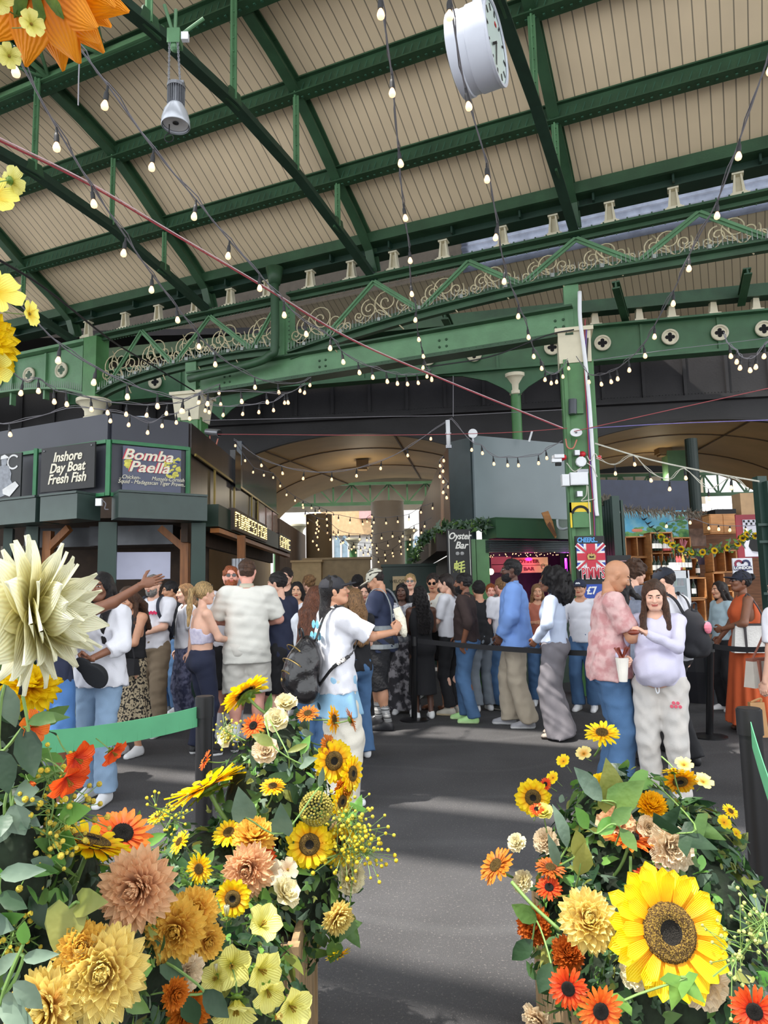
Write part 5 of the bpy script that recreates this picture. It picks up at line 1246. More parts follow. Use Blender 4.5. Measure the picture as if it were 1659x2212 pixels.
def hair_mesh(kind,L,g,seed,vol=0.0):
    """hair around the head in head space; g = gravity direction there"""
    g=np.array(g);e=np.array
    big=kind=='afro'
    h=.009 if not big else .012
    lo=np.minimum(e((-.15,-.22,-.14)),e((-.15,-.22,-.15))+g*(L+.05));hi=np.maximum(e((.15,.17,.17)),e((.15,.17,.0))+g*(L+.1))
    if big:lo=e((-.26,-.30,-.36));hi=e((.26,.18,.22))
    s=SD(lo,hi,h);o=.011+vol
    if big:
        s.ell((0,-.06,.04),(.135,.15,.13),.03).ell((0,-.12,-.09),(.17,.13,.17),.04)
        s.ell((0,.11,-.03),(.08,.085,.11),.02,sub=True).noise(.016,95,seed);return s.mesh()
    if kind!='bald':s.ell(HC+e((0,-.006,.006)),(.074+o,.093+o,.086+o*(1.1)),.01)
    if kind in('short','curly','crop','bun','pony'):
        s.ell((0,.105,-.025),(.078,.07,.1),.012,sub=True);s.cap((-.12,.045,-.045),(.12,.045,-.045),.052,.052,.01,sub=True)
        zc=-.055 if kind!='crop' else-.03
        s.cut((0,.35,-1),-zc)
    if kind=='curly':s.noise(.014,110,seed)
    elif kind in('short','crop'):s.noise(.004,120,seed,(1,.4,1))
    if kind=='crop':
        for x in(-1,1):s.ell((x*.1,-.01,-.01),(.034,.08,.055),.01,sub=True)
    if kind=='fringe':s.ell((0,.11,-.035),(.066,.07,.088),.012,sub=True)
    if kind in('long','straight','braids','wavy','back'):
        s.ell((0,.118,-.012),(.074 if kind!='back' else .09,.085 if kind!='back' else .11,.100),.012,sub=True)
        for x in((-1,1)if kind!='back' else()):
            a=e((x*.068,.0,.02));b=e((x*.076,.0,-.07))
            s.cap(a,b,.022,.024,.02)
            fr=L>.24
            m1=e((x*.088,.045 if fr else-.03,-.16));m2=e((x*.095,.115 if fr else-.12,-.24))
            s.cap(b,m1,.028,.028,.02)
            if fr:s.cap(m1,m2,.028,.028,.02).cap(m2,m2+g*max(.02,L-.16),.028,.016,.02,sy=.8)
            else:s.cap(m1,m1+g*max(.01,L-.1),.028,.02,.02)
            s.cap(e((x*.045,-.06,.0)),e((x*.055,-.12,-.14)),.042,.04,.03).cap(e((x*.055,-.12,-.14)),e((x*.06,-.155,-.2))+g*max(.01,L-.1),.04,.03,.03)
        s.cap((0,-.07,.0),e((0,-.115,-.14)),.05,.045,.03).cap(e((0,-.115,-.14)),e((0,-.16,-.2))+g*max(.01,L-.08),.045,.032,.03,sy=.8)
        s.noise(.004 if kind!='braids' else .008,70 if kind!='braids' else 150,seed,(1,1,.15 if kind!='braids' else 1))
    if kind=='pony':
        p=e((0,-.11,.055));q=p+e((0,-.045,-.02));s.ell(p,(.024,.022,.024),.01).cap(p,q,.022,.026,.01).cap(q,q+g*L*.5,.026,.03,.015).cap(q+g*L*.5,q+g*L,.03,.014,.015)
        s.noise(.0035,120,seed,(1,.3,.2))
    if kind=='bun':s.ell((0,-.11,.07),(.045,.04,.042),.01).noise(.006,120,seed)
    return s.mesh()
def skin(n):
    c={'fair':(224,176,152),'pink':(226,164,146),'tan':(198,146,116),'olive':(190,138,106),'brown':(128,84,62),'dark':(92,60,46),'deep':(70,46,38),'asian':(212,164,132)}[n]
    m=mat('skin_'+n,c,.5,var=.08,vs=14,sss=.08,bump=.05,bs=200)
    lip=mat('lip_'+n,tuple((c[0]*.82,c[1]*.55,c[2]*.56)),.4,var=0)
    return m,lip
HAIRC={'black':(26,22,24),'dark':(44,32,28),'brown':(84,56,38),'light':(150,112,74),'blonde':(198,164,112),'ginger':(170,88,44),'grey':(140,136,132),'chestnut':(112,66,44)}
def hairmat(n):
    return mat('hair_'+n,HAIRC[n],.38,var=.75,vs=55,bump=1.0,bs=110,stretch=(3,3,.3))
EYEW=mat('eye_white',(206,200,196),.3,var=0);IRIS=mat('eye_iris',(46,32,26),.2,var=0)
LENS=mat('sunglass_lens',(18,18,22),.08,var=0,coat=.5)
def cloth(name,col,**kw):
    kw.setdefault('rough',.85);kw.setdefault('var',.05);kw.setdefault('vs',5);kw.setdefault('bump',.25);kw.setdefault('bs',260)
    return mat('cloth_'+name,col,**kw)
def splitmesh(name,v,f,m1,sub_,m2,mask,root):
    o=npmesh(name,v,f[~mask],m1,root)
    if mask.any():npmesh(sub_,v,f[mask],m2,o)
    return o
def ik(S_,T,l1,l2,pole):
    S_=np.array(S_,float);T=np.array(T,float);d=T-S_;D_=np.linalg.norm(d)
    if D_>(l1+l2)*.995:T=S_+d/D_*(l1+l2)*.995;d=T-S_;D_=np.linalg.norm(d)
    u=d/D_;a=(l1*l1-l2*l2+D_*D_)/(2*D_);h=sqrt(max(0,l1*l1-a*a));p=np.array(pole,float);p=p-u*(p @ u);p /=(np.linalg.norm(p)+1e-9)
    return S_+u*a+p*h,T
SHOULDER={'m':.185,'f':.158}
def person(label,x,D,ytop,yaw,sex='m',sk='fair',hair=('short','dark',0),build=1.0,L=None,R=None,head=(0,0,0),feet=None,lean=0.0,top=None,bottom=None,
           dress=None,shoes=((230,230,232),(236,236,236)),cap=None,glasses=None,beard=None,belly=0.0,bust=0.0,fine=0,H=None,group=None,extra=None,socks=None,open_mouth=False,legs_skin=True,twist=0,hands=('relax','relax')):
    """one standing figure; x, D, ytop: where the head shows and how far off; yaw: 0 away, 90 left, 180 to the camera, -90 right"""
    hp=at(x,ytop,D);H=hp.z if H is None else H;sc=H/1.75
    root=thing('person',label,'person',(hp.x,hp.y,0),radians(yaw),group)
    root.scale=(sc,sc,sc);fem=sex=='f';h0=.011 if fine==2 else(.0135 if fine==1 else .018)
    b=build;sx=SHOULDER[sex]*(0.6+.4*b);seed=int(abs(x*7+D*13))%9999
    ly=lean
    hip=.088;wz=1.06
    chest=(0,ly*.8,1.27);neck=(0,ly*1.0-.005,1.47)
    shp={i:np.array((i*sx,ly*.95-.005,1.425))for i in(-1,1)}
    if feet is None:feet=((-.10,0.0),(.10,.02))
    FT={-1:feet[0],1:feet[1]}
    leg={}
    for i in(-1,1):
        hj=np.array((i*hip,0,.92));an=np.array((FT[i][0],FT[i][1]-.03,.085));kn,an=ik(hj,an,.43,.42,(i*.12,1,0));leg[i]=(hj,kn,an)
    AT={-1:L,1:R};arm={}
    for i in(-1,1):
        t=AT[i]
        if t is None:t=((i*.30*(0.8+.2*b),.04,.90),(i*.5,-1,-.1))
        S0=shp[i];T=np.array(t[0],float);el,wr=ik(S0,T,.275,.25,t[1]);arm[i]=(S0,el,wr,t)
    def torso(s,g,k=.03,pelvis=True):
        w_=b
        s.ell(chest,(.150*w_+g,.105*w_+g,.185+g),.04).ell((0,ly*.9,1.37),((sx-.01)+g*.8,.078+g,.075+g),.05)
        s.ell((0,ly*.35,1.09),((.118 if fem else .136)*w_+g,.095*w_+g,.16+g),.05)
        if pelvis:s.ell((0,-.008,.94),((.160 if fem else .150)*w_+g,.112*w_+g,.125+g),.05)
        if pelvis:
            for i in(-1,1):s.ell((i*.07,-.055,.92),(.075*w_+g,.075*w_+g,.085+g),.03)
        if bust:
            for i in(-1,1):s.ell((i*.068,.075+ly*.8,1.285),(.062+g,.052*bust+g,.062+g),.03)
        if belly:s.ell((0,.05*1+belly*.35,1.07),(.12+belly*.25+g,.08+belly*.55+g,.15+g),.05)
    def arms(s,g,frac=1.0,loose=0.0,k=.025,ga=0.0):
        for i in(-1,1):
            S0,el,wr,t=arm[i];f_=min(1,frac/.52)
            r0=.052*(.55+.45*b)*(.88 if fem else 1);r1=.041*(.6+.4*b)*(.88 if fem else 1);r2=.028*(.9 if fem else 1)
            e2=S0+(el-S0)*f_
            s.cap(S0,e2,r0+g+loose*.6,r0+(r1-r0)*f_+g+loose,k,flat=frac<.52)
            if frac>.52:
                f2=(frac-.52)/.48;w2=el+(wr-el)*f2;s.cap(el,w2,r1+g+loose,r1+(r2-r1)*f2+g+loose*.6,k,flat=frac<.999 or loose>0)
    allp=[a for i in(-1,1)for a in(arm[i][1],arm[i][2])]
    xm=max([.33]+[abs(p[0])+.13 for p in allp]);ymx=max([.3]+[p[1]+.13 for p in allp]+[FT[i][1]+.1 for i in FT]);ymn=min([-.28]+[p[1]-.13 for p in allp])
    zm=max([1.58]+[p[2]+.1 for p in allp])
    Rh=np.array((Matrix.Rotation(radians(head[0]),3,'Z')@ Matrix.Rotation(radians(head[1]),3,'X')@ Matrix.Rotation(radians(head[2]),3,'Y')))
    ho=np.array((0,neck[1]+.03,1.55))+Rh @ np.array((0,0,.08));TH=np.eye(4);TH[:3,:3]=Rh;TH[:3,3]=ho;nk=ho+Rh @ np.array((0,-.028,-.075))
    s=SD((-xm,ymn,-.01),(xm,ymx,zm),h0)
    torso(s,0)
    s.cap((0,neck[1],1.43),nk,.054*(.86 if fem else 1),.05*(.86 if fem else 1),.03)
    for i in(-1,1):s.cap((i*.04,neck[1],1.455),shp[i],.05,.052*(.9 if fem else 1),.03)
    arms(s,0)
    for i in(-1,1):
        hj,kn,an=leg[i];s.cap(hj,kn,.086*b,.055*b,.03).cap(kn,an,.052*b,.033,.02).ell(kn+(an-kn)*.3+np.array((0,-.018,0)),(.05*b,.055*b,.12),.02)
        s.cap(an,(FT[i][0],FT[i][1]-.035,.04),.034,.034,.02).cap((FT[i][0],FT[i][1]-.03,.035),(FT[i][0]+i*.02,FT[i][1]+.11,.025),.033,.024,.02)
    bv,bf=s.mesh();parts=[(bv,bf,np.zeros(len(bf),int))]
    for n_,i in enumerate((-1,1)):
        S0,el,wr,t=arm[i];v,f=hand_mesh(hands[n_]);f3=wr-el;f3=f3/np.linalg.norm(f3)
        hd=np.array(t[3])if len(t)>3 and t[3]is not None else f3;hd=hd/np.linalg.norm(hd)
        pn=np.array(t[2]if len(t)>2 and t[2]is not None else(-i,0,0),float);pn=pn-hd*(pn @ hd);pn /= np.linalg.norm(pn)+1e-9
        Z=-pn;X=np.cross(hd,Z);M=np.stack([X,hd,Z],1);k_=.92 if fem else 1.03
        vv=v*k_
        if i==1:vv=vv*np.array((-1,1,1));f=f[:,::-1]
        parts.append((vv @ M.T+wr,f,np.zeros(len(f),int)))
    v,f,mi=head_mesh(fem);parts.append((xf(TH,v),f,mi))
    o=0;vs=[];fs=[];ms=[]
    for v,f,m_ in parts:vs.append(v);fs.append(f+o);ms.append(m_);o+=len(v)
    sm,lip=skin(sk);hc=hairmat(hair[1])
    npmesh('body',np.concatenate(vs),np.concatenate(fs),[sm,lip,hc,EYEW,IRIS],root,np.concatenate(ms))
    if hair[0]!='bald':
        g=Rh.T @ np.array((0,-.08,-1.0));v,f=hair_mesh(hair[0],hair[2],g/np.linalg.norm(g),seed,hair[3]if len(hair)>3 else 0.0)
        npmesh('hair',xf(TH,v),f,hc,root)
    if beard:
        s=SD((-.09,-.03,-.13),(.09,.12,.02),.0065);s.ell((0,.026,-.05),(.066,.07,.075),.01).ell((0,.05,-.085),(.042,.045,.035),.02);s.ell((0,.105,.0),(.05,.035,.045),.01,sub=True);s.ell((0,.11,-.052),(.022,.03,.010),.006,sub=True);s.cut((0,-.9,.9),-.03).cut((0,0,1),-.012).noise(.002,200,1)
        v,f=s.mesh();npmesh('beard',xf(TH,v),f,hairmat(beard),root)
    if glasses:
        mb=MB();z0=.008;yb=.094
        if glasses=='head':z0,yb=.085,.062
        for i in(-1,1):
            mb.lathe([(.021,-.002),(.021,.003)],14,0,Matrix.Translation((i*.03,yb,z0))@ Matrix.Rotation(pi/2,4,'X')@ Matrix.Diagonal((1,.8,1,1)))
            mb.bar((i*.05,yb-.004,z0+.006),(i*.079,-.01,z0+.006),.003,.005,1)
        mb.bar((-.01,yb+.002,z0+.006),(.01,yb+.002,z0+.006),.003,.004,1)
        mb.v=[tuple(p)for p in xf(TH,np.array(mb.v))];mb.build('sunglasses' if glasses in('sun','head')else 'glasses',[LENS if glasses in('sun','head')else mat('clear_lens',(150,140,136),.1,var=0,alpha=.3),LENS],root,local=True)
    if cap:
        c_,back=cap;s=SD((-.12,-.15,-.03),(.12,.23,.15),.007);s.ell(HC+np.array((0,-.006,.012)),(.088,.107,.092),.01).cut((0,-.25,-1),-.022)
        q=s.reg((-.09,0,.0),(.09,.22,.1),0)
        s.ell((0,.10,.035),(.072,.085,.011),.012)
        v,f=s.mesh();RZ=np.array(Matrix.Rotation(radians(180 if back else 0),3,'Z'));v=v @ RZ.T
        co=npmesh('cap',xf(TH,v),f,cloth('cap_%d_%d_%d'%tuple(c_),c_),root)
        mb=MB();mb.ball((0,-.02,.136),.008,8,5);mb.v=[tuple(p)for p in xf(TH,np.array(mb.v))];mb.build('cap_button',cloth('cap_%d_%d_%d'%tuple(c_),c_),co,local=True)
    hg=h0
    if top:
        m_,sl_,hem=top[0],top[1],top[2];o_=dict(loose=.01,neck=.068,nz=1.475,armhole=False,strap=False);o_.update(top[3]if len(top)>3 else{})
        s=SD((-xm,ymn,hem-.04),(xm,ymx+.1,max(1.54,zm if sl_>.4 else 0)),hg);g=.009+o_['loose']*.5
        torso(s,g,pelvis=hem<1.04)
        if hem<1.02:s.cone(1.2,hem-.01,.15*b+g,(.165 if fem else .16)*b+g+o_.get('flare',0),sy=.74)
        if not o_['strap']:
            for i in(-1,1):s.cap((i*.05,neck[1],1.445),shp[i],.05+g*.6,.05+g*.6,.03)
        if sl_>0:arms(s,g*.7,sl_,o_['loose']*.45+(.008 if sl_<.5 else 0))
        if o_['armhole']:
            for i in(-1,1):s.cap((i*(sx+.005),neck[1],1.44),(i*(sx+.03),neck[1],1.25),.062,.055,.01,sub=True)
        s.cap((0,neck[1]+.012,o_['nz']+.01),(0,neck[1]+.02,1.62),o_['neck'],o_['neck']+.03,.012,sub=True)
        if o_.get('vneck'):s.cap((0,neck[1]+.1,1.36),(0,neck[1]+.04,1.5),.02,.06,.01,sub=True)
        if o_.get('top'):s.cut((0,0,1),o_['top'])
        s.cut((0,.04,-1),-hem)
        s.noise(.0035+o_['loose']*.06,52,seed,(1,1,.7));v,f=s.mesh();npmesh(o_.get('name','shirt'),v,f,m_,root)
        if o_.get('collar'):
            mb=MB();ring=[(0.064*cos(a),neck[1]+.012+.064*sin(a))for a in[2*pi*i/20 for i in range(20)]]
            mb.add([(p[0]*k_,neck[1]+(p[1]-neck[1])*k_,z+.018*(-1 if p[1]>neck[1]else .6))for k_,z in((1.12,1.475),(1.05,1.515),(.98,1.51),(1.0,1.47))for p in ring],[(r_*20+i,r_*20+(i+1)%20,(r_+1)*20+(i+1)%20,(r_+1)*20+i)for r_ in range(3)for i in range(20)])
            mb.build('collar',o_['collar']if not isinstance(o_['collar'],bool)else m_,root,smooth=True,local=True)
    if bottom:
        m_,hem,r_h=bottom[0],bottom[1],bottom[2];o_=dict(loose=.012,waist=1.03);o_.update(bottom[3]if len(bottom)>3 else{})
        s=SD((-.34,min(-.3,FT[-1][1]-.25,FT[1][1]-.25),hem-.02),(.34,max(.3,FT[-1][1]+.25,FT[1][1]+.25),o_['waist']+.05),hg);g=.008+o_['loose']*.5
        s.ell((0,-.006,.945),((.160 if fem else .150)*b+g,.112*b+g,.13+g),.04)
        for i in(-1,1):s.ell((i*.07,-.055,.92),(.075*b+g,.075*b+g,.085+g),.03)
        s.ell((0,0,1.03),((.132 if fem else .145)*b+g,.105*b+g,.06),.04)
        for i in(-1,1):
            hj,kn,an=leg[i];rk=.058*b+g*.9
            if hem>.45:
                f_=(hj[2]-hem)/(hj[2]-kn[2]);s.cap(hj,hj+(kn-hj)*f_,.09*b+g,r_h,.025,flat=True)
            else:
                f_=(kn[2]-hem)/(kn[2]-an[2]);e2=kn+(an-kn)*f_
                rk2=rk if r_h<.09 else(rk+r_h)*.5
                s.cap(hj,kn,.09*b+g,rk2,.025).cap(kn,e2,rk2,r_h,.02,flat=True)
        s.cut((0,0,1),o_['waist']);s.cut((0,0,-1),-hem);s.noise(.003+o_['loose']*.07,48,seed+1,(1,1,1.1));v,f=s.mesh();npmesh(o_.get('name','trousers'),v,f,m_,root)
    if dress:
        m_,z0,hem,r1,o_=dress;oo=dict(name='dress',loose=.004,folds=11,fa=.02,y1=0.0,r0=None);oo.update(o_)
        s=SD((-.42,-.42,hem-.02),(.42,.42,z0+.06),hg);g=.010+oo['loose']
        if z0>1.2:
            torso(s,g);[s.cap((i*.05,neck[1],1.445),shp[i]*np.array((.8,1,1)),.05+g*.6,.045+g*.6,.03)for i in(-1,1)]
            if oo.get('armhole',True):
                for i in(-1,1):s.cap((i*(sx+.01),neck[1],1.46),(i*(sx+.03),neck[1],1.25),.058,.052,.01,sub=True)
            s.cap((0,neck[1]+.012,1.495),(0,neck[1]+.02,1.62),.06,.09,.012,sub=True)
        w0=1.02 if z0>1.02 else z0
        s.cone(w0,hem,(oo['r0']or(.135*b))+g,r1,sy=.78,folds=oo['folds'],fa=oo['fa'],y1=oo['y1'])
        s.ell((0,-.006,.93),(.158*b+g,.125*b+g,.13),.04);s.cut((0,0,-1),-hem)
        if z0<=1.2:s.cut((0,0,1),z0)
        s.noise(.003,28,seed,(1,1,.3));v,f=s.mesh();npmesh(oo['name'],v,f,m_,root)
    if shoes:
        c1,c2=shoes[0],shoes[1];bare=c1=='sandal';sh=mat('shoe_%s'%'_'.join(str(int(q))for q in c1),c1,.5,var=.06)if not bare else mat('sandal_brown',(112,64,40),.5);so=mat('sole_%s'%'_'.join(str(int(q))for q in c2),c2,.5,var=.03)
        for i in(-1,1):
            x0,y0=FT[i]
            s=SD((x0-.08+min(0,i*.02),y0-.12,-.005),(x0+.1,y0+.21,.14),.0095 if fine else .012);tx=x0+i*.018
            if bare:s.cap((x0,y0-.06,.012),(tx,y0+.14,.012),.034,.038,.02);s.cap((x0-.03,y0+.06,.03),(x0+.05,y0+.06,.03),.02,.02,.02);s.cut((0,0,1),.05)
            else:
                s.cap((x0,y0-.055,.03),(tx,y0+.13,.022),.038,.036,.03).ell((x0+i*.004,y0-.03,.065),(.042,.055,.045),.03).cap((x0,y0-.02,.085),(tx,y0+.08,.04),.034,.03,.03)
                s.cap((x0,y0-.03,.1),(x0,y0-.035,.16),.03,.03,.01,sub=True)
            s.cut((0,0,-1),-.002);v,f=s.mesh();c=v[f].mean(1)[:,2];splitmesh('shoe',v,f,sh,'sole',so,c<.026,root)
    if socks:
        for i in(-1,1):
            hj,kn,an=leg[i];mb=MB();d=(kn-an)/np.linalg.norm(kn-an);mb.tube([an+d*t for t in(0.0,.06,socks[1])],[.041,.042,.046],12);mb.build('sock',socks[0],root,smooth=True,local=True)
    return root
def wpt(root,p):
    """a point of a figure's own space in the world"""
    s_=root.scale[0];a=root.rotation_euler[2];v=Vector(p)*s_
    return Vector((v.x*cos(a)-v.y*sin(a),v.x*sin(a)+v.y*cos(a),v.z))+root.location
# ---------------------------------------------------------------- the crowd
WHT=cloth('white',(226,226,234));WHT2=cloth('offwhite',(224,222,214));NAVY=cloth('navy',(36,42,66));BLK=cloth('black',(28,28,32));DEN=cloth('denim_light',(134,160,188),var=.14,vs=3)
DENM=cloth('denim_mid',(74,108,148),var=.2,vs=4);DEND=cloth('denim_dark',(32,38,62),var=.1);KHA=cloth('khaki',(128,112,92));BEI=cloth('beige',(178,166,148));GRYT=cloth('grey_trouser',(122,118,124))
PNK=cloth('pink_tiedye',(216,178,176),col2=(196,140,140),vs=14,mix=(.42,.62));ORG=cloth('rust_orange',(204,92,48));LILAC=cloth('lilac_white',(208,204,226));SKY=cloth('sky_blue',(122,158,222));PALE=cloth('pale_blue',(196,208,232))
BRN=cloth('dark_brown',(56,42,40));LEO=cloth('leopard',(176,160,132),col2=(28,24,22),vs=46,mix=(.5,.54));PAT=cloth('marble_print',(66,64,70),col2=(170,166,172),vs=12,mix=(.48,.6));OFFG=cloth('off_grey_jersey',(206,200,194),col2=(192,188,184),vs=6)
GRNJ=cloth('grey_green_denim',(112,128,134),var=.15);CREAMC=cloth('cream_knit',(214,206,190))
H_=(0,-1,0)
def front(i,z=1.12,y=.28,x=.06,pn=None,hd=None):return((i*x,y,z),(i*.8,-.6,-.8),pn or(-i*.6,0,-.5),hd)
DOWN=lambda i,x=.27,y=.04,z=.91:((i*x,y,z),(i*.3,-1,0))
# --- right foreground couple
p36=person('bald man in a pink tie-dye T-shirt and blue jeans, eating at the right',1303,5.25,1208,-98,'m','olive',('bald','dark',0),1.1,R=((.14,.35,1.27),(.25,-.1,-1),(-.5,0,-.7)),L=((-.05,.40,1.22),(-.6,-.3,-.9)),head=(0,-28,0),lean=.03,
             top=(PNK,.42,.86,dict(loose=.028,flare=.03)),bottom=(DENM,.06,.1,dict(loose=.02)),shoes=((220,220,224),(230,230,230)),beard=None,fine=2,hands=('grip','grip'))
p37=person('pregnant woman in a lilac top and grey joggers, eating with closed eyes',1412,5.0,1254,148,'f','fair',('straight','brown',.42),1.12,L=((.02,.30,1.35),(-1,-.2,-.8),(.6,.2,-.2),(.5,.3,.4)),R=((.22,.22,1.13),(.7,-.7,-.5)),head=(12,-14,0),lean=.0,belly=.17,bust=1.15,
             top=(LILAC,1.0,.93,dict(loose=.004)),bottom=(OFFG,.07,.075,dict(loose=.03,waist=1.0)),shoes=((226,226,228),(236,236,236)),fine=2,hands=('pinch','grip'))
# --- middle foreground
p17=person('woman in a black cap and white T-shirt with a black leather backpack',722,5.2,1245,-62,'f','tan',('back','black',.30),.98,R=((.16,.46,1.30),(.6,-.5,-.8),(-.8,0,0),(-.1,.5,.8)),head=(-22,12,0),
             top=(WHT,.46,.86,dict(loose=.035,flare=.03)),bottom=(cloth('white_trousers',(226,220,206),bump=.4),.03,.14,dict(loose=.03)),cap=((44,44,50),False),fine=2,hands=('relax','grip'),bust=.9)
p16=person('woman with long brown hair in a white sweatshirt and flared jeans',680,5.9,1268,-20,'f','fair',('wavy','chestnut',.40),1.0,head=(-10,-12,0),top=(cloth('grey_white_sweat',(216,220,228)),1.0,.86,dict(loose=.045)),bottom=(DENM,.04,.13,dict(loose=.02)),fine=1,L=front(-1,1.05),R=front(1,1.05))
p2=person('woman in a white blouse and light jeans with a strawberry cup and a cap',222,5.45,1237,172,'f','brown',('long','black',.34),1.0,R=((.02,.30,1.30),(.9,-.2,-.9),(-.5,0,0),(-.2,.2,1)),L=((-.10,.30,1.10),(-.9,-.3,-.6),(0,0,1),(.8,.5,.1)),feet=((-.11,.10),(.09,-.06)),
            top=(WHT,.74,.86,dict(loose=.04,vneck=True,flare=.03)),bottom=(DEN,.09,.088,dict(loose=.012)),shoes=((222,222,224),(238,238,238)),fine=2,hands=('grip','grip'),bust=.9)
p3=person('woman in a black tank top and leopard-print skirt holding a red cup',287,6.9,1268,150,'f','tan',('wavy','brown',.30),1.0,R=front(1,1.10,.27,.02),L=front(-1,1.08,.27,.0),head=(6,-26,0),glasses='head',top=(BLK,0,1.0,dict(loose=.0,armhole=True)),dress=(LEO,1.04,.30,.26,dict(name='skirt',folds=7,fa=.012)),fine=1,hands=('grip','grip'),bust=1)
p1=person('person in a cream sweater and grey-green jeans behind the white dahlia',156,5.9,1262,165,'f','fair',('long','brown',.2),1.0,top=(CREAMC,1.0,.84,dict(loose=.035)),bottom=(GRNJ,.05,.11,dict(loose=.02)),fine=1)
pw=person('person pointing with an outstretched bare arm, dark hair, behind the flowers',108,5.0,1238,200,'m','brown',('curly','black',0),1.0,L=((-.66,.10,1.66),(-.2,-.3,-1),(0,1,.1),(-.95,0,.28)),R=((.24,.1,.9),(.3,-1,0)),top=(NAVY,.2,.95,dict(loose=.02)),bottom=(cloth('blue_shorts',(70,112,168)),.55,.11,dict(loose=.02,name='shorts')),fine=2,hands=('open','relax'))
p4=person('grey-haired man in sunglasses and white T-shirt with dark rucksack straps',333,8.0,1243,172,'m','fair',('short','grey',0),1.05,L=((.02,.24,1.10),(-.9,-.3,-.5)),R=front(1,1.1,.26,.12),head=(-6,-4,0),glasses='sun',beard='grey',top=(WHT,.46,.93,dict(loose=.025)),bottom=(KHA,.08,.1,dict(loose=.03)),feet=((-.16,.2),(.10,0)),fine=1)
p5=person('dark-haired man looking left behind the grey-haired man',372,9.3,1257,150,'m','olive',('short','black',0),1.0,head=(-30,-8,0),top=(BLK,.5,.9,{}),bottom=(DENM,.08,.09))
p6=person('dark-skinned man in a black cap at the far left',44,7.3,1238,110,'m','deep',('crop','black',0),1.0,cap=((24,26,34),False),top=(BLK,.5,.9,dict(loose=.02)),bottom=(BLK,.08,.09))
p7=person('curly-haired man in a red top next to the black cap at the far left',82,6.9,1233,250,'m','fair',('curly','dark',0,.01),1.0,top=(cloth('red_top',(176,60,66)),.5,.9,dict(loose=.02)),bottom=(DENM,.08,.09),head=(-20,0,0))
p7b=person('person mostly hidden at the left edge behind the flowers',8,8.0,1250,180,'m','tan',('short','dark',0),1.0,top=(cloth('teal',(60,96,130)),.5,.9,{}),bottom=(BLK,.08,.09))
p8=person('person in a white top and patterned trousers behind the ponytail',404,8.3,1262,120,'f','fair',('long','light',.2),1.0,top=(WHT,.46,.95,dict(loose=.03)),bottom=(cloth('blue_print',(52,56,84),col2=(110,112,140),vs=18),.08,.1,dict(loose=.03)))
p9=person('blonde woman with a ponytail in a lilac halter top and navy jeans',438,6.85,1258,-58,'f','fair',('pony','blonde',.36),1.1,R=((.02,.30,1.14),(.8,-.4,-.7)),L=((-.06,.32,1.12),(-.6,-.5,-.6)),head=(10,0,0),glasses='head',top=(cloth('lilac_halter',(196,190,214),col2=(214,208,226),vs=30),0,1.12,dict(loose=.0,armhole=True,strap=True,top=1.28,name='halter_top')),bottom=(DEND,.08,.085,dict(loose=.004,waist=1.06)),shoes=((26,26,30),(236,236,236)),fine=1,bust=1.1)
p10=person('ginger-bearded man in mirrored sunglasses and a white shirt',497,7.6,1223,215,'m','pink',('short','ginger',0),1.05,head=(-20,10,0),glasses='sun',beard='ginger',top=(WHT,.45,.9,dict(loose=.02)),bottom=(BLK,.5,.11,dict(loose=.02,name='shorts')),fine=1,L=front(-1,1.1),R=DOWN(1),socks=(WHT,.2))
p11=person('man seen from behind in an off-white polo shirt and pale shorts',533,7.0,1209,8,'m','pink',('crop','brown',0),1.14,L=((-.10,.26,1.13),(-1,-.3,-.5)),R=((.12,.24,1.12),(1,-.3,-.6)),head=(4,-4,0),top=(WHT2,.46,.80,dict(loose=.03,flare=.02,collar=cloth('beige_collar',(196,190,170)))),bottom=(cloth('pale_shorts',(216,212,204)),.52,.125,dict(loose=.035,name='shorts',waist=.98)),shoes=((40,40,44),(200,200,200)),socks=(WHT,.16),fine=1)
p12=person('dark-haired man in a navy T-shirt with hand in black shorts pocket',603,7.35,1237,62,'m','fair',('short','black',0),1.12,R=((.27,.10,.93),(.9,-.8,0)),L=front(-1,1.1),head=(14,-4,0),top=(NAVY,.44,.88,dict(loose=.02)),bottom=(BLK,.5,.12,dict(loose=.03,name='shorts')),shoes=((60,60,66),(210,210,210)),socks=(WHT,.16),fine=1)
p13=person('dark-haired man whose face shows behind the navy T-shirt',619,10.0,1228,170,'m','fair',('short','dark',0,.004),1.0,top=(BLK,.5,.9,{}),bottom=(BLK,.08,.09))
p14=person('black-haired woman with parted lips behind the navy T-shirt man',643,8.9,1258,165,'f','asian',('straight','black',.14),.95,head=(14,0,0),top=(WHT,.5,.9,{}),bottom=(DEND,.08,.09))
p15=person('person with a blonde bun looking away into the passage',668,10.2,1243,40,'f','fair',('bun','light',0),.95,top=(BLK,.5,.9,{}),bottom=(DEND,.08,.09))
p18=person('woman with long light brown hair in a black T-shirt behind the black cap',766,6.6,1272,25,'f','fair',('straight','light',.34),.95,top=(BLK,.45,.9,dict(loose=.01)),bottom=(DENM,.06,.09),R=front(1,1.1),fine=1)
p19=person('dark-haired woman in a black jacket facing the camera',786,8.4,1262,182,'f','fair',('straight','dark',.26),.98,R=front(1,1.08,.26),L=front(-1,1.08,.26),top=(BLK,.8,.9,dict(loose=.02)),bottom=(BLK,.08,.09),fine=1)
p20=person('dark-haired person holding up a phone at the back of the crowd',772,10.6,1243,5,'m','fair',('short','black',0,.006),1.0,L=((-.22,.28,1.56),(-1,0,-1)),R=((.16,.3,1.56),(1,0,-1)),top=(BLK,1,.9,{}),bottom=(BLK,.08,.09),hands=('grip','grip'))
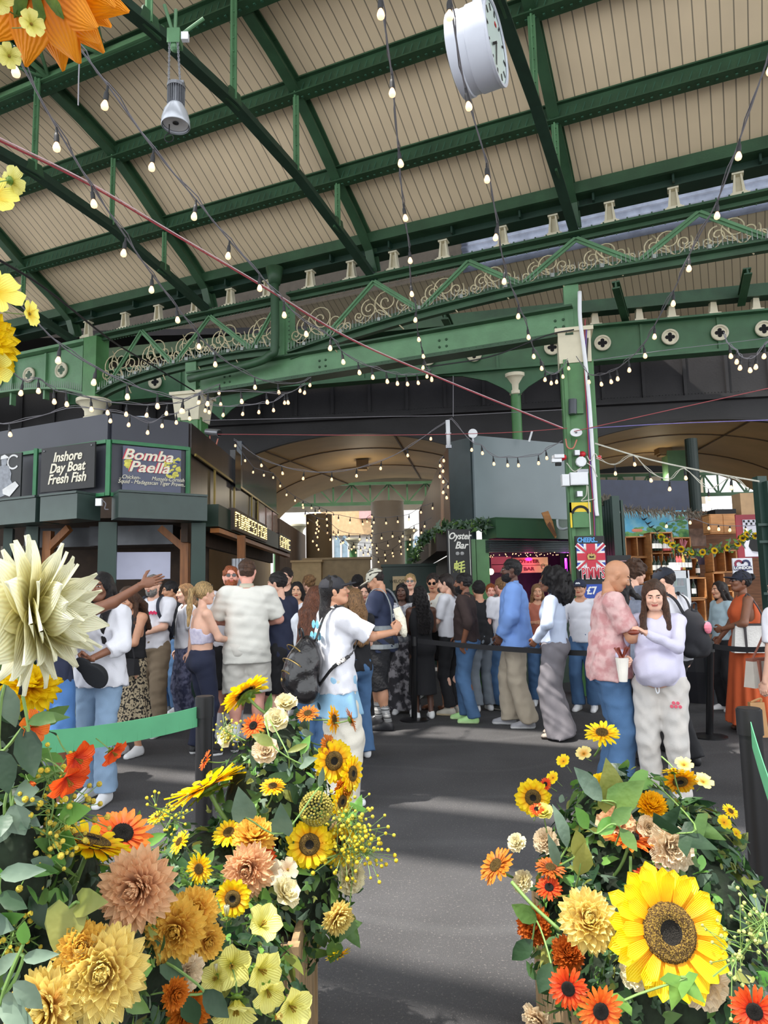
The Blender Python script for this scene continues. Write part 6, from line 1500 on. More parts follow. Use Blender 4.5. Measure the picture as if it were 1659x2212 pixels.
p21=person('security man in a navy hi-vis vest and beige cap looking down',822,7.95,1229,72,'m','tan',('crop','dark',0),1.15,R=((.12,.30,1.12),(.9,-.6,-.4)),L=front(-1,1.14),head=(10,-30,0),cap=((196,192,176),False),top=(cloth('vest_navy',(44,52,78)),.36,.84,dict(loose=.035)),bottom=(cloth('cargo_black',(32,32,36),bump=.6,bs=30),.42,.115,dict(loose=.035,name='shorts')),shoes=((30,30,34),(40,40,44)),socks=(mat('striped_sock',(206,206,206),.8,var=0,col2=(40,40,40),stretch=(.01,.01,1),vs=60),.2),feet=((-.10,-.06),(.10,.12)),fine=1,beard=None)
p22=person('black woman with sunglasses on her head in a marbled print outfit',868,8.9,1261,170,'f','dark',('straight','black',.1),1.0,glasses='head',top=(cloth('white_print',(200,200,206),col2=(120,120,130),vs=16),.5,.95,{}),bottom=(PAT,.04,.12,dict(loose=.03)),R=front(1),L=front(-1))
p23=person('blonde person in dark sunglasses at the back beside the phone holder',887,10.2,1240,160,'f','fair',('pony','blonde',.1),.98,glasses='sun',head=(14,4,0),top=(BLK,.5,.9,{}),bottom=(BLK,.08,.09))
p24=person('woman with long dark braids seen from behind in a black dress',908,8.5,1268,12,'f','dark',('braids','black',.40),1.06,head=(0,-10,0),L=front(-1,1.1),R=front(1,1.1),dress=(BLK,1.44,.32,.19,dict(folds=5,fa=.006,armhole=False)),shoes=((228,228,228),(236,236,236)),fine=1)
p25=person('dark-haired woman in sunglasses and a cream ruffled top',937,9.2,1240,150,'f','tan',('bun','dark',0),.98,glasses='sun',head=(16,-10,0),top=(WHT2,.25,1.0,dict(loose=.02,vneck=True)),bottom=(BLK,.62,.13,dict(loose=.03,name='shorts')),shoes=('sandal',(60,36,24)),R=front(1),L=front(-1),fine=1)
p26=person('woman in a white T-shirt and black trousers, sunglasses on her head',968,8.75,1240,60,'f','fair',('back','dark',.12),1.02,glasses='head',head=(10,-12,0),top=(WHT,.46,.96,dict(loose=.02)),bottom=(BLK,.1,.07,dict(loose=.006)),shoes=((196,190,178),(214,196,160)),R=front(1),L=front(-1),fine=1)
p27=person('bearded man in a dark brown shirt, blue jeans and pale green trainers',1003,8.25,1239,70,'m','brown',('short','black',0),1.12,L=((-.24,-.02,.96),(-.8,-.9,0),(0,0,-1)),R=((.20,.14,.97),(1,-.6,0)),beard='black',top=(BRN,.70,.95,dict(loose=.022,collar=True)),bottom=(DENM,.06,.075,dict(loose=.012)),shoes=((176,224,150),(206,240,176)),feet=((-.10,-.05),(.10,.10)),fine=1)
p28=person('person in black with dark hair seen from behind near the brown shirt',1034,8.95,1256,15,'m','tan',('short','black',0,.006),1.06,top=(BLK,1.0,.88,dict(loose=.02)),bottom=(cloth('ash_denim',(120,128,138)),.08,.09,dict(loose=.02)))
p29=person('laughing ginger-haired woman at the counter of the oyster bar',1060,10.3,1262,175,'f','pink',('bun','ginger',0),.95,top=(cloth('rust_print',(150,84,64),col2=(220,200,180),vs=20),.6,.9,{}),bottom=(DEND,.08,.09),R=front(1))
p30=person('grey-haired person bending by the oyster bar behind the blue shirt',1073,9.9,1290,120,'m','pink',('curly','grey',0),1.0,top=(cloth('ash',(92,92,100)),.6,.9,{}),bottom=(DENM,.08,.09),H=1.42)
p31=person('light-haired man in a white T-shirt partly behind the blue shirt',1084,9.0,1248,30,'m','pink',('short','light',0),1.06,L=((-.30,.1,.86),(-.5,-1,0)),top=(WHT,.42,.92,dict(loose=.02)),bottom=(DENM,.08,.1,dict(loose=.02)),shoes=((90,90,84),(200,196,186)))
p32=person('tall black man with glasses in a light blue shirt and beige chinos',1106,7.9,1209,78,'m','dark',('crop','black',0),1.16,L=((-.2,.14,.95),(-1,-.7,0)),R=((.22,.12,.97),(1,-.9,0)),beard='black',glasses='clear',head=(6,4,0),top=(SKY,1.0,.84,dict(loose=.045,flare=.05,collar=True)),bottom=(BEI,.06,.1,dict(loose=.03)),shoes=((150,150,156),(206,206,208)),feet=((-.1,-.08),(.1,.12)),fine=1)
p33=person('woman with a big dark afro, pale blue top and wide grey trousers',1190,7.3,1232,68,'f','brown',('afro','black',0),1.04,glasses='clear',L=((-.2,.16,1.02),(-1,-.6,0)),R=((.22,.10,.98),(1,-.9,0)),top=(PALE,1.0,.98,dict(loose=.02)),bottom=(GRYT,.02,.155,dict(loose=.035,waist=1.05)),shoes=((150,140,130),(60,50,46)),fine=1,bust=.9)
p34=person('person with a bare arm between the blue shirt and the afro',1160,9.3,1262,170,'f','tan',('wavy','light',.1),1.0,top=(cloth('rust_top',(176,104,84)),.1,.95,dict(armhole=True)),bottom=(DENM,.08,.09),R=front(1,1.2))
p35=person('person in a navy cap with white letters beside the flag board',1252,8.8,1252,150,'m','tan',('short','dark',0),1.0,cap=((34,40,62),False),top=(WHT,.5,.9,{}),bottom=(DENM,.08,.09))
p38=person('curly brown-haired man looking right behind the couple',1366,7.4,1213,-70,'m','fair',('curly','brown',0,.014),1.05,head=(0,-10,0),top=(cloth('grey_shirt',(120,124,138)),.6,.9,dict(loose=.02)),bottom=(BLK,.06,.09),fine=1)
p39=person('long-haired woman in grey tipping her face up behind the bald man',1347,6.2,1238,-60,'f','fair',('straight','black',.36),.98,head=(0,24,0),top=(cloth('grey_denim_shirt',(140,146,162),col2=(110,116,134),vs=8),.9,.9,dict(loose=.025)),bottom=(BLK,.06,.085),shoes=((30,30,32),(40,40,44)),fine=1)
p40=person('man in a dark cap and white T-shirt carrying a black rucksack',1441,6.35,1228,35,'m','fair',('crop','dark',0),1.05,cap=((34,38,50),False),top=(WHT,.45,.9,dict(loose=.02)),bottom=(BLK,.06,.085),head=(20,-14,0),shoes=((24,24,26),(30,30,32)),fine=1,feet=((-.14,-.2),(.14,.25)))
p41=person('black woman in a rust-orange maxi dress, navy cap and sunglasses',1600,7.4,1234,78,'f','brown',('bun','black',0),1.34,cap=((36,38,52),False),glasses='sun',head=(4,8,0),L=((-.12,.26,1.12),(-1,-.4,-.5)),R=((.20,.22,1.0),(1,-.6,-.3)),dress=(ORG,1.44,.10,.34,dict(folds=13,fa=.022)),bust=1.3,shoes=('sandal',(60,36,24)),fine=2)
p42=person('person cut off at the right edge, white T-shirt, bare arm and handbag',1690,5.1,1240,25,'f','fair',('long','brown',.2),1.05,L=((-.26,.06,.80),(-.4,-1,0)),top=(WHT,.42,.95,dict(loose=.02)),bottom=(DEN,.06,.09,{}),fine=1)
p43=person('person in a pale blue top half hidden by the orange dress',1556,8.6,1268,100,'f','tan',('long','dark',.1),1.0,top=(cloth('aqua',(168,190,200)),.8,.95,dict(loose=.02)),bottom=(BLK,.06,.09),H=1.55)
# ---------------------------------------------------------------- what the crowd carries
LEATHER=mat('black_leather',(26,24,26),.25,var=.2,vs=4,bump=.25,bs=30,coat=.3);ZIP=mat('brass_zip',(190,160,96),.3,metal=.8)
def pack(root,label,c,r,m_,straps=True,zips=True,nm='backpack',pocket=None,side=0):
    s=SD(np.array(c)-np.array(r)*1.35,np.array(c)+np.array(r)*1.5,.011)
    cx,cy,cz=c;rx,ry,rz=r
    s.ell((cx,cy,cz-rz*.15),(rx,ry,rz*.85),.05).ell((cx,cy+ry*.3,cz+rz*.25),(rx*.78,ry*.8,rz*.75),.05).cap((cx-rx*.6,cy,cz-rz*.7),(cx+rx*.6,cy,cz-rz*.7),ry*.75,ry*.75,.04).ell((cx,cy-ry*.7,cz-rz*.35),(rx*.7,ry*.45,rz*.42),.02).noise(.005,30,5)
    v,f=s.mesh();rt=thing(nm,label,'bag',root.location+Vector((0,0,0)),root.rotation_euler[2]);rt.scale=root.scale;rt.location.z=0
    npmesh('bag_body',v,f,m_,rt)
    if zips:
        for k,(zz,w0,dy,dz)in enumerate(((.55,.62,-.75,.2),(.1,.86,-.95,.22),(-.35,.62,-1.12,.3))):
            mb=MB();mb.tube([(cx+rx*w0*cos(a),cy+ry*dy*(.55+.45*sin(a))-.006,cz+rz*(zz+dz*sin(a)))for a in[pi*i/14 for i in range(15)]],.0045,5);mb.build('zip',ZIP,rt,local=True)
    mb=MB();mb.tube(spline([(cx-.03,cy,cz+rz*.95),(cx-.03,cy-.01,cz+rz*1.22),(cx+.03,cy-.01,cz+rz*1.22),(cx+.03,cy,cz+rz*.95)]),.009,6);mb.build('grab_handle',m_,rt,local=True)
    if straps:
        for i in(-1,1):
            if side and i!=side:continue
            mb=MB();P_=spline([(cx+i*rx*.4,cy+ry*.6,cz+rz*.8),(i*.09,-.115,1.46),(i*.10,.0,1.515),(i*.11,.125,1.43),(i*.14,.14,1.30),(i*.205,.05,1.16),(i*.185,-.10,1.06),(cx+i*rx*.8,cy+ry*.5,cz-rz*.6)],5)
            for a,b_ in zip(P_,P_[1:]):mb.bar(a,b_,.035,.008,up=(0,1,.3))
            mb.build('shoulder_strap',m_,rt,local=True)
    return rt
bpk=pack(p17,'black leather backpack with brass zips worn by the woman in the white T-shirt',(.03,-.29,1.06),(.185,.13,.235),LEATHER,side=1)
mb=MB();mb.lathe([(.016,0),(.012,.005)],10,0,Matrix.Translation((.03,-.455,.98))@ Matrix.Rotation(pi/2,4,'X'));mb.build('metal_badge',ZIP,bpk,local=True)
rk=pack(p40,'black fabric rucksack on the man in the dark cap',(0,-.24,1.15),(.16,.10,.22),cloth('rucksack',(34,34,40)),zips=False)
mb=MB();mb.ball((.03,-.35,1.2),.05,10,6,sc=(1,.5,1.1));mb.build('pink_pouch',mat('pink_pouch',(236,130,150),.6),rk,local=True)
pack(p4,'dark rucksack with straps on the grey-haired man',(0,-.22,1.2),(.14,.08,.2),cloth('rucksack2',(44,48,60)),zips=False)
def attach(root,name,mb,m,label=None):
    o=mb.build(name,m,root,smooth=False,local=True)
    if label:o['label']=label
    return o
for z in(.90,1.10):
    mb=MB()
    P_=[(.228*cos(a),.172*sin(a)-.005,z)for a in[2*pi*i/28 for i in range(29)]]
    for a,b_ in zip(P_,P_[1:]):mb.bar(a,b_,.006,.05)
    attach(p21,'reflective_band',mb,mat('reflective_grey',(140,146,150),.3,metal=.2),'grey reflective bands')
for i in(-1,1):
    mb=MB();P_=spline([(i*.13,-.165,1.12),(i*.14,-.155,1.34),(i*.12,-.06,1.51),(i*.12,.07,1.50),(i*.13,.155,1.3),(i*.13,.17,1.1)],4)
    for a,b_ in zip(P_,P_[1:]):mb.bar(a,b_,.035,.008,up=(0,1,.2))
    attach(p21,'reflective_strap',mb,MATS['reflective_grey'])
for k,(t_,z)in enumerate((('EVENT',1.30),('SECURITY',1.21))):
    cu=bpy.data.curves.new('vest_lettering','FONT');cu.body=t_;cu.size=.062;cu.extrude=.002;cu.align_x='CENTER';cu.materials.append(WHITE_P)
    o=font_mesh(bpy.data.objects.new('vest_lettering',cu));o.parent=p21;o.matrix_local=Matrix.Translation((0,-.175,z))@ Matrix.Rotation(pi/2,4,'X')
def badge(root,p,r,m,name,yaw=0,rx=1,rz=1):
    mb=MB()
    for k in range(5):mb.lathe([(r*.35,0),(r*.3,.004)],8,0,Matrix.Translation((p[0]+(k-2)*r*.38*rx,p[1],p[2]+(.12*r if k%2 else-.1*r)*rz))@ Matrix.Rotation(pi/2*(1 if p[1]<0 else-1),4,'X'))
    attach(root,name,mb,m)
badge(p12,(.05,.155,1.30),.09,WHITE_P,'chest_print');badge(p4,(-.07,.165,1.33),.05,mat('red_print',(214,40,90),.6),'chest_print')
badge(p37,(-.13,.14,.80),.04,mat('pink_motif',(216,90,110),.6),'thigh_motif',rz=3)
badge(p35,(0,.11,1.70),.03,WHITE_P,'cap_letters')
badge(p17,(.0,-.165,1.33),.10,mat('teal_print',(110,178,204),.6),'back_print',rz=4)
mb=MB();P_=[(.176*cos(a),.134*sin(a),.985)for a in[2*pi*i/26 for i in range(27)]]
for a,b_ in zip(P_,P_[1:]):mb.bar(a,b_,.008,.034)
attach(p27,'belt',mb,mat('red_brown_belt',(112,50,38),.4))
mb=MB();mb.tube(spline([(-.015,.155,.96),(-.02,.165,.9),(-.005,.165,.885),(.005,.165,.92),(.012,.16,.955)]),.005,5);attach(p37,'drawstring',mb,WHITE_P)
s=SD((-.26,-.30,.62),(.3,.26,1.0),.011);s.cone(.98,.68,.19,.25,sy=.78,folds=5,fa=.03);s.cap((0,0,1.0),(0,0,.5),.165,.2,.01,sub=True,sy=.78);s.cut((-.6,.9,0),.10);s.noise(.006,26,3);v,f=s.mesh();npmesh('tied_shirt',v,f,cloth('sky_tied',(150,194,224)),p17)
def held(name,label,cat,loc):return thing(name,label,cat,loc)
def cup(p,m_cup,m_fill,label,h=.10,r=.038,stick=True,tilt=None,fill_n=7):
    t=held('food_cup',label,'cup',p);mb=MB();mb.lathe([(r*.72,0),(r,h),(r*.94,h),(r*.68,.006)],16,0,Matrix.Translation(p));mb.build('cup',m_cup,t,smooth=True,auto=40)
    mb=MB();r_=random.Random(2)
    for i in range(fill_n):mb.ball(Vector(p)+Vector((r_.uniform(-.02,.02),r_.uniform(-.02,.02),h+r_.uniform(0,.02))),.017,7,5,sc=(1,1,1.2))
    mb.build('filling',m_fill,t,smooth=True)
    if stick:mb=MB();mb.bar(Vector(p)+Vector((.0,0,h)),Vector(p)+Vector((.02,0,h+.11)),.01,.003);mb.build('wooden_fork',mat('pale_wood',(222,196,150),.6),t)
STRAW=mat('strawberry',(206,52,44),.35,var=.2,vs=40);CLEARC=mat('clear_cup',(214,208,206),.1,alpha=.6);CHOC=mat('choc_strawberry',(120,50,32),.35,var=.3,vs=30)
cup(wpt(p2,(-.02,.36,1.20)),CLEARC,CHOC,'clear cup of chocolate strawberries held by the woman in the white blouse',.11,.04)
cup(wpt(p3,(.02,.30,1.05)),mat('red_cup',(206,44,50),.4),STRAW,'red fruit cup with a wooden fork held by the woman in the leopard skirt',.08,.038)
s=SD((-.13,-.14,-.02),(.13,.22,.12),.008);s.ell((0,0,0),(.088,.105,.098),.01).ell((0,.10,.01),(.07,.085,.01),.01).cut((0,0,-1),0.0);v,f=s.mesh()
hc_=held('baseball_cap','black baseball cap dangling from the hand of the woman in the white blouse','cap',wpt(p2,(-.14,.33,.97)));hc_.rotation_euler=(radians(60),radians(35),radians(150));npmesh('cap_crown',v,f,cloth('held_cap',(26,28,32)),hc_)
p=wpt(p37,(.21,.31,1.08));t=held('paper_cone','white paper cone of food between the bald man and the pregnant woman','food',p);mb=MB();mb.lathe([(.028,-.09),(.045,.07),(.042,.07)],12,0,Matrix.Translation(p));mb.build('cone',mat('paper_white',(230,224,214),.7),t);mb=MB()
for i in range(6):mb.bar(p+Vector((random.uniform(-.02,.02),random.uniform(-.02,.02),.05)),p+Vector((random.uniform(-.05,.05),random.uniform(-.04,.04),.14)),.012,.012)
mb.build('filling',CHOC,t)
p=wpt(p37,(.09,.40,1.36));t=held('snack','small brown snack being pulled apart by the couple','food',p);mb=MB();mb.ball(p,.028,9,6,sc=(1.5,.8,.7));mb.build('snack_piece',CHOC,t,smooth=True)
p=wpt(p17,(.13,.55,1.36));t=held('food_wrap','white paper food wrap held up by the woman in the black cap','food',p);mb=MB();mb.tube([p+Vector((-.05,0,.12)),p+Vector((-.02,0,.03)),p+Vector((.0,0,-.07)),p+Vector((.01,0,-.1))],[.028,.04,.03,.012],9);mb.build('paper',mat('paper_cream',(232,226,206),.7,bump=.8,bs=40),t,smooth=True)
p=wpt(p20,(-.03,.38,1.64));o=MB().box(p,(.16,.012,.08),rz=0).build('phone',mat('phone_black',(18,18,20),.2));tag(o,'black phone held up sideways at the back of the crowd','phone')
p=wpt(p36,(-.19,-.02,.90));o=MB().box(p+z_(.04),(.02,.10,.24),rz=radians(10)).build('folded_map',mat('map_paper',(214,220,236),.6));tag(o,'folded leaflet sticking out of the bald man\'s back pocket','leaflet')
def bag(root,c,d,m_,label,rz=0,strap=None,trim=None,flap=False):
    P_=wpt(root,c);t=held('handbag',label,'bag',P_);M=Matrix.Translation(P_)@ Matrix.Rotation(rz,4,'Z');w_,dd,h=d
    mb=MB();mb.add([(-w_/2,-dd/2,-h/2),(w_/2,-dd/2,-h/2),(w_/2,dd/2,-h/2),(-w_/2,dd/2,-h/2),(-w_*.42,-dd*.3,h/2),(w_*.42,-dd*.3,h/2),(w_*.42,dd*.3,h/2),(-w_*.42,dd*.3,h/2)],[(0,3,2,1),(4,5,6,7),(0,1,5,4),(1,2,6,5),(2,3,7,6),(3,0,4,7)],0,M);mb.build('bag_body',m_,t)
    if trim:mb=MB();mb.box((0,0,h/2),(w_*.86,dd*.64,.02),M=M);mb.box((-w_*.22,0,0),(.02,dd*1.02,h*1.0),M=M);mb.box((w_*.22,0,0),(.02,dd*1.02,h),M=M);mb.build('trim',trim,t)
    if strap:mb=MB();mb.tube(spline([M @ Vector((-w_*.3,0,h/2))]+[wpt(root,q)for q in strap]+[M @ Vector((w_*.3,0,h/2))],5),.008,6);mb.build('strap',trim or m_,t)
    return t
bag(p41,(-.22,-.02,1.02),(.42,.14,.28),mat('white_leather',(214,210,206),.4,bump=.3),'white tote bag with dark trim under the arm of the orange dress woman',radians(-12),[(-.24,.05,1.35),(-.17,.0,1.50),(-.24,-.08,1.35)],mat('dark_trim',(50,44,48),.5))
bag(p42,(-.06,.22,.95),(.24,.1,.2),mat('ivory_leather',(214,206,194),.4),'ivory handbag with a brown strap at the right edge',radians(20),[(-.08,.16,1.25),(-.1,.02,1.50),(-.1,-.06,1.25)],mat('tan_strap',(156,96,78),.5))
bag(p42,(-.30,.10,.62),(.12,.06,.24),mat('tan_bag',(176,132,86),.5),'small tan purse hanging below the hand at the right edge',0,[(-.27,.08,.78)],None)
bag(p3,(-.14,.14,.93),(.22,.08,.15),BLK,'black crossbody bag on the leopard skirt',radians(-30),[(-.1,.14,1.2),(.08,.02,1.5)],None)
bag(p2,(.02,.22,1.12),(.05,.02,.05),STEEL,'bunch of keys and a phone held by the woman in the white blouse',0)
for r_,i,lab in((p41,1,None),(p3,1,None)):
    pass
# ---------------------------------------------------------------- queue barriers
PB=mat('post_black',(24,24,26),.35,var=.1)
def stanchion(x,yt,yb,D,label,tilt=0.0,w=.035,base=True):
    b0=gr(x,yb)if yb else None;p=at(x,yt,D);z=p.z;loc=Vector((p.x,p.y,0))if b0 is None else Vector((b0.x,b0.y,0))
    t=thing('barrier_post',label,'barrier post',loc,group='retractable belt posts');top_=Vector((p.x,p.y,z))
    mb=MB();mb.cyl(loc+z_(.02),top_-z_(.07),w,seg=18);mb.build('tube',PB,t,smooth=True,auto=40)
    mb=MB();mb.cyl(top_-z_(.10),top_,w*1.12,seg=18);mb.cyl(top_,top_+z_(.006),w*1.0,seg=18);mb.build('head',PB,t,smooth=True,auto=40)
    if base:mb=MB();mb.lathe([(.17,0),(.17,.012),(.05,.03),(.04,.03)],32,0,Matrix.Translation(loc));mb.build('base',PB,t,smooth=True,auto=40)
    return top_,loc
s1=stanchion(895,1376,1556,8.15,'black belt post in the middle, in front of the braided woman')
s2=stanchion(1533,1386,1592,6.95,'leaning black belt post left of the orange dress')
s3=stanchion(442,1506,None,3.72,'thick black belt post in front of the blonde ponytail woman',w=.045)
s4=stanchion(1617,1532,None,2.95,'thick black belt post at the right edge beside the flowers',w=.045)
def belt(a,b_,w_,m_,label,sag=.03,tw=0.0):
    t=thing('barrier_belt',label,'barrier belt',(Vector(a)+Vector(b_))/2);mb=MB();n=14;P_=[Vector(a).lerp(Vector(b_),i/n)-z_(sag*4*(i/n)*(1-i/n))for i in range(n+1)]
    for p,q in zip(P_,P_[1:]):mb.bar(p,q,.003,w_)
    mb.build('webbing',m_,t);mb=MB();mb.bar(P_[0],P_[0].lerp(P_[1],.2),.012,w_*1.1);mb.build('end_clip',PB,t)
GBELT=mat('belt_green',(84,160,116),.6,var=.08);BBELT=mat('belt_black',(26,26,30),.7)
belt(s1[0]-z_(.04),at(1400,1415,6.9),.055,BBELT,'black belt running from the middle post to behind the bald man')
belt(s2[0]-z_(.04),at(1700,1398,6.4),.05,BBELT,'black belt across the orange dress to the right edge')
belt(s3[0]-z_(.09),at(-40,1612,2.9),.10,GBELT,'green belt stretching left from the thick post')
belt(s4[0]-z_(.08),at(1705,1820,2.1),.10,GBELT,'green belt slanting down at the right edge')
# ---------------------------------------------------------------- hanging clock and lamp
c0=at(1030,108,6.0);ax=Vector((.90,-.43,.02)).normalized();ck=thing('hanging_clock','big white double-sided drum clock hanging from the roof','clock',c0)
M=face(c0,(Vector((0,0,1)).cross(ax)).normalized()*-1,(0,0,1));M=Matrix.Translation(c0)@ frame(ax).to_4x4();R_=.37
mb=MB();mb.lathe([(R_*.93,-.20),(R_,-.19),(R_,-.10),(R_*.97,-.09),(R_*.97,-.02),(R_,-.01),(R_,.17),(R_*1.02,.18),(R_*1.02,.20),(R_*.95,.20),(R_*.94,.185)],56,0,M,cap=False);mb.build('case',mat('clock_white',(206,210,222),.35,var=.03),ck,smooth=True,auto=30)
mb=MB();mb.lathe([(R_*.95,.18),(.0001,.182)],48,0,M,cap=False);mb.lathe([(R_*.94,-.19),(.0001,-.192)],48,0,M,cap=False);mb.build('dial',mat('dial_white',(216,232,226),.3,var=.02),ck)
mb=MB()
for k in range(12):
    a=k*pi/6;mb.box((R_*.78*cos(a),R_*.78*sin(a),.187),(.075,.022,.004),M=M @ Matrix.Rotation(0,4,'Z'))if k%6==0 else mb.bar(M @ Vector((R_*.70*cos(a),R_*.70*sin(a),.187)),M @ Vector((R_*.86*cos(a),R_*.86*sin(a),.187)),.02,.004,up=ax)
mb.build('hour_marks',VDARK,ck)
mb=MB();mb.bar(M @ Vector((0,0,.192)),M @ Vector((-.05,-.26,.192)),.018,.004,up=ax);mb.bar(M @ Vector((0,0,.195)),M @ Vector((-.14,-.12,.195)),.024,.004,up=ax);mb.build('hands',VDARK,ck)
mb=MB();mb.box((0.02,.2,.187),(.05,.03,.004),M=M);mb.build('red_emblem',mat('emblem_red',(200,50,50),.5),ck)
mb=MB();mb.cyl(c0+z_(R_-.02),c0+z_(3.0),.025,seg=12);mb.build('hanging_rod',WHITE_P,ck)
lp=at(380,232,6.4);lm=thing('high_bay_lamp','silver bell-shaped industrial lamp hanging on two chains','lamp',lp)
T=Matrix.Translation(lp)
mb=MB();mb.lathe([(.135,-.20),(.14,-.195),(.135,-.13),(.115,-.05),(.075,.02),(.07,.03),(.068,.02),(.108,-.05),(.128,-.13),(.13,-.19)],36,0,T,cap=False);mb.build('bell_shade',mat('frosted_alu',(196,200,208),.3,metal=.3),lm,smooth=True)
mb=MB();mb.lathe([(.06,.02),(.06,.2)],16,0,T)
for k in range(24):a=k*pi/12;mb.box((0,0,0),(.028,.004,.18),M=T @ Matrix.Rotation(a,4,'Z')@ Matrix.Translation((.072,0,.11)))
mb.build('heat_sink',STEEL,lm)
mb=MB();mb.lathe([(.09,.2),(.09,.235),(.07,.25),(.0001,.25)],20,0,T);mb.box((.05,0,.26),(.06,.05,.03),M=T);mb.build('top_cap',STEEL,lm)
mb=MB();mb.lathe([(.03,-.17),(.0001,-.165)],12,0,T,cap=False);mb.build('lamp_core',mat('lens_black',(40,40,44),.3),lm)
mb=MB();mb.lathe([(.122,-.17),(.0001,-.16)],30,0,T,cap=False);mb.build('diffuser',mat('pearl_diffuser',(206,206,206),.4),lm)
for k,dx in enumerate((-.075,.04)):
    mb=MB();top_=at(366 if k==0 else 384,92,6.4);b_=lp+Vector((dx,0,.25));n=20
    for i in range(n):
        p=b_.lerp(top_,(i+.5)/n);h=(top_-b_).length/n*.75
        mb.bar(p+Vector((.008 if i%2 else 0,0 if i%2 else .008,-h)),p+Vector((.008 if i%2 else 0,0 if i%2 else .008,h)),.005,.005);mb.bar(p-Vector((.008 if i%2 else 0,0 if i%2 else .008,h)),p-Vector((.008 if i%2 else 0,0 if i%2 else .008,-h)),.005,.005)
    mb.build('chain',STEEL,lm)
mb=MB();p=lp+Vector((-.07,.02,-.26));mb.tube([p+z_(.1),p],.006,5);mb.tube([p+Vector((.045*cos(a)+.0,0,.045*sin(a)-.05))for a in[2*pi*i/14 for i in range(15)]],.005,5);mb.build('safety_ring',CABLE,lm)
nd=thing('truss_joint','green cast joint with white junction box where the lamp chains hang','iron joint',at(378,85,6.5));mb=MB();p=at(378,85,6.5);mb.box(p,(.13,.12,.16));mb.ball(p-z_(.09),.05,10,6)
for q in((440,40),(355,10),(380,20)):mb.tube([p,at(q[0],q[1],6.4)],.018,8)
mb.build('casting',GREEN,nd);mb=MB();mb.box(at(400,80,6.4),(.07,.05,.08));mb.build('junction_box',WHITE_P,nd)
# ---------------------------------------------------------------- strings of bulbs
def cablepath(pts,Y0,Y1):
    """attachment points seen along the string, depth running evenly in 1/Y"""
    L=[0]
    for a,b_ in zip(pts,pts[1:]):L.append(L[-1]+hypot(b_[0]-a[0],b_[1]-a[1]))
    out=[]
    for(x,y),l in zip(pts,L):u=l/L[-1];out.append(at(x,y,1/((1-u)/Y0+u/Y1)))
    return out
def festoon(label,pts,Y0,Y1,group='festoon strings of bulbs',r=.0215,drop=.075,twin=True,skip=(),bm=None,each=True,cm=None,dense=None):
    P_=cablepath(pts,Y0,Y1);t=thing('festoon_lights',label,'string lights',P_[len(P_)//2],group=group)
    if dense:
        Q=spline(P_,dense);C_=Q
    else:Q=P_;C_=spline(P_,4)
    mb=MB();mb.tube(C_,.0055,5)
    if twin:mb.tube([p+Vector((.012*sin(i*1.7),.0,.014+.010*cos(i*1.1)))for i,p in enumerate(C_)],.004,4)
    mb.build('cable',cm or CABLE_G,t)
    b1=b2_=None
    for i,p in enumerate(Q):
        if i in skip:continue
        a=random.uniform(-.15,.15);M=Matrix.Translation(p)@ Matrix.Rotation(a,4,'Y')
        mb=MB();mb.lathe([(.006,0),(.008,-drop*.5),(.012,-drop*.55),(.0145,-drop*.8),(.0145,-drop*1.25)],10,0,M);so_=mb.build('socket',CABLE,t,smooth=True,auto=40)
        mb=MB();k=drop*1.25;mb.lathe([(.010,-k),(.014,-k-r*.4),(r*.92,-k-r*1.1),(r,-k-r*1.6),(r*.85,-k-r*2.2),(r*.4,-k-r*2.55),(.0005,-k-r*2.62)],12,0,M,cap=False);mb.build('bulb',bm or BULB,so_,smooth=True)
    return t
festoon('long string of bulbs running from the orange flower down to the centre',[(165,95),(233,185),(332,322),(424,432),(496,520),(560,592),(613,652),(658,695),(714,727),(738,758),(773,782),(803,793),(834,803),(857,808),(877,810),(900,808),(930,800)],3.4,9.4,skip=(0,))
festoon('string of bulbs left of the long one, from the yellow petals to the fish stall',[(30,108),(122,275),(198,402),(272,512),(329,594),(381,662),(428,722),(464,762),(499,788),(550,815),(600,828),(650,826),(672,815)],3.2,10.0,skip=(8,))
festoon('string of bulbs hanging straight down the middle of the roof',[(821,-15),(846,160),(860,318),(871,440),(884,535),(887,610),(899,668),(902,712),(911,750),(916,775),(922,795),(930,803)],3.3,9.6)
festoon('string of bulbs passing in front of the hanging clock',[(970,-12),(1005,190),(1051,352),(1074,482),(1091,580),(1120,658),(1139,705),(1151,748),(1167,775),(1178,800),(1190,808),(1203,806),(1214,795),(1226,778)],3.3,9.7)
festoon('string of bulbs sweeping down from the top right edge',[(1664,110),(1598,300),(1550,432),(1489,550),(1455,628),(1414,702),(1390,745),(1358,777),(1332,797),(1316,804),(1295,810),(1270,806),(1245,770)],3.6,9.7,skip=(12,))
festoon('short swag of bulbs at the right edge under the quatrefoils',[(1563,722),(1575,745),(1591,757),(1600,770),(1618,775),(1634,768),(1652,745),(1670,730)],7.0,6.8,skip=(0,7))
festoon('upper of the two tangled strings crossing above the fish stall',[(0,775),(50,822),(83,818),(116,842),(143,848),(196,860),(231,868),(274,872),(320,875),(362,872),(396,868),(430,850),(475,830)],6.0,9.3,skip=(0,))
festoon('lower of the two tangled strings crossing above the fish stall',[(-20,912),(20,915),(90,898),(160,880),(240,888),(281,897),(321,914),(352,900),(381,893),(408,885),(445,868),(476,855)],7.2,9.4,skip=(0,2,3))
festoon('string of bulbs from the yellow blossoms down past the green panel',[(40,655),(130,745),(208,795),(275,828),(340,850),(396,862),(450,848),(520,845),(575,848),(620,850),(660,830)],4.6,9.4,skip=(0,))
festoon('short drooping string beside the cream head of the left column',[(432,850),(450,872),(484,878),(527,876),(560,872),(590,868),(615,852)],9.3,9.6,skip=())
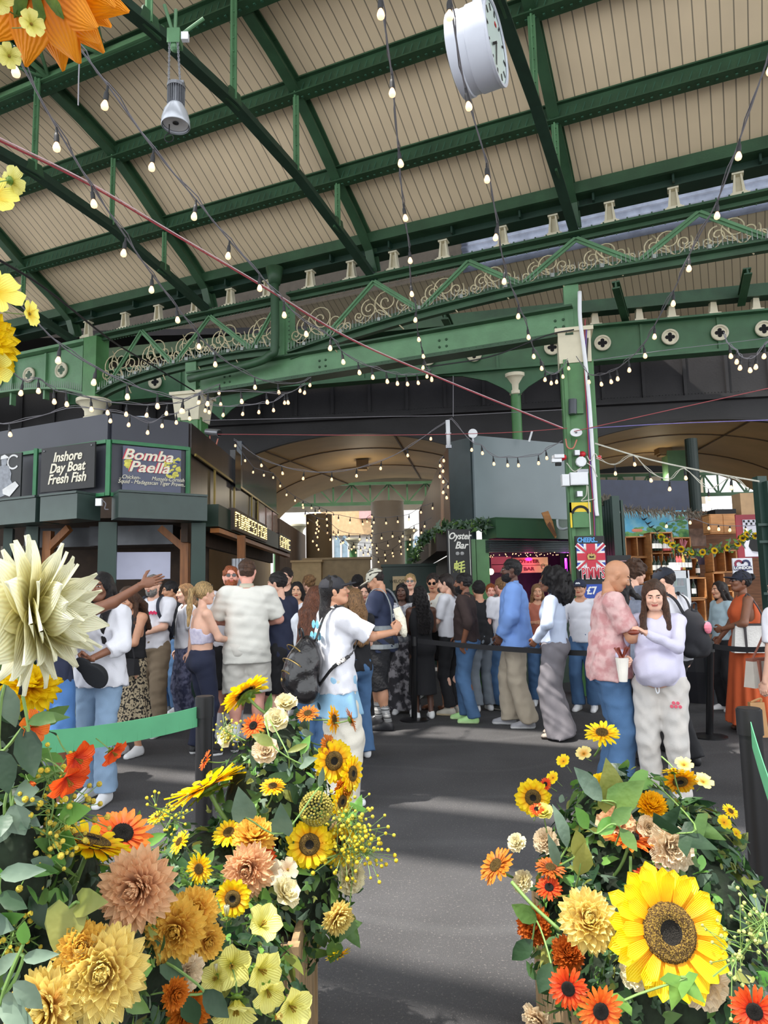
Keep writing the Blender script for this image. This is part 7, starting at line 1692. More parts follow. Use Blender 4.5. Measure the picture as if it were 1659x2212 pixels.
festoon('string of bulbs swagged across the mouth of the vaulted passage',[(505,950),(563,990),(608,1007),(657,1018),(717,1020),(770,1012),(824,996),(880,968),(932,932),(975,905)],11.4,11.0,skip=(0,9))
festoon('string of bulbs swagged in front of the oyster bar panel',[(975,905),(1020,955),(1040,962),(1065,985),(1095,988),(1118,988),(1163,983),(1179,972),(1215,952)],10.6,10.0,skip=(0,8))
festoon('string of bulbs falling from the camera on the fish stall into the passage',[(508,952),(548,1010),(590,1022),(620,1060),(655,1082),(690,1095),(720,1108)],11.4,16,dense=2,twin=False,r=.018,drop=.05)
festoon('pale cord of bulbs zigzagging to the right from the square column',[(1288,990),(1328,1004),(1368,984),(1402,1018),(1447,1036),(1478,1012),(1530,1056),(1579,1032),(1620,1060)],9.6,7.9,skip=(0,8),cm=mat('pale_cable',(206,204,190),.5))
r3=random.Random(11)
for k,(x0,y0,x1,y1,sag,Y0,Y1,n,lab)in enumerate(((655,1085,960,1075,40,15,15,12,'highest'),(660,1100,965,1100,55,16,15.5,13,'second highest'),(665,1120,960,1095,65,17.5,17,12,'third'),(690,1130,955,1120,60,19,18,15,'fourth'),(720,1150,930,1140,55,20,19,13,'lowest'))):
    pts=[(x0+(x1-x0)*i/n,y0+(y1-y0)*i/n+sag*4*(i/n)*(1-i/n)+r3.uniform(-5,5))for i in range(n+1)]
    festoon('%s swag of small bulbs deep in the vaulted passage'%lab,pts,Y0,Y1,r=.021,twin=False)
for k,(x,y0,y1,Y,lab)in enumerate(((685,1118,1180,17,'short dangling cluster of bulbs before the tan column'),(803,1110,1180,17,'short dangling cluster of bulbs at the edge of the pale column'),(958,985,1065,11.4,'cluster of bulbs hanging down the oyster bar boarding'))):
    pts=[(x+r3.uniform(-14,10)if i%2 else x,y0+(y1-y0)*i/7)for i in range(8)]
    festoon(lab,pts,Y,Y,twin=False,r=.022,drop=.04)
festoon('row of bulbs over the wine crates on a thin wire',[(1440,1128),(1490,1120),(1530,1132),(1552,1134),(1577,1136),(1610,1136),(1640,1134)],11.0,10.5,twin=False,r=.022,drop=.03)
# ---------------------------------------------------------------- wires
def wire(label,pts,r,m,name='wire',Ys=None,cat='cable',two=None):
    P_=spline([at(*p)for p in pts],8);mb=MB();mb.tube(P_,r,6)
    if two:mb.tube([p+Vector((.010,0,.012))for p in P_],r*.8,6,mi=1)
    tag(mb.build(name,[m,two]if two else m),label,cat)
wire('pink and white twin cable crossing the roof from the left edge to the square column',[(-30,290,3.6),(190,398,4.6),(360,498,5.6),(560,615,6.8),(760,735,8.2),(960,822,9.2),(1215,926,9.7)],.0065,mat('pink_cable',(166,64,74),.5),two=mat('rose_white_cable',(222,190,196),.5))
wire('dark cable sloping down from the left edge past the yellow blossoms',[(-30,545,4.5),(100,625,5.5),(240,735,7.5),(330,790,9),(420,845,10)],.010,CABLE)
wire('thin grey steel wire stretched level above the passage arch',[(440,908,10.2),(820,900,10),(980,897,10),(1215,885,9.8)],.005,CABLE_G)
wire('thin red wire stretched from the fish stall corner to the square column',[(470,938,10.5),(820,940,10.2),(1080,935,10),(1225,925,9.8)],.005,mat('red_wire',(170,80,84),.5))
wire('red wire rising from the square column to the right edge',[(1240,932,9.7),(1450,885,9.0),(1700,830,8.3)],.006,MATS['red_wire'])
wire('violet wire running level from the square column to the right edge',[(1272,925,9.7),(1450,915,9.0),(1700,906,8.3)],.006,mat('violet_wire',(130,120,190),.5))
wire('pale rope descending from the trunking to the wine stall shutter',[(1286,958,9.7),(1400,992,9.2),(1540,1022,8.5),(1640,1040,8.1)],.011,mat('pale_cable',(206,204,190),.5))
wire('thin vertical drop wire above the passage',[(979,812,9.9),(979,900,9.9)],.005,CABLE_G)
wire('pale wire linking the quatrefoil rings at the right',[(1270,780,10),(1450,755,11),(1620,735,11.5),(1700,722,11.5)],.005,CABLE_G)
wire('fine dangling wire under the orange flower',[(172,120,3.6),(170,170,3.6),(169,228,3.6)],.004,CABLE_G)
wire('dark cable draped along the plate girder by the square column',[(930,792,10),(1060,770,10),(1180,725,9.9),(1240,712,9.8)],.010,CABLE)
LG=[leafmat('leaf_ivy',(42,74,42),(78,112,66)),leafmat('leaf_mid',(60,98,44),(108,140,66)),leafmat('leaf_bright',(86,142,62),(130,176,84)),leafmat('leaf_grey',(88,112,96),(126,146,126)),leafmat('leaf_olive',(104,118,50),(150,150,76)),leafmat('leaf_deep',(28,54,36),(54,84,52))]
def leaf(mb,p,n,d,L,W,mi,kind='oval',rr=random):
    """one leaf at p, pointing along d, its face towards n"""
    d=Vector(d).normalized();n=Vector(n);n=n-d*n.dot(d)
    n=n.normalized()if n.length>1e-4 else d.orthogonal().normalized();x=d.cross(n)
    M=Matrix((x,d,n)).transposed().to_4x4();M.translation=Vector(p);c=rr.uniform(-.35,.15)
    if kind=='ivy':
        O=[(0,-.02),(.34,.02),(.5,.3),(.24,.34),(.16,.62),(0,1),(-.16,.62),(-.24,.34),(-.5,.3),(-.34,.02)]
        vs=[(0,.32*L,.05*L)]+[(a*W*1.5,b*L,(c*(a*a)*L-.06*b*L))for a,b in O]
        mb.add(vs,[(0,i+1,(i+1)%10+1)for i in range(10)],mi,M);return
    if kind=='heart':
        O=[(0,0),(.3,-.14),(.52,.06),(.5,.36),(.26,.74),(0,1.05),(-.26,.74),(-.5,.36),(-.52,.06),(-.3,-.14)]
        vs=[(0,.34*L,-.03*L)]+[(a*W*1.3,b*L,c*a*a*L+.12*abs(a)*L-.15*b*b*L)for a,b in O]
        mb.add(vs,[(0,i+1,(i+1)%10+1)for i in range(10)],mi,M);return
    vs=[]
    for j,(v,w_)in enumerate(((0,.06),(.2,.36),(.45,.5),(.72,.36),(1,.02))):
        for u in(-1,0,1):vs.append((u*w_*W,v*L,.14*abs(u)*w_*L+c*v*v*L))
    mb.add(vs,[(j*3+i,j*3+i+1,j*3+i+4,j*3+i+3)for j in range(4)for i in range(2)],mi,M)
def garland(label,pts,nl,LL,flw=None):
    P_=spline([at(*p)for p in pts],10);t=thing('garland',label,'garland',P_[len(P_)//2]);r_=random.Random(4);mb=MB()
    for i in range(nl):
        p=r_.choice(P_)+Vector((r_.gauss(0,.03),r_.gauss(0,.03),r_.gauss(0,.035)));d=Vector((r_.gauss(0,1),r_.gauss(-.5,1),r_.gauss(0,1)));leaf(mb,p,(r_.gauss(0,.5),-1,r_.gauss(0,.5)),d,LL*r_.uniform(.7,1.3),LL*.5,r_.choice((0,1,3,5))if flw is None else r_.choice((1,2,3)),'ivy' if flw is None else 'oval',r_)
    o=mb.build('leaves',LG,t);o['kind']='stuff'
    mb=MB();mb.tube(P_,.008,5);mb.build('stem_cord',LG[5],t)
    return t,P_
garland('frosted green leaf garland along the corner of the oyster bar',[(1052,1130,10.7),(1010,1134,10.9),(960,1140,11.2),(925,1158,12),(905,1180,13),(893,1210,14)],520,.10)
gt_,P_=garland('garland of small yellow sunflowers strung over the wine crates',[(1425,1160,10.9),(1450,1178,10.8),(1490,1193,10.7),(1540,1190,10.6),(1590,1175,10.5),(1610,1155,10.4),(1650,1165,10.3)],260,.07,1)
# ---------------------------------------------------------------- flower kinds (unit radius, facing +z, stem towards -z)
def petal(mb,M,L,W,r0=0.0,lift=.1,curl=0.0,cup=.2,tip=.15,mi=0,nu=4,nv=6,seed=0,base=.25,ruf=0.0):
    r_=random.Random(seed)
    def fn(u,v):
        if base<0:w_=.04+sin(pi*max(.03,v)**.72)
        else:w_=(base+(1-base)*sin(pi*min(1,v*.62)**.9))if v<.8 else(base+(1-base)*sin(pi*.8*.62))*(1-((v-.8)/.2)**2*(1-tip))
        x=(u-.5)*W*w_;return(x,r0+v*L*(1-.25*abs(curl)*v),lift*L*v+curl*L*v*v+cup*W*(4*(u-.5)**2)*.5*v+ruf*L*sin(u*9+seed)*v*v)
    mb.grid(fn,nu,nv,mi,M)
def RZ(a):return Matrix.Rotation(a,4,'Z')
def RX(a):return Matrix.Rotation(a,4,'X')
SEP=leafmat('sepal_green',(96,134,52),(140,170,70));STEM=mat('flower_stem',(108,138,72),.5)
SEED=mat('seed_disc',(96,68,26),.9,var=.0,col2=(186,150,62),vs=38,mix=(.45,.6),bump=1.0,bs=60);SEEDD=mat('seed_heart',(34,28,20),.9,var=.3,vs=30,bump=1,bs=50)
PC=dict(lemon=((246,206,30),(252,244,120)),tanger=((236,104,8),(255,166,14)),yellow=((255,176,6),(255,226,20)),gold=((246,148,6),(255,200,20)),orange=((232,84,20),(248,128,40)),red=((222,52,18),(242,92,30)),amber=((176,88,22),(226,138,44)),rust=((140,60,22),(200,106,36)),
          peach=((196,104,56),(250,208,166)),butter=((232,156,36),(253,234,150)),cream=((226,208,136),(242,234,196)),white=((226,214,110),(240,240,214)),lime=((214,206,80),(240,236,140)),blush=((216,180,140),(238,220,190)),honey=((232,112,16),(255,216,106)))
PROTO={}
def pm(c):return petalmat('petal_'+c,PC[c][0],PC[c][1])
def stem_part(root,bend=.6,L=1.9,r=.055):
    mb=MB();mb.tube(spline([(0,0,-.12),(bend*.1,0,-.6*L/1.9),(bend*.4,0,-1.2*L/1.9),(bend,0,-L)],4),[r*1.3]+[r]*12,8);mb.build('stem',STEM,root,smooth=True,local=True)
def sepals(root,n=9,L=.62,W=.17,r0=.06,z=-.1):
    mb=MB()
    for i in range(n):petal(mb,RZ(2*pi*i/n+.2)@ Matrix.Translation((0,0,z)),L*random.uniform(.8,1.1),W,r0,-.1,-.15,.3,.02,nu=2,nv=4,seed=i)
    mb.lathe([(.10,-.22),(.24,-.12),(.28,-.04)],14,0);mb.build('sepals',SEP,root,smooth=True,local=True)
def proto(kind,col):
    k=(kind,col)
    if k in PROTO:return PROTO[k]
    names=dict(sun='sunflower',daisy='gerbera_daisy',mum='chrysanthemum',dahlia='dahlia',plume='dahlia',rose='garden_rose',cosmos='cosmos_flower',bell='bellflower',poppy='poppy',carn='carnation',bud='flower_bud',ball='seed_head')
    root=bpy.data.objects.new(names[kind],None);COL.objects.link(root);root.empty_display_size=.1;m=pm(col)if col in PC else None;mb=MB();r_=random.Random(hash(k)%1000 if False else sum(map(ord,kind+col)))
    if kind=='sun':
        for ring,(n,L,W,lift,r0)in enumerate(((15,.66,.27,-.04,.36),(15,.64,.25,.16,.34),(13,.52,.22,.36,.34))):
            for i in range(n):petal(mb,RZ(2*pi*(i+ring*.5)/n+r_.uniform(-.06,.06))@ Matrix.Translation((0,0,.02*ring)),L*r_.uniform(.9,1.06),W,r0,lift+r_.uniform(-.08,.08),r_.uniform(-.22,.08),.28,.06,seed=i,base=.4)
        mb.build('petals',m,root,smooth=True,local=True)
        mb=MB();mb.lathe([(.43,-.02),(.44,.06),(.38,.13),(.26,.15),(.18,.12)],34,0,cap=False);rr=random.Random(1)
        for i in range(420):a=i*2.39996;q=.17+.26*sqrt(i/420);mb.box((q*cos(a),q*sin(a),.13-.5*max(0,q-.3)*.9),(.016,.016,.05),rz=a)
        dk=mb.build('seed_disc',SEED,root,local=True);mb=MB();mb.lathe([(.185,.115),(.12,.07),(.0001,.055)],20,0,cap=False);mb.build('disc_heart',SEEDD,dk,smooth=True,local=True)
        sepals(root,12,.62,.2);stem_part(root)
    elif kind=='daisy':
        for ring,(n,L,W,lift,r0)in enumerate(((20,.70,.17,-.02,.28),(18,.62,.16,.14,.26),(14,.42,.12,.4,.24))):
            for i in range(n):petal(mb,RZ(2*pi*(i+ring*.5)/n+r_.uniform(-.08,.08)),L*r_.uniform(.88,1.05),W,r0,lift+r_.uniform(-.08,.08),r_.uniform(-.2,.1),.2,.3,seed=i,base=.5,nu=3,nv=5)
        mb.build('petals',m,root,smooth=True,local=True);mb=MB();mb.lathe([(.32,0),(.31,.07),(.22,.11),(.1,.09),(.0001,.06)],24,0)
        for i in range(160):a=i*2.39996;q=.30*sqrt(i/160);mb.box((q*cos(a),q*sin(a),.10),(.018,.018,.05),rz=a)
        mb.build('flower_disc',SEED if col in('yellow','gold','amber','rust','honey')else SEEDD,root,local=True);sepals(root,9,.4,.12);stem_part(root)
    elif kind in('mum','dahlia','plume'):
        lays=((26,1.0,-14,.2),(26,.99,2,.2),(25,.96,16,.2),(23,.92,30,.19),(21,.86,43,.18),(18,.80,55,.17),(14,.74,67,.16),(9,.70,78,.14),(4,.66,87,.12))if kind=='mum' else((10,1.0,-20,.50),(11,1.04,-6,.50),(11,1.02,8,.48),(10,1.0,22,.46),(9,.96,37,.42),(7,.92,52,.38),(5,.84,67,.32),(3,.7,82,.26))if kind=='plume' else((18,1.15,-16,.30),(18,1.12,0,.30),(17,1.08,14,.29),(16,1.0,28,.27),(14,.92,42,.25),(11,.82,56,.22),(8,.72,70,.18),(4,.6,84,.15))
        for ring,(n,L,el,W)in enumerate(lays):
            for i in range(n):petal(mb,RZ(2*pi*(i+ring*.5)/n+r_.uniform(-.1,.1))@ RX(radians(el+r_.uniform(-6,6))),L*r_.uniform(.88,1.06),W*1.25,.05,.0,r_.uniform(.05,.3)if kind=='mum' else r_.uniform(-.2,.12),.55 if kind!='plume' else .16,.12 if kind=='mum' else .04,seed=i,base=.35 if kind!='plume' else-1,nu=3 if kind!='plume' else 4,nv=5 if kind!='plume' else 9,ruf=0)
        mb.build('petals',m,root,smooth=True,local=True);sepals(root,9,.5,.16);stem_part(root)
    elif kind in('rose','carn'):
        lays=((6,.95,18,.95),(6,.86,38,.85),(5,.72,56,.7),(5,.58,70,.55),(4,.44,80,.4),(3,.32,88,.3))if kind=='rose' else((10,.95,5,.6),(10,.9,25,.58),(9,.82,44,.52),(8,.72,60,.46),(6,.62,74,.4),(5,.5,86,.34))
        for ring,(n,L,el,W)in enumerate(lays):
            for i in range(n):petal(mb,RZ(2*pi*(i+ring*.5)/n+r_.uniform(-.15,.15))@ RX(radians(el)),L*r_.uniform(.9,1.06),W,.03,.0,r_.uniform(-.15,.05),.5,.75,seed=i+ring,base=.35,nu=4,nv=5,ruf=.05 if kind=='rose' else .12)
        mb.build('petals',m,root,smooth=True,local=True);sepals(root,5,.5,.2);stem_part(root)
    elif kind=='cosmos':
        for i in range(6):petal(mb,RZ(2*pi*i/6+r_.uniform(-.1,.1))@ RX(radians(18)),r_.uniform(.85,1.0),.72,.06,.05,-.15,.25,.8,seed=i,base=.25,ruf=.04)
        mb.build('petals',m,root,smooth=True,local=True);mb=MB();mb.ball((0,0,.06),.11,10,6);mb.build('flower_heart',mat('pollen',(222,176,40),.8,bump=1),root,local=True);sepals(root,5,.3,.1);stem_part(root,r=.035)
    elif kind in('bell','poppy'):
        n,el=(5,58)if kind=='bell' else(6,40)
        for i in range(n):petal(mb,RZ(2*pi*i/n)@ RX(radians(el)),1.15,.95 if kind=='bell' else .9,.06,-.1,-.35,.5,.7,seed=i,base=.3,ruf=.06)
        mb.build('petals',m,root,smooth=True,local=True);mb=MB();[mb.tube([(0,0,.05),(.12*cos(a),.12*sin(a),.6)],[.02,.035],5)for a in range(6)];mb.build('stamens',mat('pollen',(222,176,40),.8),root,local=True);sepals(root,5,.4,.16);stem_part(root,r=.045)
    elif kind=='bud':
        for i in range(6):petal(mb,RZ(2*pi*i/6)@ RX(radians(80)),1.4,.75,.05,0,-.12,.7,.1,seed=i,base=.5)
        mb.build('petals',m,root,smooth=True,local=True);sepals(root,5,.5,.25);stem_part(root,r=.07)
    elif kind=='ball':
        for i in range(260):
            a=i*2.39996;z=1-1.7*i/260;q=sqrt(max(0,1-z*z));mb.ball((q*cos(a)*.9,q*sin(a)*.9,z*.8),.085,5,3)
        mb.build('seed_cluster',mat('olive_seeds',(150,138,60),.8,var=.3,vs=20),root,local=True);stem_part(root)
    PROTO[k]=root;root['fresh']=True;return root
def orient(o,n,spin=0.0):
    n=Vector(n).normalized();q=n.to_track_quat('Z','Y');o.rotation_euler=(q @ Euler((0,0,spin)).to_quaternion()).to_euler()
# ---------------------------------------------------------------- flower masses: overlapping domes of foliage
def E_(x,y,Y,r):p=at(x,y,Y);return(p,r)
LEFT=[E_(595,1905,2.5,(.27,.28,.26)),E_(590,1740,2.5,(.21,.22,.24)),E_(600,1625,2.5,(.12,.13,.13)),E_(440,1900,2.35,(.20,.2,.17)),E_(420,2060,2.0,(.25,.24,.2)),E_(250,2040,1.6,(.22,.2,.18)),E_(150,2110,1.3,(.16,.16,.16)),E_(470,2180,1.7,(.20,.2,.16)),E_(120,1900,1.45,(.10,.12,.12)),E_(560,2060,2.35,(.15,.15,.22))]
RIGHT=[E_(1390,1900,2.35,(.33,.3,.24)),E_(1355,1770,2.4,(.20,.22,.15)),E_(1500,1800,2.45,(.14,.18,.1)),E_(1340,2080,2.1,(.24,.24,.22)),E_(1540,1990,2.2,(.15,.2,.2)),E_(1480,2170,1.8,(.24,.2,.17)),E_(1230,1960,2.25,(.10,.14,.16))]
ARCH=[E_(-25,1480,1.25,(.08,.1,.22)),E_(-10,1720,1.25,(.10,.1,.14)),E_(-30,1900,1.2,(.12,.1,.16))]
def surf(x,y,S_,k=1.0,dflt=None):
    o=np.array(CAM);d=ray(x,y);d=d/np.linalg.norm(d);best=None
    for c,r in S_:
        r=np.array(r)*k;q=(o-np.array(c))/r;e=d/r;A=e @ e;B_=2*q @ e;C_=q @ q-1;D_=B_*B_-4*A*C_
        if D_<0:continue
        t=(-B_-sqrt(D_))/(2*A)
        if t>0 and(best is None or t<best[0]):p=o+d*t;n=(p-np.array(c))/(r*r);best=(t,p,n/np.linalg.norm(n))
    if best is None:
        if dflt is None:
            c=min(S_,key=lambda e:(Vector(at(x,y,e[0].y))-e[0]).length);p=at(x,y,c[0].y-.02);n=(p-c[0]).normalized();return p,n
        return at(x,y,dflt),Vector((0,-1,0))
    return Vector(best[1]),Vector(best[2])
def foliage(name,label,S_,n,seed,mixm,LL=(.035,.075),kinds=('ivy','oval','heart'),zmin=.02,core=True):
    r_=random.Random(seed);mb=MB();vol=[a[1][0]*a[1][1]+a[1][0]*a[1][2]for a in S_]
    for i in range(n):
        c,r=r_.choices(S_,vol)[0];u=Vector((r_.gauss(0,1),r_.gauss(0,1),r_.gauss(0,1))).normalized();f_=r_.uniform(.78,1.04)
        p=c+Vector((u.x*r[0],u.y*r[1],u.z*r[2]))*f_;nn=Vector((u.x/r[0],u.y/r[1],u.z/r[2])).normalized()
        if p.z<zmin or p.y<.7:continue
        d=(nn.cross(Vector((r_.gauss(0,1),r_.gauss(0,1),r_.gauss(0,1)))).normalized()+nn*r_.uniform(0,.9)-Vector((0,0,.35)));L=r_.uniform(*LL)*max(.5,p.y/2.4)**.8;kd=r_.choice(kinds)
        leaf(mb,p,nn+Vector((r_.gauss(0,.4),r_.gauss(0,.4),r_.gauss(.2,.4))),d,L*(1.25 if kd=='heart' else 1),L*r_.uniform(.45,.6)if kd=='oval' else L*.62,r_.choice(mixm),kd,r_)
    o=mb.build(name,LG,smooth=True);tag(o,label,'foliage',kind='stuff')
    if not core:return
    cb=MB()  # dark blobs added inside the leaves, colouring the gaps as shade
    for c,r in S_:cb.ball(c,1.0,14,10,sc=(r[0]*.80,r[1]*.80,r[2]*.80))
    o=cb.build('dark_core',mat('gap_shade_green',(26,38,22),.95,var=.5,vs=18,bump=1,bs=30),smooth=True);tag(o,'dark core for the shaded gaps inside the %s'%label.split(' filling ')[-1],'dark core',kind='stuff')
foliage('foliage','mixed ivy and leaf foliage filling the left flower display',LEFT,2300,21,(0,1,1,2,3,4,5,5,0),(.03,.06))
foliage('foliage','mixed ivy and leaf foliage filling the right flower display',RIGHT,2000,22,(0,0,1,3,5,5,4,2),(.03,.06))
foliage('foliage','glossy leaves filling the flower column at the left edge',ARCH,260,23,(1,5,3,2),(.06,.11),('oval',))
foliage('ivy','small dark ivy trailing over the left flower display',LEFT,1700,31,(0,5,5,1,4),(.022,.042),('ivy','ivy','oval'),core=False)
foliage('ivy','small dark ivy trailing over the right flower display',RIGHT,1700,32,(0,5,5,1,4),(.022,.042),('ivy','ivy','oval'),core=False)
def planter(label,x0,x1,Y,zt):
    a=at(x0,2100,Y);b_=at(x1,2100,Y);w_=b_.x-a.x;c=Vector(((a.x+b_.x)/2,Y+.25,0));t=thing('wooden_planter',label,'planter',c);m_=mat('planter_pine',(150,124,90),.7,var=.3,vs=6,stretch=(6,6,.6));n=5
    mb=MB()
    for i in range(n):mb.box(c+Vector((-w_/2+w_*(i+.5)/n,-.25,zt/2)),(w_/n-.006,.02,zt));mb.box(c+Vector((-w_/2+w_*(i+.5)/n,.25,zt/2)),(w_/n-.006,.02,zt))
    for i in range(n):[mb.box(c+Vector((sx*w_/2,-.25+.5*(i+.5)/n,zt/2)),(.02,.5/n-.006,zt))for sx in(-1,1)]
    mb.build('side_boards',m_,t);[MB().box(c+Vector((sx*w_/2,sy*.25,zt/2)),(.035,.035,zt+.01)).build('corner_batten',m_,t)for sx in(-1,1)for sy in(-1,1)];mb=MB();mb.box(c+z_(zt-.05),(w_-.04,.46,.05));mb.build('soil',mat('soil',(40,30,22),.95),t)
planter('wooden planter box under the left flower display, its corner showing',320,634,2.15,.50)
planter('wooden planter box hidden under the right flower display',1240,1560,2.2,.42)
OUT=Vector((0,-1,.35))
def flower(kind,col,x,y,d,label,n=None,S_=LEFT,out=.03,dep=None,spin=None,group=None,mix_=.6):
    pr_=proto(kind,col)
    if pr_.get('fresh'):o=pr_;del o['fresh']
    else:o=copy_tree(pr_)
    if dep is None:p,nn=surf(x,y,S_,1.0)
    else:p=at(x,y,dep);nn=Vector((0,-1,.3))
    p=p+nn*out;D_=p.y;o.scale=(d*D_/3000*(1.22 if dep is None else 1.3 if kind=='cosmos' else 1.0),)*3;o.location=p
    v=Vector(n)if n is not None else(nn*mix_+OUT*(1-mix_));orient(o,v,random.uniform(0,6)if spin is None else spin);tag(o,label,'flower',group);return o
L_=[('sun','yellow',545,1525,92,'large yellow sunflower seen from behind at the top of the left display',(-.6,.3,.75)),('rose','cream',613,1545,44,'cream rose at the top of the left display, upper of two'),('rose','cream',598,1573,48,'cream rose just below the topmost cream rose'),
 ('daisy','orange',560,1580,48,'orange-red zinnia beside the two cream roses'),('daisy','amber',652,1558,44,'amber gerbera right of the cream roses',(-.1,-.5,.85)),('daisy','gold',702,1565,52,'golden gerbera turned sideways at the top right of the left display',(.9,-.3,.1)),('daisy','amber',738,1563,46,'amber gerbera highest at the right, in front of the white trousers',(.85,.2,.3)),
 ('rose','cream',517,1600,44,'greenish cream bloom at the upper left of the left display'),('rose','blush',577,1640,52,'white and peach striped bloom below the orange-red zinnia'),('daisy','amber',688,1612,40,'amber gerbera above the tall yellow sunflower on the right side'),
 ('sun','yellow',699,1640,74,'yellow sunflower with brown heart, upper right of the left display',(.45,-.9,.1)),('sun','yellow',739,1665,60,'yellow sunflower turned right, second down the right side',(.85,-.5,.1)),('daisy','orange',466,1640,40,'orange-red flower beside the thick green-belt post',(-.8,-.3,.4)),
 ('sun','yellow',476,1705,140,'very large yellow sunflower head facing up left, left of centre',(-.45,.1,.9)),('daisy','gold',589,1703,48,'golden gerbera in the middle of the left display',(0,-.4,.9)),('mum','amber',722,1690,40,'fluffy amber bloom between the two right-side sunflowers'),
 ('ball','olive',668,1745,60,'round olive green seed head right of centre'),('sun','yellow',716,1732,54,'yellow sunflower in shade at the right side below the fluffy amber bloom',(.8,-.6,-.1)),('mum','honey',555,1800,76,'honey yellow chrysanthemum in the middle of the left display',(.1,-.4,.9)),
 ('daisy','yellow',487,1818,62,'yellow gerbera left of the honey chrysanthemum',(-.1,-.5,.8)),('daisy','red',565,1835,62,'red-orange gerbera below the honey chrysanthemum',(.1,-.7,.5)),('rose','cream',520,1830,36,'small cream bloom between the yellow and red-orange gerberas'),
 ('sun','yellow',656,1812,82,'bright yellow sunflower facing the camera, right of centre',(.1,-1,.15)),('sun','yellow',718,1835,70,'bright yellow sunflower at the right edge of the left display',(.6,-.9,.1)),('rose','blush',706,1780,44,'peach cream bloom above the right-edge sunflower'),
 ('cosmos','blush',586,1888,44,'buff five-petalled flower, left of a pair'),('cosmos','blush',618,1883,38,'buff five-petalled flower, right of a pair'),('mum','peach',525,1905,86,'peach-orange chrysanthemum left of the buff pair',(0,-1,.2)),('sun','yellow',494,1962,62,'small yellow sunflower with dark heart under the peach-orange chrysanthemum',(0,-1,.1)),
 ('rose','cream',592,1952,58,'green-tinged cream rose below the buff flowers'),('carn','cream',735,1895,62,'cream carnation at the right side under the sunflowers',(.8,-.6,.1)),('mum','butter',712,1972,56,'pale yellow chrysanthemum hanging at the lower right',(.6,-.8,-.2)),('daisy','yellow',707,2062,48,'yellow flower hanging lowest at the right beside the box',(.3,-.5,-.7)),
 ('daisy','yellow',395,1835,46,'yellow gerbera turned sideways at the left of the display',(-.5,-.4,.5)),('daisy','yellow',357,1782,44,'yellow gerbera on a long stem at the far left of the display',(-.2,-.2,.9)),('daisy','yellow',408,1905,54,'half-hidden yellow gerbera left of the peach-orange chrysanthemum',(-.3,-.9,.1)),
 ('mum','honey',398,1985,84,'orange-yellow chrysanthemum left of the small dark-hearted sunflower',(.1,-.9,.4)),('mum','honey',420,2035,60,'spiky honey bloom below the orange-yellow chrysanthemum',(.4,-.8,.1)),('mum','honey',358,2020,104,'round golden pompon chrysanthemum in the lower left foreground',(.1,-1,.3)),
 ('mum','peach',262,1965,130,'large dusky peach chrysanthemum in the left foreground',(0,-1,.2)),('daisy','orange',262,1852,112,'bright orange gerbera with dark disc in the left foreground',(.45,-.45,.8)),('sun','yellow',165,1845,150,'huge yellow sunflower seen from behind left of the orange gerbera',(.3,.2,.9)),
 ('mum','butter',205,2105,150,'large pale gold chrysanthemum at the bottom left',(.2,-.9,.4)),('mum','butter',115,2160,130,'pale gold chrysanthemum at the bottom left corner',(-.2,-1,.3)),('mum','honey',170,2065,90,'amber chrysanthemum behind the two pale gold ones'),('mum','amber',385,2160,74,'shaded amber bloom near the bottom, left of the lime bells'),
 ('carn','blush',380,2090,62,'creamy ruffled bloom under the golden pompon'),('mum','amber',335,2140,50,'small orange bloom in shade at the bottom'),('daisy','yellow',40,1800,60,'yellow flower low at the left edge below the grey leaves',(.3,-.6,.6)),('daisy','orange',62,1835,36,'small orange flower beside the mimosa at the left edge'),
 ('bell','lime',550,2035,62,'lime-yellow bell flower beside the wooden planter',(.5,-.5,.6)),('bell','lime',495,2105,66,'lime-yellow bell flower with frilled white edge',(.3,-1,.2)),('bell','lime',545,2115,66,'pale frilled bell flower right of the white-edged one',(.7,-.7,.1)),('bell','lime',505,2170,76,'long pale yellow bell flower hanging near the bottom',(.1,-.7,-.6)),
 ('bell','lime',600,2178,66,'separate lime-yellow bell flower beside the planter corner',(.6,-.8,.1)),('bell','lime',440,2100,50,'half-open lime bell flower left of the frilled ones',(-.2,-.8,.4)),('bell','lime',560,2150,56,'pale yellow bell flower above the separate bottom one',(.4,-.8,-.2)),('bud','white',487,2015,26,'closed white bud standing under the small sunflower',(0,0,1)),
 ('bud','white',477,2075,26,'closed white bud below the standing bud',(0,-.2,1)),('bud','white',440,2090,22,'small closed white bud beside the half-open lime bell',(-.2,0,1)),('bud','butter',575,2200,26,'pale closed bud at the bottom near the planter',(.4,-.4,.3))]
for k,t in enumerate(L_):
    flower(*t[:6],n=t[6]if len(t)>6 else None,out=.035 if t[4]<90 else .05,group='blooms of the left flower display')
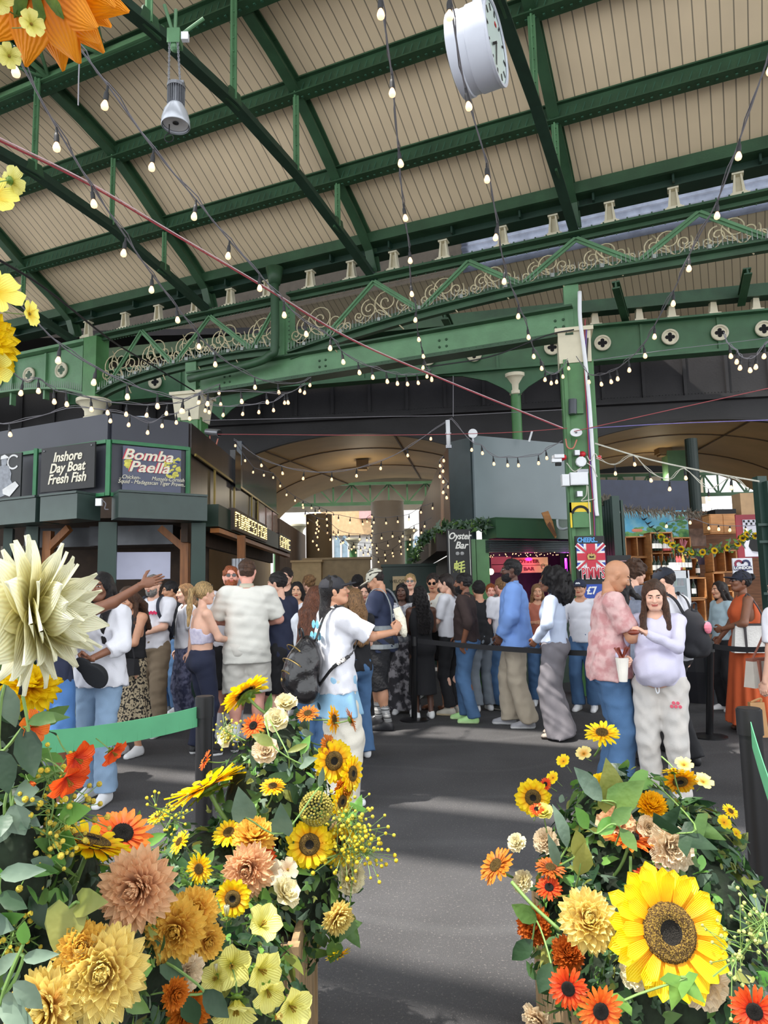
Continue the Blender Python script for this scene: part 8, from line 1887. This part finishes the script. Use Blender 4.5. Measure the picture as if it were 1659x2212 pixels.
R_l=[('daisy','yellow',1306,1602,66,'yellow gerbera on a tall stem at the top of the right display',(-.1,-.45,.9)),('sun','yellow',1170,1727,62,'round yellow gerbera facing the camera at the upper left of the right display',(-.15,-1,.1)),('daisy','red',1196,1702,26,'small red flower behind the round yellow gerbera'),('daisy','red',1166,1768,28,'small red flower under the round yellow gerbera'),
 ('rose','lime',1180,1778,36,'greenish yellow bud-like bloom below the round yellow gerbera'),('cosmos','butter',1272,1645,30,'buff blossom left of the tall yellow gerbera'),('cosmos','yellow',1232,1658,26,'small yellow blossom left of the buff blossom'),('cosmos','yellow',1212,1690,24,'small yellow blossom above the red flower'),
 ('rose','yellow',1304,1708,34,'yellow rose half hidden by leaves under the tall gerbera'),('daisy','yellow',1442,1680,46,'yellow petals peeking over the dark sunflower',(0,.2,1)),('sun','gold',1474,1705,58,'drooping golden sunflower with large dark heart at the upper right',(-.1,-.7,-.5)),('cosmos','butter',1480,1672,32,'buff flower above the drooping sunflower'),
 ('cosmos','butter',1515,1708,36,'buff flower on its own right of the drooping sunflower'),('mum','gold',1402,1752,52,'mustard yellow bloom cluster in the middle of the right display',(0,-.5,.8)),('rose','blush',1395,1790,44,'peach-edged bud bloom under the mustard cluster'),('daisy','orange',1362,1822,98,'orange gerbera seen from the side in the middle of the right display',(.1,-.15,1)),
 ('carn','peach',1335,1800,70,'peach ruffled bloom behind the orange side-on gerbera'),('carn','blush',1440,1842,82,'large cream ruffled carnation right of the orange gerbera',(.1,-1,.2)),('carn','blush',1197,1830,48,'cream ruffled bloom at the left of the right display'),('carn','cream',1130,1838,36,'small cream bloom at the far left of the right display'),
 ('daisy','amber',1090,1880,74,'amber daisy leaning out to the left on a long stem',(-.6,-.3,.7)),('daisy','rust',1202,1885,54,'rusty orange flower under pale leaves',(0,-.3,.9)),('daisy','red',1200,1922,48,'red flower left of the double yellow bloom',(-.1,-.5,.8)),('daisy','red',1405,1902,70,'red flower peeking over the giant sunflower',(0,-.2,1)),
 ('mum','rust',1176,2010,62,'dark rusty chrysanthemum at the lower left of the right display',(-.5,-.7,.3)),('mum','rust',1240,2065,58,'dark amber bloom behind the two orange gerberas',(0,-.6,.6)),('carn','cream',1148,1915,40,'faded cream bloom left of the red flower'),('carn','blush',1185,2190,60,'pale pink-cream bloom at the bottom left of the right display'),
 ('carn','blush',1510,2130,90,'pale pink hydrangea-like bloom under the giant sunflower'),('carn','cream',1385,2115,60,'cream bloom directly under the giant sunflower'),('daisy','yellow',1568,1768,30,'small yellow flower high at the right side'),('cosmos','yellow',1556,1790,26,'small pale yellow blossom at the right side'),('cosmos','yellow',1575,1815,20,'tiny yellow blossom lowest of the right-side trio')]
for t in R_l:flower(*t[:6],n=t[6]if len(t)>6 else None,S_=RIGHT,out=.03,group='blooms of the right flower display')
flower('sun','yellow',1432,2008,252,'giant yellow sunflower with a wide brown disc in the right foreground',n=(.08,-.94,.34),dep=1.62)
flower('mum','butter',1262,1985,122,'double bright yellow bloom left of the giant sunflower',n=(-.1,-.85,.6),dep=1.75)
flower('daisy','red',1220,2128,86,'orange-red gerbera with dark disc, upper left of the pair at the bottom',n=(-.35,-1,.1),dep=1.6)
flower('daisy','orange',1288,2175,100,'orange gerbera with dark disc, lower right of the pair at the bottom',n=(.05,-1,.1),dep=1.5)
flower('daisy','red',1612,2175,100,'orange-red gerbera in the bottom right corner',n=(-.35,-1,.1),dep=1.4)
A_=[('plume','tanger',92,-12,400,'huge orange flower hanging upside down in the top left corner',(.25,.55,.75),1.0),('cosmos','lime',18,45,66,'pale yellow blossom at the very top of the left edge',(.2,-1,-.2),.98),('cosmos','lime',88,98,50,'small pale yellow blossom in front of the orange petals',(.7,-.6,-.2),.98),('cosmos','lime',42,165,44,'pale yellow blossom beside the highest left bulb',(.5,-.6,-.5),.98),
 ('cosmos','lime',-2,158,50,'pale yellow blossom cut by the left edge near the top',(.6,-.8,0),.98),('cosmos','red',-8,232,34,'red blossom cut by the left edge',(.6,-.8,0),1.0),('cosmos','lime',-2,292,34,'pale blossom cut by the left edge below the red one',(.6,-.8,0),1.0),('cosmos','lime',44,425,56,'pale yellow blossom seen from behind, upper of two at the left edge',(.35,.7,.4),1.05),
 ('cosmos','lemon',2,460,92,'open yellow blossom below the one seen from behind',(.5,-.8,.3),1.05),('cosmos','lemon',8,660,100,'large open yellow blossom at mid-height of the left edge',(.6,-.7,.3),1.05),('cosmos','lemon',82,705,48,'small yellow blossom in profile facing right',(.95,-.1,0),1.1),('dahlia','yellow',-20,765,150,'big yellow dahlia cut by the left edge',(.7,-.6,.15),1.05),
 ('cosmos','lemon',8,820,64,'yellow blossom beneath the big yellow dahlia',(.4,-.8,-.3),1.05),('plume','white',92,1338,322,'large cream-white dahlia in profile opening to the right',(.84,.12,.10),1.05),('mum','yellow',5,1345,130,'bright yellow bloom behind the stem of the white dahlia',(-.2,-1,.3),1.25),('dahlia','yellow',85,1490,110,'yellow-orange bloom below the white dahlia',(.3,-.4,.8),1.2),
 ('poppy','orange',88,1575,62,'orange poppy in profile at the left end of the green belt',(.85,-.4,.2),1.15),('poppy','red',178,1640,72,'orange-red poppy in profile over the white trainers',(.8,-.3,-.3),1.15),('poppy','red',255,1625,54,'small orange-red poppy furthest right over the white trainers',(.7,-.2,-.5),1.2),('poppy','red',162,1680,78,'orange-red poppy hanging lowest of the three',(.6,-.4,-.6),1.12),('bud','orange',85,1690,22,'small closed orange poppy bud at the left',(.7,-.3,-.3),1.15)]
for t in A_:flower(*t[:6],n=t[6],dep=t[7],group=None)
def spray(label,pts,dep,nb,rb,col,S_=None,spread=.03,name='mimosa_spray',seed=1):
    r_=random.Random(seed);P_=spline([at(x,y,dep)for x,y in pts],6);t=thing(name,label,'flower spray',P_[0]);mb=MB();mb.tube(P_,.0018,5);B_=[]
    for i in range(nb):
        p=P_[r_.randrange(len(P_)//4,len(P_))];q=p+Vector((r_.gauss(0,spread),r_.gauss(0,spread),r_.gauss(0,spread)));B_.append(q);mb.tube([p,q],.0009,4)
    mb.build('stems',STEM,t);mb=MB();[mb.ball(q,rb*r_.uniform(.7,1.2),7,5)for q in B_];o=mb.build('blossoms',mat('pollen_%d'%col[0],col,.8,var=.25,vs=60,bump=.6,bs=300),t,smooth=True);o['kind']='stuff'
spray('yellow mimosa spray beside the low orange poppy',[(100,1800),(115,1740),(105,1680),(130,1665)],1.2,46,.0045,(222,196,60),seed=1)
spray('mustard mimosa spray at the left below the green leaf',[(90,1870),(100,1820),(130,1770),(150,1745)],1.25,46,.005,(196,170,60),seed=2)
spray('yellow mimosa clump left of the huge backward sunflower',[(60,1900),(70,1860),(95,1820),(110,1800)],1.2,60,.005,(214,190,70),seed=3,spread=.022)
spray('yellow goldenrod spilling right of the left display',[(700,1870),(740,1840),(770,1830),(795,1845)],2.3,120,.006,(226,196,40),spread=.04,seed=4,name='goldenrod_spray')
spray('upper yellow goldenrod at the right of the left display',[(690,1790),(730,1770),(765,1775),(785,1800)],2.35,90,.006,(206,190,60),spread=.04,seed=5,name='goldenrod_spray')
spray('yellow-green spray left of the top cream rose',[(530,1600),(500,1585),(480,1575)],2.3,40,.004,(206,206,80),spread=.022,seed=6,name='goldenrod_spray')
spray('small yellow spray over the far left stem',[(400,1800),(365,1760),(335,1745)],1.95,36,.004,(232,206,50),spread=.025,seed=7,name='goldenrod_spray')
spray('pale green umbel flower at the right edge',[(1540,2110),(1600,2060),(1640,2010),(1650,1985)],1.5,70,.004,(186,196,110),spread=.03,seed=8,name='dill_umbel')
spray('tiny white-green sprays at the lower left',[(50,2060),(60,2010),(75,1980),(100,1960)],1.3,80,.0028,(190,190,130),spread=.03,seed=9,name='gypsophila_spray')
spray('yellow wattle at the left edge above the grey leaves',[(0,2080),(20,2040),(30,2010)],1.15,50,.004,(216,190,60),spread=.02,seed=10)
def leafspray(label,items,name='leaf_stem',cat='leaf spray'):
    """items: (x, y, depth, dx, dy (picture direction), length px, width factor, material, kind)"""
    x,y,dep=items[0][:3];t=thing(name,label,cat,at(x,y,dep));r_=random.Random(int(x+y));hub=at(items[0][0],items[0][1],dep);B_=[]
    for(x,y,dep,dx,dy,Lp,wf,mi,kd)in items:
        p=at(x,y,dep);q=at(x+dx,y+dy,dep);d=(q-p).normalized()+Vector((0,r_.uniform(-.5,.2),0));L=Lp*dep/1500*(.82 if kd!='oval' else 1);mb=MB();leaf(mb,p,(r_.uniform(-.4,.4),-1,.5),d,L,L*wf,0,kd,r_);o=mb.build('leaf',LG[mi],t,smooth=True);B_.append(p)
    mb=MB();mb.tube(spline(B_+[B_[-1]+Vector((0,.05,-.06))]if len(B_)>1 else[B_[0],B_[0]+Vector((.0,.06,-.1))],4),.0025,5);mb.build('stem',STEM,t)
leafspray('bright green hedera leaves standing clear over the tarmac at the left',[(150,1760,1.2,50,-20,66,.6,2,'heart'),(140,1775,1.2,10,-50,50,.6,2,'heart')])
leafspray('grey-green eucalyptus leaves at the left edge under the belt',[(30,1720,1.15,30,-10,60,.9,3,'oval'),(25,1740,1.15,20,40,66,.9,3,'oval'),(20,1700,1.15,10,-40,60,.9,3,'oval'),(10,1760,1.15,-10,40,60,.9,3,'oval')])
leafspray('dark glossy leaves arching at the left edge',[(5,1290,1.1,80,-30,90,.35,5,'oval'),(60,1560,1.1,70,-20,90,.35,1,'oval'),(50,1570,1.1,30,80,110,.5,5,'oval'),(0,1620,1.1,20,60,90,.6,5,'oval'),(10,1480,1.1,20,80,90,.5,3,'oval')])
leafspray('big silvery pointed leaf at the left edge',[(0,1890,1.1,90,-20,92,.4,3,'oval'),(0,1930,1.1,60,20,70,.5,5,'oval')])
leafspray('olive lobed leaves in front of the dusky peach chrysanthemum',[(150,1960,1.15,-10,80,110,.7,4,'heart'),(170,1950,1.15,50,-10,80,.6,4,'heart')])
leafspray('blue-grey leaves in the bottom left corner',[(40,2060,1.0,-40,30,80,.4,3,'oval'),(50,2070,1.0,60,-20,90,.3,3,'oval'),(30,2120,1.0,40,40,80,.5,3,'oval'),(10,2140,1.0,40,60,90,.5,3,'oval'),(50,2040,1.0,10,-40,60,.5,2,'oval'),(0,2170,1.0,60,30,90,.45,3,'oval')])
leafspray('dark green leaves at the bottom between amber and lime blooms',[(400,2150,1.4,20,60,70,.6,5,'oval'),(440,2140,1.4,40,30,70,.6,5,'oval'),(360,2080,1.4,40,40,70,.5,0,'heart')])
leafspray('pale lobed leaves standing up at the left of the left display',[(270,1825,1.7,-20,-60,66,.6,3,'heart'),(300,1820,1.7,10,-70,76,.35,2,'oval'),(305,1825,1.7,50,-20,60,.4,2,'oval'),(290,1840,1.7,30,20,60,.5,4,'heart')])
leafspray('large grey-green veined leaf beside the very large sunflower',[(530,1765,2.05,-10,-60,76,.6,3,'heart'),(610,1800,2.1,0,-60,80,.5,3,'heart'),(690,1700,2.2,10,-50,50,.3,3,'oval')])
leafspray('green pointed leaves among the top of the left display',[(650,1630,2.25,20,-40,44,.5,2,'oval'),(650,1650,2.25,40,-20,46,.5,3,'heart'),(590,1610,2.25,-30,-20,50,.5,4,'oval'),(575,1545,2.4,8,-40,46,.35,1,'oval'),(620,1625,2.25,30,-10,50,.3,4,'oval')])
leafspray('light green vine leaves at the right of the left display',[(745,1770,2.35,30,-20,40,.8,2,'ivy'),(770,1750,2.35,10,-30,40,.8,2,'ivy'),(750,2000,2.3,20,30,60,.8,1,'ivy'),(725,2040,2.3,-10,40,50,.6,1,'heart')])
leafspray('broad olive leaves behind the tall gerbera of the right display',[(1325,1740,2.15,-10,-110,110,.6,4,'heart'),(1300,1730,2.1,-50,-60,90,.45,3,'oval'),(1330,1735,2.1,60,-50,90,.6,1,'heart')])
leafspray('bright green heart leaves at the middle of the right display',[(1270,1790,2.0,-30,-50,60,.5,2,'oval'),(1290,1800,2.0,30,-20,56,.6,2,'oval'),(1320,1780,2.0,40,-30,56,.6,1,'oval'),(1340,1790,2.0,20,30,50,.6,1,'oval')])
leafspray('dark maple-like leaves at the upper right of the right display',[(1430,1790,2.0,40,-70,80,.7,5,'ivy'),(1470,1800,2.0,60,20,90,.7,5,'ivy'),(1500,1780,2.0,60,30,90,.6,1,'ivy'),(1400,1680,2.3,-30,10,60,.6,2,'heart')])
leafspray('pale two-tone leaves left of the orange side-on gerbera',[(1225,1830,1.95,-20,-80,84,.35,3,'oval'),(1205,1870,1.95,-20,-60,66,.35,3,'oval'),(1250,1850,1.9,-10,-50,60,.7,4,'oval'),(1250,1890,1.9,10,-50,66,.7,4,'oval')])
leafspray('yellow-green leaf under the giant sunflower',[(1470,2110,1.5,-20,60,80,.8,2,'ivy'),(1475,2115,1.5,40,40,70,.7,2,'ivy'),(1350,2160,1.5,-20,30,60,.7,2,'ivy')])
leafspray('dark leaves at the lower left of the right display',[(1150,2030,2.0,-30,30,60,.6,5,'oval'),(1160,1990,2.0,-30,-20,60,.6,1,'oval'),(1190,2080,1.9,-20,40,60,.6,5,'oval')])
for label,pts,r in(('thick green stem carrying the white dahlia',((-60,1305,1.1),(40,1318,1.08),(90,1328,1.05),(112,1335,1.05)),.009),('long stem of the amber daisy leaning left',((1105,1905,2.05),(1150,1955,2.0),(1210,2010,1.95)),.005),('thin dark wire hanging from the white dahlia stem',((68,1325,1.06),(62,1400,1.06),(45,1500,1.06)),.004),('long green stem of the orange gerbera in the right display',((1362,1850,2.0),(1362,1900,2.0),(1362,1990,2.0)),.004)):
    o=MB().tube(spline([at(*p)for p in pts],5),r,8).build('flower_stalk',STEM if 'wire' not in label else VDARK,smooth=True);tag(o,label,'stem')
for i,k in enumerate(range(0,len(P_),5)):
    if i>11:break
    o=copy_tree(proto('sun','yellow'));o.location=P_[k]+Vector((0,-.05,0));o.scale=(.055,)*3;orient(o,(random.uniform(-.4,.4),-1,random.uniform(-.2,.5)));tag(o,'small yellow sunflower on the garland, %s from its left end'%ords[i],'flower','sunflowers on the garland')
